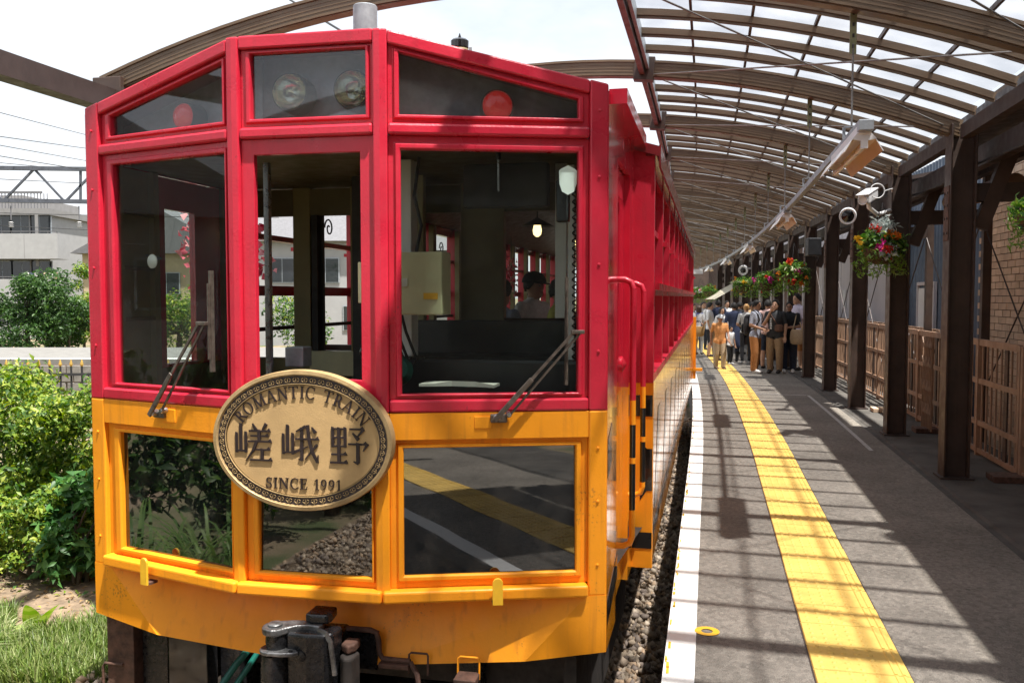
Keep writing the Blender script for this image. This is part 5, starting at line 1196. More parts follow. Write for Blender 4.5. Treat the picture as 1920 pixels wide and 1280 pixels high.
def line_text(txt, cx, cz, width, h, sp=.10):
    tot = sum(GL[c][0] if c != ' ' else .45 for c in txt) + sp*(len(txt)-1); k = width/tot; pos = 0
    for c in txt:
        w = GL[c][0] if c != ' ' else .45
        if c != ' ':
            g = G(); put(g, GL[c][1], lambda x, y: (cx - width/2 + (pos+x)*k, cz - h/2 + y*h)); g.build('letter', 'bronze_dark', plate)
        pos += w + sp
line_text('SINCE 1991', .008, -.198, .368, .049)
def HZ(x0, x1, y, w=.045): return [[(x0,y-w/2),(x1,y-w/2),(x1,y+w/2),(x0,y+w/2)], [(x1-.10,y+w/2-.004),(x1+.015,y-w/2),(x1-.035,y+w/2+.055)]]
def VT(x, y0, y1, w=.085): return [[(x-w/2,y1),(x+w/2,y1),(x+w/2,y0-.02),(x+w*.3,y0+.02),(x-w/2,y0+.035)]]
def DG(x0, y0, x1, y1, w0, w1):
    dx, dy = x1-x0, y1-y0; l = math.hypot(dx, dy); nx, ny = -dy/l, dx/l
    return [[(x0+nx*w0/2,y0+ny*w0/2),(x1+nx*w1/2,y1+ny*w1/2),(x1-nx*w1/2,y1-ny*w1/2),(x0-nx*w0/2,y0-ny*w0/2)]]
def YAMA(): return VT(.17,.97,.28) + VT(.05,.74,.24,.07) + VT(.31,.76,.24,.075) + HZ(.05,.31,.29)[:1]
KJ = {
 'sa': YAMA() + DG(.50,1.0,.59,.84,.03,.09) + DG(.88,1.0,.77,.84,.09,.03) + HZ(.40,.99,.81) + HZ(.44,.94,.68) + HZ(.37,1.02,.54) + VT(.68,.82,.54) + DG(.62,.56,.50,.28,.08,.07) + DG(.50,.29,.30,.03,.07,.02) + HZ(.54,.98,.33) + VT(.76,.33,.06) + HZ(.42,1.03,.06),
 'ga': YAMA() + DG(.66,.96,.40,.83,.085,.03) + HZ(.38,1.02,.64) + VT(.555,.90,.08) + DG(.555,.10,.46,.13,.06,.02) + DG(.36,.30,.72,.45,.085,.025) + DG(.715,1.0,.76,.60,.09,.085) + DG(.76,.61,.84,.30,.085,.085) + DG(.84,.31,.985,.05,.085,.07) + DG(.97,.04,1.0,.24,.08,.015) + DG(.97,.50,.64,.12,.075,.025) + DG(.83,.95,.93,.80,.03,.10),
 'no': VT(.07,.95,.46,.08) + VT(.40,.95,.46,.08) + HZ(.05,.41,.93)[:1] + HZ(.07,.40,.71)[:1] + HZ(.07,.40,.49)[:1] + VT(.235,.94,.06) + HZ(.03,.44,.28) + HZ(-.01,.46,.07,.05) + HZ(.52,.90,.93) + DG(.90,.93,.72,.73,.08,.03) + DG(.60,.83,.76,.66,.03,.10) + HZ(.48,.98,.55) + DG(1.0,.57,.88,.38,.08,.025) + VT(.74,.56,.07,.09) + DG(.75,.06,.62,.11,.07,.02),
}
for k, cx in (('sa',-.236),('ga',-.005),('no',.231)):
    g = G(); put(g, KJ[k], lambda x, y: (cx + (x-.51)*.178, -.017 + (y-.5)*.178), .0165, .0212); g.build('letter', 'bronze_dark', plate)

# small round bolt heads along the front beams
bolt = G().lathe([(.007,0),(.007,.004),(.004,.006)], (0,0,0), 8).build('rivet', 'red_paint'); bm_r = bolt.data; bpy.data.objects.remove(bolt)
bolt = G().lathe([(.007,0),(.007,.004),(.004,.006)], (0,0,0), 8).build('rivet', 'yellow_paint'); bm_y = bolt.data; bpy.data.objects.remove(bolt)
def rivet(fr, x, z, d, me):
    o = bpy.data.objects.new('rivet', me); COL.objects.link(o); o.location = fr(x, z, d); q = (fr(0,0,1)-fr(0,0,0)).to_track_quat('Z','Y'); o.rotation_euler = q.to_euler(); adopt(o, train)
for fr, xs in ((PL, (.05,)), (PR, (.995,))):
    for z in (.5, .8, 1.05): rivet(fr, xs[0], z, 0, bm_y)
    for z in (1.5, 1.9, 2.3, 2.6): rivet(fr, xs[0], z, 0, bm_r)
# ================================================================== VEGETATION HELPERS
def leaves(pts, nrm, size, cols, droop=0.25, wr=0.42, parent=None, name='crown', matn='leaf', jitter=0.9):
    """many small folded leaves. pts (k,3), nrm (k,3) preferred facing, cols (k,3)"""
    k = len(pts); pts = np.asarray(pts, float); nrm = np.asarray(nrm, float) + RNG.normal(0, jitter, (k,3)); nrm /= np.linalg.norm(nrm, axis=1)[:,None] + 1e-9
    rnd = RNG.normal(0, 1, (k,3)); t = np.cross(nrm, rnd); t /= np.linalg.norm(t, axis=1)[:,None] + 1e-9; b = np.cross(nrm, t)
    L_ = (np.asarray(size)*RNG.uniform(0.45, 1.5, k))[:,None]; W_ = L_*wr
    p0 = pts; p1 = pts + t*L_*0.5 + b*W_*0.5 + nrm*W_*0.18; p2 = pts + t*L_ - nrm*L_*droop; p3 = pts + t*L_*0.5 - b*W_*0.5 + nrm*W_*0.18; pm = pts + t*L_*0.5
    V = np.stack([p0,p1,p2,p3,pm], 1).reshape(-1,3); i = 5*np.arange(k)[:,None]
    F = np.concatenate([i+np.array([[0,1,4]]), i+np.array([[1,2,4]]), i+np.array([[2,3,4]]), i+np.array([[3,0,4]])], 1).reshape(-1,3)
    C = np.repeat(np.asarray(cols, float), 4, axis=0)
    return link(name, npmesh(name, V, F, matn, np.clip(C,0,1)), parent)
def pal(cols, k, v=0.22):
    c = np.array(cols)[RNG.integers(0, len(cols), k)]; return c*RNG.uniform(1-v, 1+v, (k,1))
def clump_pts(clumps, k, shell=0.55):
    w = np.array([c[3]*c[3] for c in clumps]); idx = RNG.choice(len(clumps), k, p=w/w.sum()); C = np.array([[*c[:3]] for c in clumps])[idx]; Rr = np.array([c[3] for c in clumps])[idx]
    d = RNG.normal(0,1,(k,3)); d /= np.linalg.norm(d,axis=1)[:,None]; r = Rr*RNG.uniform(shell, 1.05, k)
    sq = np.array([[1,1,c[4] if len(c) > 4 else 0.85] for c in clumps])[idx]
    return C + d*r[:,None]*sq, d
YG = ((0.19,0.27,0.035),(0.14,0.23,0.025),(0.29,0.34,0.05),(0.075,0.15,0.02),(0.045,0.105,0.02))
DG_ = ((0.035,0.085,0.02),(0.05,0.11,0.025),(0.025,0.06,0.018),(0.07,0.14,0.03))
def shrub(base, h, w, k, cols, leaf, label, name='garden_shrub', grp='garden shrubs', nclump=16, stems=7):
    root = empty(name, base); tag(root, label, 'shrub', grp)
    bx_, by_, bz_ = base; cl = []
    for i in range(nclump):
        a = random.uniform(0, 6.28); r = w*math.sqrt(random.random())*.75; z = bz_ + h*random.uniform(.14, .95); s_ = random.uniform(.16,.34)*w*1.15
        r *= 1.0 if z < bz_ + .75*h else .7
        cl.append((bx_ + r*math.cos(a), by_ + r*math.sin(a), min(z, bz_+h-s_*.6), s_, .9))
    p, d = clump_pts(cl, k, .35); d = d*0.6 + np.array([0,-.2,.7])
    leaves(p, d, np.full(k, leaf), pal(cols, k), parent=root, name='crown')
    g = G()
    for i in range(stems):
        c = random.choice(cl); q = Vector(c[:3]); b = Vector((bx_ + random.uniform(-.15,.15)*w, by_ + random.uniform(-.15,.15)*w, bz_)); m_ = (b+q)/2 + Vector((random.uniform(-.1,.1), random.uniform(-.1,.1), 0))
        g.tube([b, m_, q], [.022,.015,.006], 5)
    g.build('stems', 'bark', root)
    return root
def blades(base, k, h, spread, w, cols, bend=0.6, seg=5, parent=None, name='blades', r0=0.1):
    V = []; F = []; C = []
    for i in range(k):
        a = random.uniform(0,6.28); rr = r0*math.sqrt(random.random()); b = Vector((base[0]+rr*math.cos(a), base[1]+rr*math.sin(a), base[2])); a2 = a + random.uniform(-.8,.8); hh = h*random.uniform(.55,1.15); sp = spread*random.uniform(.4,1.2)
        dr = Vector((math.cos(a2), math.sin(a2), 0)); sd = Vector((-dr.y, dr.x, 0)); o = len(V); ww = w*random.uniform(.7,1.2)
        for j in range(seg+1):
            t = j/seg; c = b + dr*sp*(t**1.6) + Vector((0,0,hh*(t - bend*t**2.4))); wj = ww*(1-t**2)*.5 + .0005
            V += [c - sd*wj, c + sd*wj]
        col = np.array(random.choice(cols))*random.uniform(.75,1.25)
        for j in range(seg): F.append((o+2*j, o+2*j+1, o+2*j+3, o+2*j+2)); C.append(col)
    return link(name, npmesh(name, np.array([tuple(v) for v in V]), np.array(F), 'leaf', np.clip(np.array(C),0,1)), parent)

# ================================================================== GARDEN LEFT OF THE TRACK
GZ = -1.0
def gat(px, py): Y = (CAM_H - GZ)*1650/(py - 557); return at(px, py, Y)
SH = [((-5.6,9.6,GZ),1.95,.95,'yellow green leafy shrub at the left edge of the picture'), ((-4.9,9.2,GZ),1.9,.85,'yellow green leafy shrub left of the train, beside the bare soil'), ((-4.2,9.3,GZ),1.85,.8,'yellow green leafy shrub touching the corner of the train'),
      ((-6.4,8.6,GZ),1.9,.9,'yellow green leafy shrub outside the left edge'), ((-3.5,9.9,GZ),1.8,.8,'yellow green shrub hidden behind the train corner')]
for b, h, w, lab in SH: shrub(b, h, w, 8500, YG, .072, lab, nclump=26)
shrub((-4.15,8.35,GZ), 1.05, .5, 1500, ((0.05,0.15,0.04),(0.08,0.20,0.05),(0.04,0.11,0.03),(0.13,0.27,0.07)), .105, 'dark green broad leaved bush at the foot of the train corner', nclump=12)
for i, (x, y, h, w) in enumerate(((-5.15,8.55,.95,.55),(-4.65,8.45,.85,.5),(-5.7,8.3,1.0,.6),(-3.85,8.8,.9,.5))):
    shrub((x,y,GZ), h, w, 2600, YG, .065, 'low yellow green bush spreading over the soil edge, %s from the train' % NAMES[(2,1,3,0)[i]], nclump=16, grp='low bushes')
# bushes that the train windows mirror
for i, (x, y, h, w) in enumerate(((-5.2,4.4,2.3,1.1),(-5.3,2.8,2.4,1.1),(-5.5,1.0,2.2,1.1),(-5.9,-1.2,2.0,1.2),(-6.0,-3.8,2.2,1.3),(-5.3,5.9,2.0,.9))):
    shrub((x,y,GZ), h, w, 5200, DG_ + YG[3:], .12, 'dark green garden bush mirrored in the lower front windows, %s along the track' % NAMES[i], grp='mirrored bushes', nclump=22)
for i, (x, y) in enumerate(((-3.55,3.5),(-3.7,4.15),(-3.8,2.9),(-4.05,3.5),(-3.6,4.7))):
    root = empty('reed_clump', (x,y,GZ)); tag(root, 'clump of long arching grass blades mirrored in the left lower window, %s' % NAMES[i], 'reeds', 'reed clumps')
    blades((x,y,GZ), 80, 2.0, .75, .040, ((0.14,0.24,0.06),(0.10,0.19,0.05),(0.19,0.29,0.09)), bend=.5, seg=8, parent=root, r0=.22)
# soil strip, grass, canna plant
root = struct(G().add([(-12,5.2,GZ+.01),(-2.6,5.0,GZ+.01),(-2.4,11,GZ+.01),(-12,11.5,GZ+.01)], [(0,1,2,3)]).build('garden_soil', 'soil'))
gp = []
gb_ = G()
V = []; F = []; C = []
def grass_patch(n, fx, cols, h=.13, w=.006, lean=.09):
    k = n; X = np.array([fx() for _ in range(k)]); a = RNG.uniform(0,6.28,k); hh = h*RNG.uniform(.4,1.3,k); ww = w*RNG.uniform(.6,1.3,k); ln = lean*RNG.uniform(.2,1.3,k)
    d = np.stack([np.cos(a), np.sin(a), 0*a], 1); s_ = np.stack([-np.sin(a), np.cos(a), 0*a], 1); up = np.array([0,0,1.])
    p0 = X - s_*ww[:,None]; p1 = X + s_*ww[:,None]; m = X + d*ln[:,None]*.35 + up*hh[:,None]*.65; p2 = m + s_*ww[:,None]*.7; p3 = m - s_*ww[:,None]*.7; p4 = X + d*ln[:,None] + up*hh[:,None]
    VV = np.stack([p0,p1,p2,p3,p4],1).reshape(-1,3); i = 5*np.arange(k)[:,None]
    FF = np.concatenate([i+np.array([[0,1,2]]), i+np.array([[0,2,3]]), i+np.array([[3,2,4]])],1).reshape(-1,3)
    return VV, FF, np.repeat(pal(cols, k, .3), 3, axis=0)
def spot1():
    while True:
        x, y = random.uniform(-4.9,-2.75), random.uniform(6.0,7.9)
        if y < 7.15 + .3*math.sin(x*5.3) + .12*math.sin(x*13): return (x, y, GZ+.01)
VV, FF, CC = grass_patch(14000, spot1, ((0.13,0.20,0.04),(0.20,0.26,0.07),(0.08,0.14,0.025),(0.24,0.27,0.11)), .17, .006, .12)
tag(link('grass', npmesh('grass', VV, FF, 'leaf', np.clip(CC,0,1))), 'short green grass in front of the shrubs', 'grass', kind='stuff')
def spot2():
    a = random.uniform(0,6.28); r = .45*math.sqrt(random.random()); return (-4.25 + 1.5*r*math.cos(a), 6.55 + r*math.sin(a)*.8, GZ+.01)
root = empty('grass_tuft', (-4.25,6.55,GZ)); tag(root, 'pale striped ornamental grass tuft at the lower left corner', 'grass tuft')
blades((-4.25,6.55,GZ), 520, .34, .26, .010, ((0.42,0.44,0.24),(0.30,0.36,0.14),(0.50,0.50,0.30)), bend=.45, seg=4, parent=root, r0=.42)
k_ = 700; pts = np.stack([RNG.uniform(-5.4,-2.8,k_), RNG.uniform(6.9,8.9,k_), np.full(k_, GZ+.025)],1)
tag(leaves(pts, np.tile([0,0,1.],(k_,1)), np.full(k_,.05), pal(((0.30,0.20,0.10),(0.22,0.13,0.06),(0.40,0.30,0.16)),k_), name='leaf_litter', jitter=.25), 'dry brown fallen leaves on the soil below the shrubs', 'leaf litter', kind='stuff')
pts = np.stack([RNG.uniform(-5.4,-2.8,260), RNG.uniform(6.9,8.7,260), np.full(260, GZ+.03)],1)
tag(leaves(pts, np.tile([0,-.2,1.],(260,1)), np.full(260,.06), pal(YG,260), name='seedlings', jitter=.5), 'scattered small green seedlings on the soil', 'seedlings', kind='stuff')
cb_ = gat(66, 1205); canna = empty('canna_plant', cb_); tag(canna, 'young canna with broad striped yellow green leaves on the soil', 'plant')
def big_leaf(base, yaw, tilt, L_, W_, cup=.25, bend=.35):
    g = G(); n = 9; d = Vector((math.cos(yaw), math.sin(yaw), 0)); s_ = Vector((-d.y, d.x, 0)); vs = []
    for i in range(n+1):
        t = i/n; ang = tilt - bend*t*1.6; c = Vector(base); 
        acc = Vector((0,0,0)); steps = 12
        for q in range(steps):
            tt = t*(q+.5)/steps; an = tilt - bend*tt*1.8; acc += (d*math.cos(an) + Vector((0,0,1))*math.sin(an))*(L_*t/steps)
        c = c + acc; w = W_*(math.sin(math.pi*min(1, t**.8*.97+.03))**.8)*.5 + .004; up = (Vector((0,0,1))*math.cos(ang) - d*math.sin(ang))
        vs += [c - s_*w + up*w*cup, c, c + s_*w + up*w*cup]
    g.add(vs, [(3*i+j, 3*i+j+1, 3*i+j+4, 3*i+j+3) for i in range(n) for j in (0,1)])
    o = g.build('leaf', 'leaf', canna, fix=False, smooth=True)
    cols = []
    for i in range(n):
        for j in (0,1): cols.append((0.34,0.44,0.09) if i % 2 else (0.22,0.36,0.05))
    setcol(o.data, cols, 4)
for yaw, tilt, L_, W_ in ((-1.4,1.45,.42,.15),(-.3,1.25,.44,.14),(2.9,.85,.24,.15),(-2.2,.55,.26,.14),(0.1,.55,.26,.12)): big_leaf(cb_, yaw, tilt, L_, W_)

# ---- spiked railing and its low wall
rl = empty('spiked_railing', at(80, 730, 14)); tag(rl, 'black iron railing with gilt spear tips behind the shrubs', 'railing')
for i in range(-6, 34):
    px = 12 + i*20.2; p = at(px, 680, 14.5 + i*.03); b = Vector((p.x, p.y, GZ))
    G().tube([b, (p.x,p.y,p.z-.06)], .016, 6).build('picket', 'wire_black', rl)
    G().lathe([(.012,0),(.030,.03),(.020,.07),(.002,.13)], (p.x,p.y,p.z-.06), 6).build('spear_tip', 'gold', rl)
for z_ in (.46, -.6):
    a, b = at(-120, 680, 14.3), at(690, 680, 15.5); G().beam((a.x,a.y,z_), (b.x,b.y,z_), .03, .04).build('rail', 'wire_black', rl)

# ---- opposite platform with stone face
fp = G(); fp.box((-70,25,-1),(14,31,-.02)); fpo = struct(fp.build('far_platform', 'concrete'))
G().box((-70,25.05,-.016),(14,25.4,-.008)).build('edge_line', 'white_line', fpo)
G().box((-70,24.96,-.9),(14,25.0,-.16)).build('stone_face', 'mortar', fpo)
gs = G().box((-.2,-.05,-.12),(.2,.0,.12)).build('stone_block', 'stone_wall', bevel=.02); me_st = gs.data; bpy.data.objects.remove(gs)
for r_i in range(3):
    for i in range(36):
        o = bpy.data.objects.new('stone_block', me_st); COL.objects.link(o); o.location = (-15.4 + i*.42 + (r_i%2)*.2, 24.965, -.30 - r_i*.25); o.scale = (random.uniform(.9,1.0), 1, random.uniform(.92,1)); 
        md = o.modifiers.new('bevel','BEVEL'); md.width = .02; md.segments = 1
        adopt(o, fpo)

# ---- trees and bushes beyond
def tree(base, h, w, k, cols, leaf, label, name='garden_tree', trunk=True, low=.3, grp='trees across the tracks'):
    root = empty(name, base); tag(root, label, 'tree', grp); cl = []
    for i in range(18):
        a = random.uniform(0,6.28); r = w*math.sqrt(random.random())*.7; z = base[2] + h*random.uniform(low,.92); cl.append((base[0]+r*math.cos(a), base[1]+r*math.sin(a), z, w*random.uniform(.28,.45), .85))
    p, d = clump_pts(cl, k, .6); leaves(p, d*.7 + np.array([0,-.1,.6]), np.full(k, leaf), pal(cols, k), parent=root, name='crown')
    g = G(); b = Vector(base); g.tube([b, b+Vector((.05,0,h*.35)), b+Vector((0,0,h*.7))], [w*.07, w*.05, w*.02], 8)
    for c in cl[:7]: g.tube([b+Vector((0,0,h*.4)), (b+Vector((0,0,h*.4))+Vector(c[:3]))/2, Vector(c[:3])], [w*.03,w*.02,w*.006], 5)
    g.build('trunk', 'bark', root)
    return root
def bt(px, py, Y): p = at(px, py, Y); return (p.x, p.y, -0.5)
tree(bt(50,650,34), 3.1, 1.75, 9000, DG_, .16, 'dense round dark green tree below the apartment block', low=.12)
tree(bt(128,650,36), 2.2, 1.1, 4500, DG_ + YG[3:], .16, 'smaller dark bush right of the round tree', low=.1)
tree(bt(158,650,38), 3.9, .9, 3000, YG[1:], .15, 'loose light green tree at the left edge of the train', low=.15)
tree(bt(335,650,36), 2.0, 2.2, 6500, YG[1:], .16, 'low bright hedge seen through the left windscreen', low=.2)
tree(bt(560,650,36), 2.4, 1.6, 2600, YG[1:] + DG_, .16, 'bush seen through the saloon windows', low=.2)
tree(bt(250,650,40), 2.2, 1.6, 2600, DG_, .18, 'dark bush behind the train corner, beyond the opposite platform', low=.2)
for i, (x, y, h, w) in enumerate(((-30,-12,9,5),(-34,20,8,4),(-24,-24,9,5))):
    tree((x,y,-1), h, w, 6000, DG_, .26, 'tall dark tree across the tracks left of the picture, %s' % NAMES[i], low=.3, grp='trees left of the picture')
# ================================================================== HOUSES AND RAILWAY BEYOND
def hbox(root, lo, hi, name, m, par=None, bevel=0.0): return G().box(lo, hi).build(name, m, par or root, bevel=bevel)
def window(root, x, y, z, w, h, name='window'):
    f = hbox(root, (x-w/2-.05,y-.06,z-.05),(x+w/2+.05,y-.02,z+h+.05), name, 'galv')
    n = 2
    for i in range(n):
        x0 = x - w/2 + i*w/n; hbox(root, (x0+.02,y-.075,z),(x0+w/n-.02,y-.055,z+h), 'pane', 'window_dark', f)
    return f
# apartment block
Y = 60; sc = Y/1650.0
def ax(px): return (px-960)*sc
def azz(py): return at(100, py, Y).z
ab = empty('apartment_block', (ax(40), Y, -1)); tag(ab, 'pale apartment block with balconies and laundry at the left edge', 'building')
hbox(ab, (ax(-220),Y,-1),(ax(97),Y+12,azz(400)), 'wall', 'facade_white')
hbox(ab, (ax(-220),Y-.5,azz(404)),(ax(104),Y+12.5,azz(392)), 'roof_slab', 'facade_grey')
hbox(ab, (ax(-220),Y+2,azz(392)),(ax(20),Y+10,azz(360)), 'stair_house', 'facade_grey')
for i in range(26):
    x = ax(-60) + i*.22; hbox(ab, (x-.02,Y+.2,azz(392)),(x+.02,Y+.25,azz(362)), 'roof_baluster', 'roof_grey')
hbox(ab, (ax(-60)-.1,Y+.18,azz(362)),(ax(82),Y+.27,azz(358)), 'roof_rail', 'roof_grey')
for j, (t, b) in enumerate(((441,487),(524,568),(608,640))):
    bal = hbox(ab, (ax(-220),Y-1.6,azz(b)),(ax(134),Y-1.5,azz(t)), 'balcony', 'facade_white'); hbox(ab, (ax(134)-.1,Y-1.5,azz(b)),(ax(134),Y,azz(t)), 'balcony_end', 'facade_white', bal)
    hbox(ab, (ax(-220),Y-1.5,azz(b)),(ax(134)-.1,Y,azz(b)+.15), 'balcony_floor', 'facade_grey', bal); hbox(ab, (ax(-220),Y-1.62,azz(t)+.12),(ax(134),Y-1.56,azz(t)+.17), 'handrail', 'roof_grey', bal)
    for i in range(18): hbox(ab, (ax(134)-.6*i-.04,Y-1.6,azz(t)),(ax(134)-.6*i,Y-1.57,azz(t)+.12), 'rail_post', 'roof_grey', bal)
    for i in range(5): hbox(ab, (ax(134)-2.2*(i+1)-.015,Y-1.605,azz(b)+.05),(ax(134)-2.2*(i+1)+.015,Y-1.6005,azz(t)-.05), 'panel_joint', 'facade_grey', bal)
for j, t in enumerate((404,492)):
    for px in (8, 45, 80, -40, -90): window(ab, ax(px), Y, azz(t+44), 1.5, 1.65)
for i, (px, py) in enumerate(((60,486),(112,486),(20,568),(100,568))):
    hbox(ab, (ax(px)-.4,Y-1.35,azz(py)+.16),(ax(px)+.4,Y-1.05,azz(py)+.8), 'air_conditioner', 'galv', bevel=.03)
for px in (62, -20): hbox(ab, (ax(px)-.05,Y-.12,-1),(ax(px)+.05,Y-.02,azz(404)), 'rain_pipe', 'facade_grey')
hbox(ab, (ax(85),Y-1.0,azz(500)),(ax(90),Y-.9,azz(404)), 'drain_pipe', 'facade_grey')
cols = [('laundry_white','white_paint'),('laundry_blue','corrugated'),('laundry_pink','lavender_wall'),('laundry_dark','console'),('laundry_orange','brick_tile'),('laundry_white','white_paint'),('laundry_red','fence_brown')]
for i, (nm, m) in enumerate(cols):
    x = ax(70) + i*.32; g = G(); vs = []
    for q in range(5): vs += [(x + q*.065, Y-1.40 + .03*math.sin(q*2+i), azz(512)), (x + q*.065, Y-1.40 + .05*math.sin(q*2+i), azz(512)-.75-.1*(i%3))]
    g.add(vs, [(2*q,2*q+2,2*q+3,2*q+1) for q in range(4)]); o = g.build('laundry', m, fix=False)
    md = o.modifiers.new('thickness','SOLIDIFY'); md.thickness = .015
    tag(o, '%s garment drying on the lower balcony, %s from the left' % (nm.split('_')[1], NAMES[i]), 'laundry', 'laundry on the balcony')

def house(px, Y, w, d, h, rh, label, wall='facade_tan', roof='roof_grey', wins=((-.25,.3),(.25,.3)), base=-1, name='house', ridge='x'):
    c = at(px, 600, Y); x, y = c.x, Y; r = empty(name, (x, y, base)); tag(r, label, 'house')
    hbox(r, (x-w/2,y,base),(x+w/2,y+d,base+h), 'wall', wall)
    g = G(); o = .5
    if ridge == 'x': vs = [(x-w/2-o,y-o,base+h-.1),(x+w/2+o,y-o,base+h-.1),(x+w/2+o,y+d+o,base+h-.1),(x-w/2-o,y+d+o,base+h-.1),(x-w/2-o,y+d/2,base+h+rh),(x+w/2+o,y+d/2,base+h+rh)]; fs = [(0,1,5,4),(2,3,4,5),(0,4,3),(1,2,5),(0,3,2,1)]
    else: vs = [(x-w/2-o,y-o,base+h-.1),(x+w/2+o,y-o,base+h-.1),(x+w/2+o,y+d+o,base+h-.1),(x-w/2-o,y+d+o,base+h-.1),(x,y-o,base+h+rh),(x,y+d+o,base+h+rh)]; fs = [(0,4,5,3),(1,2,5,4),(0,1,4),(2,3,5),(0,3,2,1)]
    g.add(vs, fs); rf_ = g.build('roof', roof, r)
    if ridge != 'x': G().add([(x-w/2,y-.02,base+h-.1),(x+w/2,y-.02,base+h-.1),(x,y-.02,base+h+rh*.86),(x-w/2,y+.2,base+h-.1),(x+w/2,y+.2,base+h-.1),(x,y+.2,base+h+rh*.86)], [(0,1,2),(5,4,3),(0,2,5,3),(1,4,5,2),(0,3,4,1)]).build('gable', wall, r)
    n = 7
    for i in range(n):
        t = (i+.5)/n
        if ridge == 'x' and px < 200: hbox(r, (x-w/2-o,y-o+(d/2+o)*t-.05,base+h-.1+(rh+.1)*t+.01),(x+w/2+o,y-o+(d/2+o)*t+.05,base+h-.1+(rh+.1)*t+.045), 'tile_course', roof, rf_)
    for fx, fz in wins: window(r, x + fx*w, y, base + fz*h, min(1.5, w*.24), h*.22)
    return r
house(128, 78, 9, 8, 6.2, 2.2, 'grey roofed house between apartment block and train', 'facade_grey', wins=((.2,.62),(.38,.62)))
house(150, 70, 4, 6, 5.2, 1.6, 'small tan house just left of the train corner', 'facade_tan', wins=((.0,.62),))
house(300, 52, 9, 8, 5.4, 2.6, 'cream house with grey tiled roof seen through the left windscreen', 'facade_tan', ridge='y', wins=((-.28,.55),(.05,.55),(.3,.15)))
house(440, 56, 8, 8, 6.6, 2.2, 'white two storey house seen through the open front window', 'facade_white', wins=((-.3,.6),(.05,.6),(.32,.6),(-.2,.15)))
house(600, 50, 7, 8, 6.0, 2.0, 'white house with dark windows seen through the saloon side', 'facade_white', wins=((-.3,.6),(.05,.6),(.3,.15)))
house(760, 60, 9, 8, 6.0, 2.2, 'grey house behind the saloon of the train', 'facade_grey', wins=((-.3,.6),(.2,.6)))
house(-250, 66, 10, 8, 6.5, 2.4, 'tan house outside the left edge of the picture', 'facade_tan')

def side_house(x0, x1, y0, y1, h, rh, label):
    r = empty('house', ((x0+x1)/2, (y0+y1)/2, -1)); tag(r, label, 'house'); hbox(r, (x0,y0,-1),(x1,y1,-1+h), 'wall', 'facade_grey')
    ym = (y0+y1)/2; G().add([(x0-.5,y0-.5,-1.1+h),(x1+.5,y0-.5,-1.1+h),(x1+.5,y1+.5,-1.1+h),(x0-.5,y1+.5,-1.1+h),(x0-.5,ym,-1+h+rh),(x1+.5,ym,-1+h+rh)], [(0,1,5,4),(2,3,4,5),(0,4,3),(1,2,5),(0,3,2,1)]).build('roof', 'roof_grey', r)
    for i in range(4):
        y = y0 + (i+.5)*(y1-y0)/4; f = hbox(r, (x1+.02,y-.7,1.4),(x1+.06,y+.7,2.8), 'window', 'galv'); hbox(r, (x1+.055,y-.62,1.48),(x1+.08,y+.62,2.72), 'pane', 'window_dark', f)
side_house(-32, -22, -3, 5.5, 5.0, 2.4, 'grey gabled house mirrored in the left windscreen')
side_house(-34, -24, 8, 15, 4.4, 2.0, 'lower grey house left of the picture beyond the railing')
# catenary gantry
gt = empty('catenary_gantry', at(700, 640, 31)); tag(gt, 'grey steel lattice gantry over the tracks at the upper left', 'gantry')
Yg = 31
def gp_(px, py): return at(px, py, Yg)
for py in (318, 379): G().beam(gp_(-420, py-8), gp_(720, py+6), .14, .14).build('chord', 'gantry_steel', gt)
pxs = list(range(-400, 721, 58))
for i in range(len(pxs)-1):
    a, b = (318, 379) if i % 2 == 0 else (379, 318); off = lambda p: (p-150)/1140*14
    G().beam(gp_(pxs[i], a+off(pxs[i])), gp_(pxs[i+1], b+off(pxs[i+1])), .07, .07).build('lattice_bar', 'gantry_steel', gt)
    if i % 4 == 1: G().beam(gp_(pxs[i]+29, 318+off(pxs[i])), gp_(pxs[i]+29, 379+off(pxs[i])), .07, .07).build('lattice_bar', 'gantry_steel', gt)
for px in (-440, 740):
    b = gp_(px, 300); G().box((b.x-.15,b.y-.15,-1),(b.x+.15,b.y+.15,b.z+.6)).build('mast', 'gantry_steel', gt)
for px in (20, 148):
    p = gp_(px, 386)
    G().tube([p, p - Vector((0,0,.5))], .02, 6).build('dropper', 'roof_grey', gt)
    g = G(); g.lathe([(.03,0),(.09,.03),(.03,.06),(.09,.10),(.03,.13),(.09,.17),(.03,.20)], p - Vector((0,0,.75)), 10); g.build('insulator', 'facade_white', gt, smooth=True)
wires = [((-60,196),(180,258),28,44),((-60,248),(180,281),27,40),((-60,262),(180,305),29,45),((-60,300),(180,322),35,40),((-60,333),(180,345),30,40),((-60,398),(180,404),30,34),((-60,420),(180,432),30,44),((300,340),(460,362),30,30)]
for i, (a, b, y0, y1) in enumerate(wires):
    p, q = at(*a, y0), at(*b, y1); d = (q-p); pts = [p - d*2.0 + d*5*t/24 + Vector((0,0,-.0 + .12*((t-12)/12)**2)) for t in range(25)]
    tag(G().tube(pts, .014, 5).build('overhead_wire', 'wire_black'), 'thin black overhead wire crossing the sky at upper left, %s from the top' % NAMES[i], 'wire', 'overhead wires')
# cable hanging behind the train roof
p, q = at(560,10,20), at(700,95,16); tag(G().tube([p + (q-p)*(-1.5+t*.25) for t in range(18)], .022, 6).build('overhead_cable', 'wire_black'), 'black cable descending behind the grey vent pipe', 'cable')

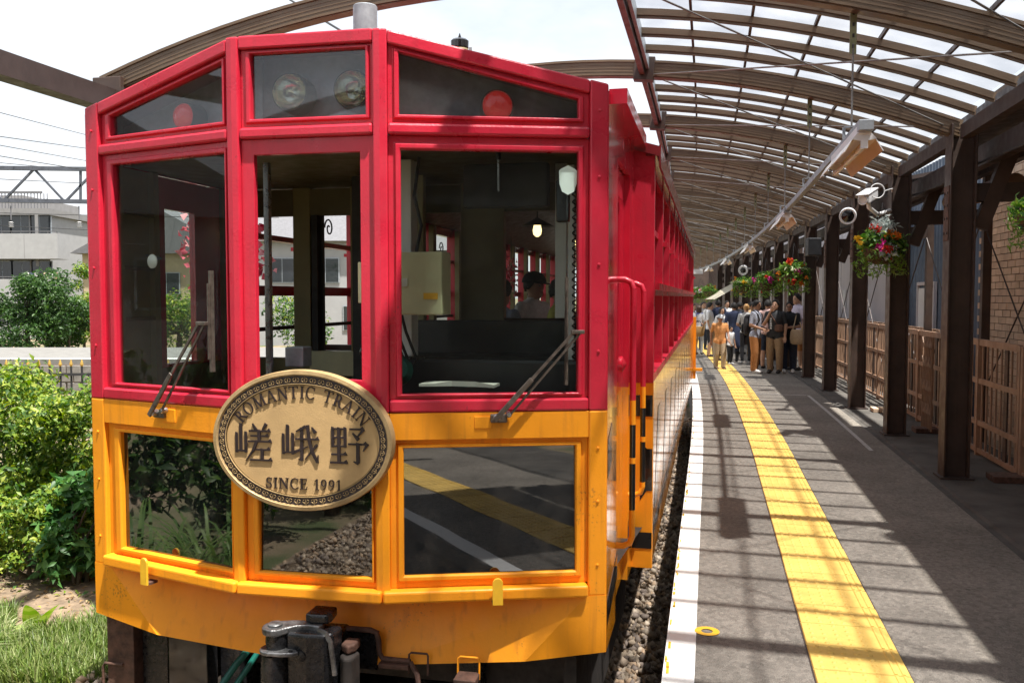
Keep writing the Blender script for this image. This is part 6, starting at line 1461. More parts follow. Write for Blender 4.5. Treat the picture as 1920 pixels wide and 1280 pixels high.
# station house behind the camera, mirrored in the windscreens
st = empty('station_house', P(-9.5, 2, 0)); tag(st, 'dark timber station house closing the platform behind the camera', 'building')
f, r_ = frame_at(-9); up = Vector((0,0,1))
G().obox(P(-9.6, 3.0, 3.0), r_*6.0, f*.15, up*3.4).build('wall', 'beam_dark', st)  # unseen wall, made taller and wider to keep the windscreen reflections dark
for i in range(4):
    n = .2 + i*1.3; o = G().obox(P(-9.42, n, 1.25), r_*.5, f*.03, up*1.2).build('door', 'post_brown', st); G().obox(P(-9.38, n, 1.5), r_*.38, f*.012, up*.7).build('pane', 'window_dark', o)
G().obox(P(-9.0, 2.2, 3.6), r_*3.4, f*1.0, up*.08).build('roof_edge', 'roof_grey', st)
# ================================================================== PEOPLE
def cloth(name, col, var=0.12, scale=20, rough=0.85, **kw): return mat(name, col, rough, var, scale, 0.35, 35, **kw)
SKIN = mat('skin', (0.50, 0.29, 0.19), 0.55, 0.06, 8.0); SKIN_T = mat('skin_tan', (0.40, 0.215, 0.135), 0.55, 0.06, 8.0)
mat('hair_black', (0.012, 0.010, 0.009), 0.75, 0.3, 30); mat('hair_brown', (0.075, 0.040, 0.024), 0.5, 0.3, 30); mat('hair_blond', (0.45, 0.25, 0.09), 0.5, 0.3, 30); mat('eye_dark', (0.01,0.008,0.008), 0.2, 0.1, 9)
mat('lip', (0.36,0.13,0.10), 0.5, .1, 9)
cloth('c_orange', (0.68,0.30,0.10)); cloth('c_beige', (0.46,0.35,0.23)); cloth('c_capgrey', (0.52,0.54,0.56)); cloth('c_plaid', (0.44,0.46,0.54), .75, 90); cloth('c_rust', (0.40,0.16,0.045)); cloth('c_darktee', (0.030,0.033,0.038)); cloth('c_khaki', (0.33,0.23,0.135))
cloth('c_black', (0.014,0.014,0.017)); cloth('c_jeans', (0.022,0.030,0.055)); cloth('c_lavender', (0.55,0.49,0.60)); cloth('c_navy', (0.022,0.032,0.075)); cloth('c_white', (0.74,0.74,0.74)); cloth('c_grey', (0.42,0.42,0.42)); cloth('c_pink', (0.55,0.36,0.33)); cloth('c_blue', (0.03,0.07,0.40)); cloth('c_tan', (0.48,0.33,0.18)); cloth('c_shirtblue', (0.36,0.42,0.58)); cloth('c_yellow', (0.60,0.58,0.10)); cloth('c_brownstripe', (0.15,0.07,0.05))
cloth('c_straw', (0.45,0.28,0.12), .3, 60); cloth('c_darkbag', (0.020,0.018,0.020)); cloth('c_leather', (0.11,0.055,0.035)); cloth('shoe_white', (0.66,0.65,0.63)); cloth('shoe_dark', (0.03,0.026,0.024)); cloth('shoe_brown', (0.14,0.08,0.05))
PEOPLE = []
def loft(g, rings, n=14):
    """rings: (center, ax, ay) ellipse axes vectors"""
    vs = []; fs = []; m = len(rings)
    for c, a, b in rings:
        for k in range(n):
            t = 2*math.pi*k/n; vs.append(Vector(c) + Vector(a)*math.cos(t) + Vector(b)*math.sin(t))
    for i in range(m-1):
        for k in range(n): fs.append((i*n+k, i*n+(k+1)%n, (i+1)*n+(k+1)%n, (i+1)*n+k))
    fs += [tuple(range(n))[::-1], tuple((m-1)*n+k for k in range(n))]
    g.add(vs, fs)
def limb(g, pts, rs, n=12):
    """tapered tube with rounded ends"""
    pts = [Vector(p) for p in pts]; P_, R_ = [], []
    d0 = (pts[0]-pts[1]).normalized(); d1 = (pts[-1]-pts[-2]).normalized()
    for s_, c in ((.95,.3),(.6,.8)): P_.append(pts[0] + d0*rs[0]*s_); R_.append(rs[0]*c)
    for i in range(len(pts)):
        P_.append(pts[i]); R_.append(rs[i])
        if i < len(pts)-1:
            for t in (.33,.66): P_.append(pts[i].lerp(pts[i+1], t)); R_.append(rs[i]+(rs[i+1]-rs[i])*t)
    for s_, c in ((.6,.8),(.95,.3)): P_.append(pts[-1] + d1*rs[-1]*s_); R_.append(rs[-1]*c)
    g.tube(P_, R_, n)
ARMS = {'down': ((.235,.02,1.12),(.245,-.05,.86)), 'bent': ((.25,.03,1.13),(.10,-.20,1.04)), 'face': ((.22,-.10,1.14),(.06,-.17,1.44)), 'pocket': ((.26,.04,1.13),(.20,-.05,.93)), 'carry': ((.26,.0,1.12),(.20,-.22,1.04)), 'cross': ((.24,-.02,1.12),(-.02,-.21,1.10)), 'desk': ((.24,-.06,1.14),(.16,-.28,1.06)), 'swing_f': ((.235,-.06,1.13),(.21,-.24,.94)), 'swing_b': ((.245,.10,1.14),(.25,.10,.88))}
def person(loc, rot, h, label, shirt='c_white', pants='c_black', skin='skin', hair='hair_black', style='short', shoe='shoe_dark', arms=('down','down'), feet=((.10,.02),(-.10,-.02)), sleeve='short', legs='long', hat=None, bulk=1.0, lean=0.0, head_turn=0.0, dress=False, glasses=False, scarf=None, grp='people on the platform', head_down=0.0):
    s = h/1.70; root_rot = rot; g = G(); prim = []          # prim: a, b, ra, rb, mat
    V3 = lambda x, y, z: Vector((x, y + lean*max(0, z-.9), z))
    b = bulk
    tor = [(.86,.150,.100,.01),(.93,.168,.112,.012),(1.02,.150,.105,.0),(1.10,.148,.106,-.005),(1.20,.165,.115,-.008),(1.30,.182,.118,-.004),(1.38,.185,.105,.005),(1.43,.150,.085,.012),(1.465,.085,.065,.016)]
    if dress: tor = [(.42,.24,.18,.0),(.60,.215,.165,.0)] + [(.80,.19,.14,.005)] + tor[2:]
    loft(g, [(V3(0,yo,z), (rx*b,0,0), (0,ry*b,0)) for z, rx, ry, yo in tor], 18)
    top_z0 = .47 if dress else .93
    for z0, z1, r in ((top_z0,1.10,.15),(1.10,1.38,.165)): 
        for dx in (-.07,0,.07): prim.append((V3(dx,0,z0), V3(dx,0,z1), (.13 if not dress else .19)*b, .12*b, 0))
    # legs
    for i, (fx, fy) in enumerate(feet):
        sg = 1 if i == 0 else -1; hip = V3(sg*.088*b,.01,.90); ank = Vector((fx,fy+.03,.085)); kn = hip.lerp(ank,.52) + Vector((sg*.012,-.03-.10*max(0,abs(fy)-.08),0))
        rr = (.098*b,.066*b,.048) if legs != 'baggy' else (.108*b,.085*b,.072)
        limb(g, [hip, kn, ank], rr)
        if legs == 'shorts': prim.append((hip, kn, .1,.075,1)); prim.append((kn + (ank-kn)*.12, ank, .07,.05,2))
        elif legs == 'skirt': prim.append((hip + (kn-hip)*.75, ank, .08,.05,2)); prim.append((hip, hip+(kn-hip)*.6, .1,.09,1))
        else: prim.append((hip, kn, .1,.08,1)); prim.append((kn, ank, .08,.06,1))
        loft(g, [(Vector((fx,fy+yy,zz)), (w_,0,0), (0,0,hh_)) for yy, zz, w_, hh_ in ((.075,.045,.02,.025),(.06,.05,.036,.045),(.02,.055,.042,.052),(-.05,.045,.046,.042),(-.12,.035,.046,.034),(-.165,.03,.034,.024),(-.18,.028,.014,.012))], 12)
        prim.append((Vector((fx,fy+.05,.03)), Vector((fx,fy-.16,.03)), .05,.045,3))
    if legs == 'skirt': loft(g, [(V3(0,.0,z), (rx,0,0), (0,ry,0)) for z, rx, ry in ((.50,.20,.16),(.70,.185,.145),(.90,.165,.115),(.98,.15,.105))], 18); prim.append((V3(0,0,.5), V3(0,0,.9), .19,.16,1))
    # arms
    hands = []
    for i, st in enumerate(arms):
        sg = 1 if i == 0 else -1; e, w = ARMS[st]; sh = V3(sg*.178*b,.01,1.395); el = V3(sg*e[0]*(.6+.4*b),e[1],e[2]); wr = V3(sg*w[0],w[1],w[2])
        limb(g, [sh, el], (.060*b,.042)); limb(g, [el, wr], (.041,.028))
        if sleeve == 'long': prim.append((sh, el, .06,.045,0)); prim.append((el, el.lerp(wr,.92), .045,.035,0)); prim.append((wr, wr+(wr-el)*.1, .03,.03,2))
        else: prim.append((sh, sh.lerp(el,.72), .066,.056,0)); prim.append((sh.lerp(el,.9), el, .043,.042,2)); prim.append((el, wr, .042,.03,2))
        hands.append((wr, (wr-el).normalized(), sg))
    # neck and head
    hc = V3(0,-.012,1.592) + Vector((0,-head_down*.05,-head_down*.03)); ct, sn = math.cos(head_turn), math.sin(head_turn)
    def HD(x, y, z):
        y2, z2 = y - head_down*.25*z, z + head_down*.25*y; return hc + Vector((x*ct - y2*sn, x*sn + y2*ct, z2))
    limb(g, [V3(0,.012,1.44), hc + Vector((0,.012,-.07))], (.058,.052)); prim.append((V3(0,.012,1.47), hc + Vector((0,.01,-.05)), .05,.05,2))
    sec = [(-.112,.022,.028,-.045),(-.098,.045,.052,-.030),(-.07,.060,.074,-.014),(-.035,.070,.087,-.004),(.0,.076,.095,.002),(.04,.078,.097,.004),(.075,.068,.086,.006),(.10,.046,.060,.008),(.114,.018,.024,.008)]
    loft(g, [(HD(0,yo,z), HD(rx,0,0)-HD(0,0,0), HD(0,ry,0)-HD(0,0,0)) for z, rx, ry, yo in sec], 16)
    prim.append((HD(0,0,-.06), HD(0,0,.06), .08,.085,2))
    loft(g, [(HD(0,yy,zz), HD(w_,0,0)-HD(0,0,0), HD(0,d_,0)-HD(0,0,0)) for zz, yy, w_, d_ in ((-.030,-.096,.016,.014),(-.016,-.104,.013,.012),(.008,-.096,.009,.010),(.024,-.088,.008,.008))], 8)
    for sg in (-1,1): loft(g, [(HD(sg*.077,.012,zz), HD(.008,0,0)-HD(0,0,0), HD(0,d_,0)-HD(0,0,0)) for zz, d_ in ((-.035,.008),(-.02,.016),(.005,.021),(.022,.014))], 8)
    me = bpy.data.meshes.new('person'); me.from_pydata([tuple(v) for v in g.v], [], g.f); o = bpy.data.objects.new('person', me); COL.objects.link(o)
    rm = o.modifiers.new('remesh','REMESH'); rm.mode = 'VOXEL'; rm.voxel_size = .0145; rm.adaptivity = 0; sm_ = o.modifiers.new('smooth','SMOOTH'); sm_.factor = .5; sm_.iterations = 2
    o.location = loc; o.rotation_euler = (0,0,rot); o.scale = (s,s,s)
    tag(o, label, 'person', grp)
    PEOPLE.append((o, prim, hands, [shirt, pants, skin, shoe]))
    def child(gg, name, m, smooth=True):
        c = gg.build(name, m, None, smooth=smooth); c.parent = o; return c
    # hair
    gh = G(); n, m_ = 20, 10; vs = []
    for i in range(m_+1):
        th = math.pi*.68*i/m_
        for k in range(n):
            ph = 2*math.pi*k/n; fx_, fy_ = math.cos(ph), math.sin(ph); front = max(0, -fy_)
            cut = 1.0 - .56*front**1.3 - (.0 if style == 'long' else .10*abs(fx_))
            t2 = th*cut; r = 1.0 + .05*math.sin(5*ph+3*i) * (1 if i > 1 else 0) + RNG.uniform(-.02,.03)
            ext = 0
            if style in ('long','bob') and fy_ > -.35 and i >= m_-3: ext = (.06 if style == 'bob' else .20)*(i-(m_-3))/3
            vs.append(HD(.086*r*math.sin(t2)*fx_, .006 + .106*r*math.sin(t2)*fy_, .012 + .118*r*math.cos(t2) - ext))
    fs = [(i*n+k, i*n+(k+1)%n, (i+1)*n+(k+1)%n, (i+1)*n+k) for i in range(m_) for k in range(n)]
    gh.add(vs, fs); hobj = child(gh, 'hair', hair); md = hobj.modifiers.new('thick','SOLIDIFY'); md.thickness = .014; md.offset = -1
    if style == 'bun': child(G().ball(HD(0,.10,.06), .055, .05, .05), 'hair_bun', hair)
    # face
    for sg in (-1,1):
        child(G().ball(HD(sg*.031,-.083,.004), .0125, .008, .007, 8, 6), 'eye', 'eye_dark'); c_ = G().beam(HD(sg*.018,-.0905,.026), HD(sg*.046,-.082,.028), .004, .007); child(c_, 'eyebrow', 'hair_black', False)
    child(G().ball(HD(0,-.0865,-.058), .022, .008, .0065, 10, 6), 'mouth', 'lip')
    if glasses:
        gg = G()
        for sg in (-1,1): gg.tube([HD(sg*.032 + .022*math.cos(a), -.100, .003 + .017*math.sin(a)) for a in [2*math.pi*i/12 for i in range(13)]], .003, 5); gg.tube([HD(sg*.054,-.10,.005), HD(sg*.078,.01,.008)], .0025, 5)
        gg.tube([HD(-.010,-.101,.005), HD(.010,-.101,.005)], .003, 5); child(gg, 'glasses', 'wire_black')
    if hat:
        gg = G(); vs = []
        for i in range(8):
            th = math.pi/2*i/7
            for k in range(20): ph = 2*math.pi*k/20; vs.append(HD(.096*math.sin(th)*math.cos(ph), .004+.115*math.sin(th)*math.sin(ph), .035 + .098*math.cos(th)))
        gg.add(vs, [(i*20+k, i*20+(k+1)%20, (i+1)*20+(k+1)%20, (i+1)*20+k) for i in range(7) for k in range(20)]); cp = child(gg, 'cap', hat); md = cp.modifiers.new('thick','SOLIDIFY'); md.thickness = .01; md.offset = 1
        gg = G(); vs = [HD(.085*math.cos(a), -.02 - (.155)*math.sin(a), .034 - .02*math.sin(a)) for a in [math.pi*i/12 for i in range(13)]]; vs2 = [v + (HD(0,0,.008)-HD(0,0,0)) for v in vs]
        gg.add(vs + vs2, [tuple(range(13)), tuple(range(13,26))[::-1]] + [(k,k+1,14+k,13+k) for k in range(12)]); bb = gg.build('cap_brim', hat, None); bb.parent = cp
    if scarf:
        gg = G(); gg.tube([V3(.09*math.cos(a), .015+.075*math.sin(a), 1.455 - .02*math.sin(a)) for a in [2*math.pi*i/16 for i in range(17)]], .028, 8); child(gg, 'scarf', scarf)
    return o
def finish_people():
    bpy.context.view_layer.update(); dg = bpy.context.evaluated_depsgraph_get(); new = []
    for o, prim, hands, mats_ in PEOPLE: new.append(bpy.data.meshes.new_from_object(o.evaluated_get(dg)))
    for (o, prim, hands, mats_), me in zip(PEOPLE, new):
        o.modifiers.clear(); o.data = me; me.materials.clear()
        for m_ in mats_: me.materials.append(MATS[m_])
        nf_ = len(me.polygons); ctr = np.zeros(nf_*3); me.polygons.foreach_get('center', ctr); ctr = ctr.reshape(-1,3); best = np.full(nf_, 1e9); idx = np.zeros(nf_, np.int32)
        for a, b, ra, rb, mi in prim:
            A, B = np.array(a), np.array(b); d = B-A; t = np.clip(((ctr-A)@d)/(d@d+1e-9), 0, 1); dist = np.linalg.norm(ctr - (A + t[:,None]*d), axis=1) - (ra + (rb-ra)*t); msk = dist < best; best[msk] = dist[msk]; idx[msk] = mi
        # hands with five fingers, appended to the same mesh
        import bmesh
        gh = G()
        for wr, d, sg in hands:
            side = d.cross(Vector((0,1,0))); side = (side if side.length > .2 else d.cross(Vector((1,0,0)))).normalized(); nn = side.cross(d).normalized()
            loft(gh, [(wr + d*t, side*w_, nn*h_) for t, w_, h_ in ((-.015,.026,.022),(.02,.032,.017),(.055,.040,.015),(.085,.038,.013),(.092,.03,.008))], 10)
            for j, (off, ln) in enumerate(((-.029,.058),(-.010,.072),(.010,.076),(.028,.066))):
                p0 = wr + d*.082 + side*off; p1 = p0 + d*ln*.5 - nn*.008; p2 = p1 + d*ln*.42 - nn*.026; gh.tube([p0, p1, p2], [.0088,.0082,.0062], 6)
            p0 = wr + d*.03 - side*.030*1; gh.tube([p0, p0 - side*.026 + d*.022 - nn*.008, p0 - side*.030 + d*.052 - nn*.018], [.011,.010,.0075], 6)
        bm = bmesh.new(); bm.from_mesh(me); off = len(bm.verts); bm.verts.ensure_lookup_table()
        vv = [bm.verts.new(tuple(v)) for v in gh.v]
        for f in gh.f:
            try: bm.faces.new([vv[i] for i in f])
            except ValueError: pass
        bm.normal_update(); bm.to_mesh(me); bm.free()
        full = np.full(len(me.polygons), 2, np.int32); full[:nf_] = idx; me.polygons.foreach_set('material_index', full); me.polygons.foreach_set('use_smooth', np.ones(len(me.polygons), bool)); me.update()
def gp0(px, py): Y = CAM_H*1650/(py-557); return at(px, py, Y) * 1.0
def stand(px, pyfeet, pytop):
    c = gp0(px, pyfeet); c.z = 0.0; return c, (pyfeet - pytop)/1650*c.y/.993 * .985
def PX(px, f, t, rot, label, **kw): c, h = stand(px, f, t); return person(c, rot, h, label, **kw), c, h
o1, c1, h1 = PX(1349, 692, 590, .12, 'short person in orange polo shirt and grey cap walking toward camera', shirt='c_orange', pants='c_beige', skin='skin_tan', shoe='shoe_brown', arms=('swing_f','swing_b'), feet=((.09,-.12),(-.08,.10)), hat='c_capgrey', bulk=1.12, legs='baggy')
o2, c2, h2 = PX(1416, 699, 563, .95, 'man in blue white checked shirt and rust trousers with black backpack', shirt='c_plaid', pants='c_rust', skin='skin_tan', shoe='shoe_white', arms=('bent','bent'), legs='baggy', bulk=1.05)
o3, c3, h3 = PX(1452, 700, 562, -.55, 'man in dark printed t-shirt and khaki trousers raising a hand to his mouth', shirt='c_darktee', pants='c_khaki', shoe='shoe_dark', arms=('down','face'), legs='baggy', bulk=1.05)
o4, c4, h4 = PX(1478, 699, 566, -.35, 'man in glasses and black t-shirt with beige tote, beside the column', shirt='c_black', pants='c_jeans', skin='skin_tan', shoe='shoe_white', arms=('cross','pocket'), glasses=True, legs='baggy', bulk=1.08)
o5, c5, h5 = PX(1493, 694, 551, -1.2, 'tall man in lavender shirt half hidden behind the column', shirt='c_lavender', pants='c_rust', arms=('down','down'), legs='shorts')
o6, c6, h6 = PX(1438, 691, 562, 2.6, 'person in pink top and shorts behind the two t-shirt men', shirt='c_pink', pants='c_jeans', arms=('bent','down'), legs='shorts')
o7, c7, h7 = PX(1398, 681, 570, 2.9, 'blond woman in pale grey top and black trousers seen from behind', shirt='c_grey', pants='c_black', hair='hair_blond', style='bun', shoe='shoe_white', arms=('bent','down'), bulk=.95)
o8, c8, h8 = PX(1375, 678, 567, 3.0, 'person in long dark navy coat seen from behind', shirt='c_navy', pants='c_black', arms=('down','bent'), sleeve='long', dress=True, bulk=1.02)
o9, c9, h9 = PX(1352, 676, 576, .3, 'woman with dark bob and patterned scarf behind the orange shirt', shirt='c_white', pants='c_brownstripe', style='bob', shoe='shoe_brown', arms=('bent','bent'), scarf='c_plaid', bulk=.92)
o10, c10, h10 = PX(1345, 668, 562, 2.8, 'man in navy shirt seen from behind in the middle of the crowd', shirt='c_navy', pants='c_khaki', arms=('down','bent'), bulk=1.08)
o11, c11, h11 = PX(1330, 669, 567, 1.2, 'man in white shirt and black shorts turned to the right', shirt='c_white', pants='c_black', arms=('bent','down'), legs='shorts')
o12, c12, h12 = PX(1310, 664, 573, 2.6, 'woman with long brown hair and a bright blue shoulder bag', shirt='c_white', pants='c_grey', hair='hair_brown', style='long', arms=('down','bent'), bulk=.92)
o13, c13, h13 = PX(1299, 664, 570, .4, 'person in tan trousers carrying a straw basket beside the train', shirt='c_grey', pants='c_tan', hair='hair_black', shoe='shoe_brown', arms=('carry','carry'), bulk=1.0, legs='baggy')
o14, c14, h14 = PX(1369, 683, 612, .5, 'small child in white shirt and black trousers behind the orange shirt', shirt='c_white', pants='c_black', shoe='shoe_white', arms=('down','swing_f'))
o15, c15, h15 = PX(1386, 664, 566, 2.2, 'person in black jacket deep in the crowd', shirt='c_black', pants='c_jeans', arms=('down','bent'), sleeve='long')
o16, c16, h16 = PX(1318, 656, 566, .2, 'person in grey shirt far back in the crowd', shirt='c_grey', pants='c_jeans', arms=('bent','down'))
o17, c17, h17 = PX(1408, 668, 566, .6, 'person in tan shirt behind the blond woman', shirt='c_tan', pants='c_khaki', arms=('bent','bent'), skin='skin_tan')
o18, c18, h18 = PX(1362, 656, 564, .1, 'person in white shirt at the back of the crowd under the awning', shirt='c_white', pants='c_navy', arms=('down','down'))
o19, c19, h19 = PX(1296, 650, 570, .5, 'person in blue shirt at the back beside the train', shirt='c_shirtblue', pants='c_grey', arms=('down','bent'))
o20, c20, h20 = PX(1422, 684, 565, -2.5, 'woman in black dress behind the checked shirt man', shirt='c_black', pants='c_black', style='bob', dress=True, arms=('bent','down'))
# passengers inside the train
def inside(px, Y, ztop, rot, label, h=1.68, **kw):
    c = at(px, 600, Y); c.z = .33; return person(c, rot, h, label, grp='people inside the train', **kw)
inside(938, 7.4, 0, 2.4, 'passenger in blue grey shirt inside the train behind the right windscreen', shirt='c_shirtblue', pants='c_jeans', arms=('desk','desk'), h=1.55)
inside(1000, 7.9, 0, .9, 'crew member in dark cap and white shirt inside the train', shirt='c_white', pants='c_navy', arms=('desk','bent'), hat='c_black', h=1.62)
inside(1050, 7.0, 0, 1.4, 'passenger in yellow shirt with a camera strap inside the train', shirt='c_yellow', pants='c_khaki', arms=('bent','face'), h=1.56)
# ---- things carried
def carried(base, rot, s, name, label, cat, builder):
    r = empty(name, base, rot); r.scale = (s,s,s); tag(r, label, cat); ob = builder(r)
    return r
def local(gg, name, m, par, smooth=True, bevel=0.0): c = gg.build(name, m, None, smooth=smooth, bevel=bevel); c.parent = par; return c
def b_pack(r):
    gg = G(); loft(gg, [(Vector((0,.20,z)), (w_,0,0), (0,d_,0)) for z, w_, d_ in ((.90,.10,.06),(.93,.15,.09),(1.05,.165,.10),(1.22,.155,.09),(1.33,.12,.07),(1.38,.05,.03))], 14); local(gg, 'pack_body', 'c_darkbag', r)
    gg = G(); loft(gg, [(Vector((0,.30,z)), (w_,0,0), (0,d_,0)) for z, w_, d_ in ((.94,.08,.03),(.98,.12,.045),(1.12,.115,.04),(1.16,.07,.02))], 12); local(gg, 'front_pocket', 'c_darkbag', r)
    for sg in (-1,1): local(G().tube([(sg*.09,.14,1.34),(sg*.115,.02,1.47),(sg*.125,-.10,1.38),(sg*.12,-.135,1.25),(sg*.15,-.02,1.05),(sg*.12,.12,.98)], .016, 6), 'strap', 'c_darkbag', r)
carried(c2, .95, h2/1.7, 'backpack', 'black backpack worn by the man in the checked shirt', 'backpack', b_pack)
def b_tote(r):
    gg = G(); loft(gg, [(Vector((.20,-.20,z)), (w_,0,0), (0,d_,0)) for z, w_, d_ in ((.70,.09,.05),(.73,.15,.075),(.85,.17,.085),(1.0,.155,.06),(1.06,.13,.03))], 14); local(gg, 'bag_body', 'c_beige', r)
    local(G().tube([(.10,-.20,1.05),(.14,-.14,1.25),(.17,.0,1.45),(.20,.06,1.35),(.28,-.10,1.15),(.30,-.18,1.05)], .014, 6), 'strap', 'c_beige', r)
carried(c4, -.35, h4/1.7, 'tote_bag', 'beige cloth tote slung on the man in black', 'bag', b_tote)
def b_sling(r):
    local(G().tube([(-.14,-.02,1.46),(-.05,-.125,1.34),(.08,-.135,1.15),(.17,-.06,1.02),(.10,.12,1.10),(-.10,.13,1.36),(-.14,-.02,1.46)], .013, 6), 'strap', 'c_leather', r)
    gg = G(); loft(gg, [(Vector((.13,-.15,z)), (w_,0,0), (0,d_,0)) for z, w_, d_ in ((.98,.06,.02),(1.0,.10,.04),(1.12,.10,.04),(1.15,.06,.02))], 12); local(gg, 'bag_body', 'c_leather', r)
carried(c3, -.55, h3/1.7, 'sling_bag', 'brown leather sling bag across the dark t-shirt', 'bag', b_sling)
def b_basket(r):
    gg = G(); loft(gg, [(Vector((.0,-.32,z)), (w_,0,0), (0,d_,0)) for z, w_, d_ in ((.62,.15,.08),(.66,.20,.11),(.80,.23,.12),(.94,.25,.13),(.96,.245,.125))], 18); local(gg, 'basket_body', 'c_straw', r)
    for sg in (-1,1): local(G().tube([(sg*.12,-.32,.95),(sg*.11,-.30,1.10),(sg*.03,-.27,1.16),(-sg*.05,-.26,1.10)], .013, 6), 'handle', 'c_navy', r)
carried(c13, .4, h13/1.7, 'straw_basket', 'woven straw basket bag beside the train', 'basket', b_basket)
def b_blue(r):
    gg = G(); loft(gg, [(Vector((.14,.16,z)), (w_,0,0), (0,d_,0)) for z, w_, d_ in ((.98,.05,.03),(1.0,.09,.05),(1.18,.10,.05),(1.30,.06,.03))], 12); local(gg, 'bag_body', 'c_blue', r); local(G().tube([(.14,.16,1.28),(.02,.14,1.44),(-.13,-.02,1.45)], .014, 6), 'strap', 'c_blue', r)
carried(c12, 2.6, h12/1.7, 'blue_bag', 'bright blue shoulder bag in the crowd near the train', 'bag', b_blue)
def b_black(r):
    gg = G(); loft(gg, [(Vector((-.24,-.02,z)), (w_,0,0), (0,d_,0)) for z, w_, d_ in ((.56,.06,.09),(.58,.07,.15),(.78,.07,.16),(.84,.04,.12))], 12); local(gg, 'bag_body', 'c_darkbag', r); local(G().tube([(-.24,-.10,.83),(-.22,-.03,1.1),(-.24,.06,.83)], .012, 6), 'strap', 'c_darkbag', r)
carried(c7, 2.9, h7/1.7, 'hand_bag', 'black handbag hanging beside the blond woman', 'bag', b_black)
# white printed characters down the dark t-shirt
gg = G(); r = empty('shirt_print', (0,0,0)); bpy.data.objects.remove(r)
for i in range(5):
    z = 1.28 - i*.055
    for dx, dz, w_, h_ in ((-.02,.012,.05,.008),(-.02,-.012,.05,.008),(-.02,.0,.008,.042)): gg.box((-.045+dx-w_/2+.0, -.131, z+dz-h_/2), (-.045+dx+w_/2, -.127, z+dz+h_/2))
pr = gg.build('shirt_print', 'white_paint', None); pr.parent = o3
finish_people()
# ================================================================== FLOWER BASKETS, CAMERAS, SMALL THINGS
FL = {'red': (0.62,0.03,0.02), 'orange': (0.75,0.20,0.02), 'yellow': (0.80,0.50,0.03), 'magenta': (0.50,0.02,0.22), 'white': (0.75,0.75,0.70), 'pink': (0.65,0.20,0.28)}
def basket(c, r, label, tones, silver=False, spiky=False, detail=1.0):
    root = empty('flower_basket', c); tag(root, label, 'flower basket', 'hanging flower baskets'); c = Vector(c)
    g = G(); g.lathe([(r*.25,-r*.62),(r*.50,-r*.50),(r*.68,-r*.20),(r*.72,0.0),(r*.66,.01)], c - Vector((0,0,r*.1)), 18); g.build('pot', 'coco', root, smooth=True)
    cl = [(c.x + r*.45*math.cos(a), c.y + r*.45*math.sin(a), c.z + random.uniform(-.25,.25)*r, r*.5, .9) for a in [2*math.pi*i/9 for i in range(9)]] + [(c.x,c.y,c.z+r*.3,r*.55,.8)]
    k = int(1300*detail); p, d = clump_pts(cl, k, .5); leaves(p, d, np.full(k, r*.22), pal(((0.05,0.14,0.02),(0.09,0.22,0.03),(0.16,0.30,0.05),(0.22,0.34,0.06),(0.03,0.09,0.02)), k), parent=root, name='foliage')['kind'] = 'stuff'
    k2 = int(260*detail); a = RNG.uniform(0,6.28,k2); rr = r*RNG.uniform(.6,1.0,k2); pts = np.stack([c.x+rr*np.cos(a), c.y+rr*np.sin(a), c.z - r*RNG.uniform(.2,1.15,k2)],1)
    leaves(pts, np.stack([np.cos(a),np.sin(a),.1+0*a],1), np.full(k2,r*.2), pal(((0.12,0.24,0.04),(0.20,0.30,0.06)),k2), parent=root, name='trailing_stems', droop=.5, wr=.3)['kind'] = 'stuff'
    for t in tones:
        kk = int(16*detail) + 6; ctr, dd = clump_pts(cl, 4, 1.0); ctr = np.array(ctr); ctr[:,1] -= r*.1; pts = []; nr = []
        for q in range(kk):
            cc = ctr[q % 4] + RNG.normal(0, r*.10, 3)
            for j in range(6): an = j*math.pi/3; pts.append(cc + np.array([math.cos(an)*r*.02,-.01,math.sin(an)*r*.02])); nr.append((math.cos(an)*.5,-1,math.sin(an)*.5))
        leaves(np.array(pts), np.array(nr), np.full(len(pts), r*.12), pal((FL[t],), len(pts), .2), parent=root, name='flowers', matn='petal', droop=.1, wr=.8, jitter=.35)['kind'] = 'stuff'
    if silver:
        k3 = int(420*detail); p, d = clump_pts([(c.x-r*.1,c.y-r*.3,c.z+r*.75,r*.48,1.0),(c.x,c.y-r*.6,c.z-r*.25,r*.4,1.0)], k3, .3); leaves(p, d, np.full(k3, r*.2), pal(((0.42,0.48,0.46),(0.55,0.60,0.58),(0.32,0.38,0.36)),k3), parent=root, name='silver_leaves', wr=.3)['kind'] = 'stuff'
    if spiky: blades((c.x-r*.2,c.y-r*.2,c.z), 60, r*1.0, r*1.2, r*.09, ((0.55,0.60,0.36),(0.30,0.42,0.14),(0.62,0.66,0.46)), bend=.9, seg=6, parent=root, name='striped_blades', r0=r*.3)
    for a in (0, 2.1, 4.2): G().tube([c + Vector((r*.66*math.cos(a), r*.66*math.sin(a), 0)), c + Vector((0,0,r*1.75))], .004, 5).build('chain', 'wire_black', root)
    return root
def bk(px, py, Y, r, *a, **kw): return basket(at(px, py, Y), r, *a, **kw)
bk(1950, 398, 5.75, .20, 'flower basket cut by the right edge of the picture', ('white','red'))
bk(1653, 462, 10.7, .30, 'largest flower basket with silver leaves, on the second column', ('yellow','orange','magenta','red'), silver=True, detail=1.6)
bk(1488, 512, 18.6, .36, 'flower basket with striped grassy leaves above the men by the column', ('magenta','orange','red'), spiky=True, detail=1.3)
bk(1436, 528, 24, .36, 'flower basket with red and magenta blooms, above the checked shirt', ('red','magenta'), detail=1.1)
bk(1393, 533, 28, .36, 'flower basket with pale leaves and orange blooms, by the awning', ('orange','yellow'), spiky=True)
bk(1331, 545, 37, .38, 'flower basket with orange blooms left of the awning', ('orange','red'), detail=.8)
bk(1314, 548, 40, .40, 'second flower basket from the train in the far row', ('pink','white'), detail=.8)
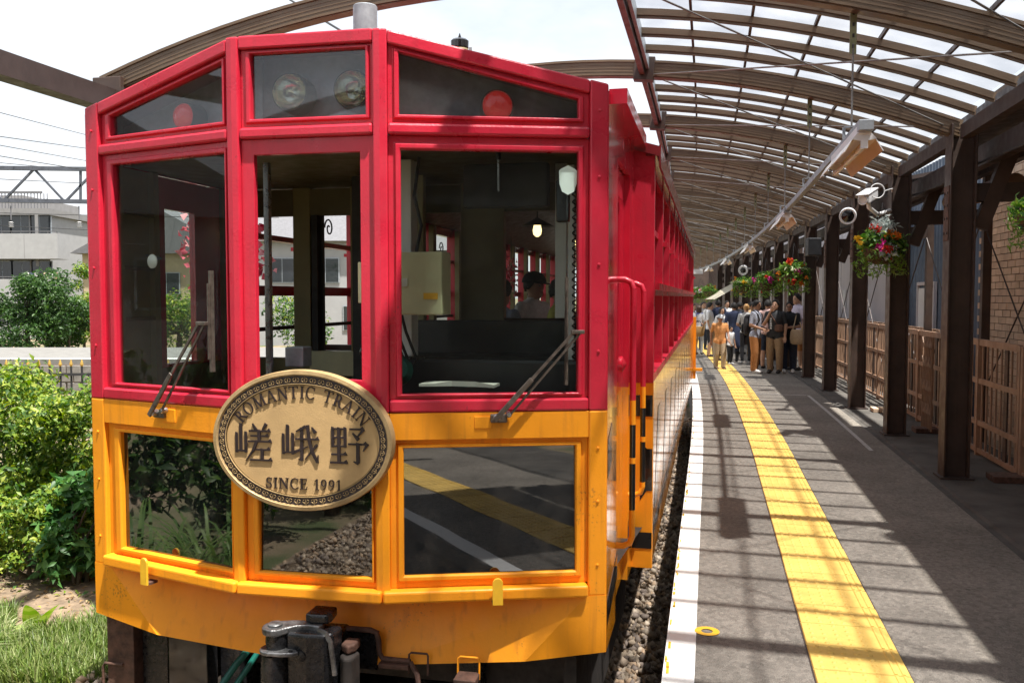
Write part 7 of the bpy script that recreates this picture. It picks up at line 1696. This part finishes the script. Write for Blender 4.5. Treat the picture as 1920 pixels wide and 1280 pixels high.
bk(1300, 549, 43, .42, 'flower basket nearest the train in the far row', ('yellow','white'), detail=.8)
# basket hooks
def arm(px, py, Y, px2, py2, Y2):
    tag(G().tube([at(px,py,Y), at((px+px2)/2, (py+py2)/2-4, (Y+Y2)/2), at(px2,py2,Y2)], .010, 6).build('basket_arm', 'wire_black'), 'thin black bracket arm holding the basket at the column, image column %d' % px, 'bracket', 'basket brackets')
# CCTV
def bullet(c, aim, label, s=1.0, arm_to=None):
    root = empty('security_camera', c); tag(root, label, 'camera', 'platform cameras'); c = Vector(c); a = Vector(aim).normalized(); sd = a.cross(Vector((0,0,1))).normalized(); u = sd.cross(a)
    G().obox(c, a*.19*s, sd*.055*s, u*.050*s).build('housing', 'lamp_white', root, bevel=.02*s, bseg=3)
    G().obox(c + u*.058*s + a*.03*s, a*.21*s, sd*.062*s, u*.006*s).build('sun_shield', 'lamp_white', root, bevel=.003)
    G().lathe([(.046*s,0),(.050*s,.03*s),(.044*s,.035*s),(.040*s,.02*s)], c + a*.19*s, 18, axis=a).build('lens_ring', 'lamp_white', root, smooth=True)
    G().lathe([(.040*s,0),(.040*s,.012*s),(.002,.016*s)], c + a*.19*s, 18, axis=a).build('lens', 'black_gloss', root, smooth=True)
    G().tube([c - u*.05*s, c - u*.11*s, c - u*.13*s + (Vector(arm_to)-c)*.4, Vector(arm_to)], .022*s, 10).build('bracket', 'lamp_white', root, smooth=True)
    return root
c = at(1628, 369, 10.6); bullet(c, (-.55,-.75,-.25), 'large white box camera on the second column', 1.15, P(PORT(2)-.1, 2.40, c.z-.12))
root_ = bpy.data.objects[-1]
g = G(); cc = at(1645, 358, 10.5); g.tube([cc + Vector((.085*math.cos(a), 0, .085*math.sin(a))) for a in [2*math.pi*i/20 for i in range(21)]], .007, 6); g.tube([cc + Vector((.085,0,0)), cc + Vector((.22,.1,.04)), P(PORT(2)-.1, 2.42, cc.z+.05)], .006, 6)
tag(g.build('camera_cable', 'lamp_white', smooth=True), 'pale cable loop beside the large white camera', 'cable')
c = at(1590, 404, 12.9)
root = empty('dome_camera', c); tag(root, 'round white hooded camera on the third column', 'camera', 'platform cameras'); ax_ = Vector((-.35,-.85,-.18)).normalized()
G().lathe([(.07,-.14),(.105,-.12),(.118,-.02),(.120,.10),(.112,.115),(.104,.10)], c, 26, axis=ax_).build('housing', 'lamp_white', root, smooth=True); G().lathe([(.101,.06),(.098,.095),(.06,.115),(.002,.122)], c, 26, axis=ax_).build('lens', 'black_gloss', root, smooth=True)
G().tube([c - ax_*.13, c - ax_*.22 + Vector((.05,0,.02)), P(PORT(3)-.1, 2.40, c.z+.05)], .03, 10).build('bracket', 'lamp_white', root, smooth=True)
c = at(1394, 506, 30)
root = empty('dome_camera', c); tag(root, 'small far white hooded camera above the awning', 'camera', 'platform cameras')
G().lathe([(.10,-.14),(.15,-.12),(.165,.10),(.155,.115),(.145,.10)], c, 22, axis=ax_).build('housing', 'lamp_white', root, smooth=True); G().lathe([(.142,.06),(.08,.115),(.002,.122)], c, 22, axis=ax_).build('lens', 'black_gloss', root, smooth=True)
G().tube([c - ax_*.1, c + Vector((.6,.6,.1))], .03, 8).build('bracket', 'lamp_white', root)
# dark loudspeaker on the fourth column
c = at(1525, 463, 15.9); tag(G().obox(c, (.12,0,0), (0,.10,0), (0,0,.16)).build('loudspeaker', 'console', bevel=.02), 'small dark loudspeaker on the fourth column', 'loudspeaker')
# maple leaf decorations inside the train
for px, py, Y, lab in ((478,478,6.6,'pink artificial maple garland seen through the open front window'), (958,520,11,'pink maple garland hanging deep inside the saloon'), (362,470,7.2,'pink maple garland in the left side opening')):
    c = at(px, py, Y); k = 90; root = empty('maple_garland', c); tag(root, lab, 'garland', 'maple garlands')
    G().tube([c + Vector((0,-.2,.5)), c + Vector((.01,0,.1)), c + Vector((0,.1,-.25))], .004, 5).build('cord', 'wire_black', root)
    p = np.array(c) + RNG.normal(0,1,(k,3))*np.array([.04,.10,.14]); leaves(p, RNG.normal(0,1,(k,3)), np.full(k,.06), pal(((0.75,0.16,0.22),(0.80,0.35,0.38),(0.60,0.08,0.12)),k), parent=root, name='maple_leaves', matn='petal', wr=.8)['kind'] = 'stuff'
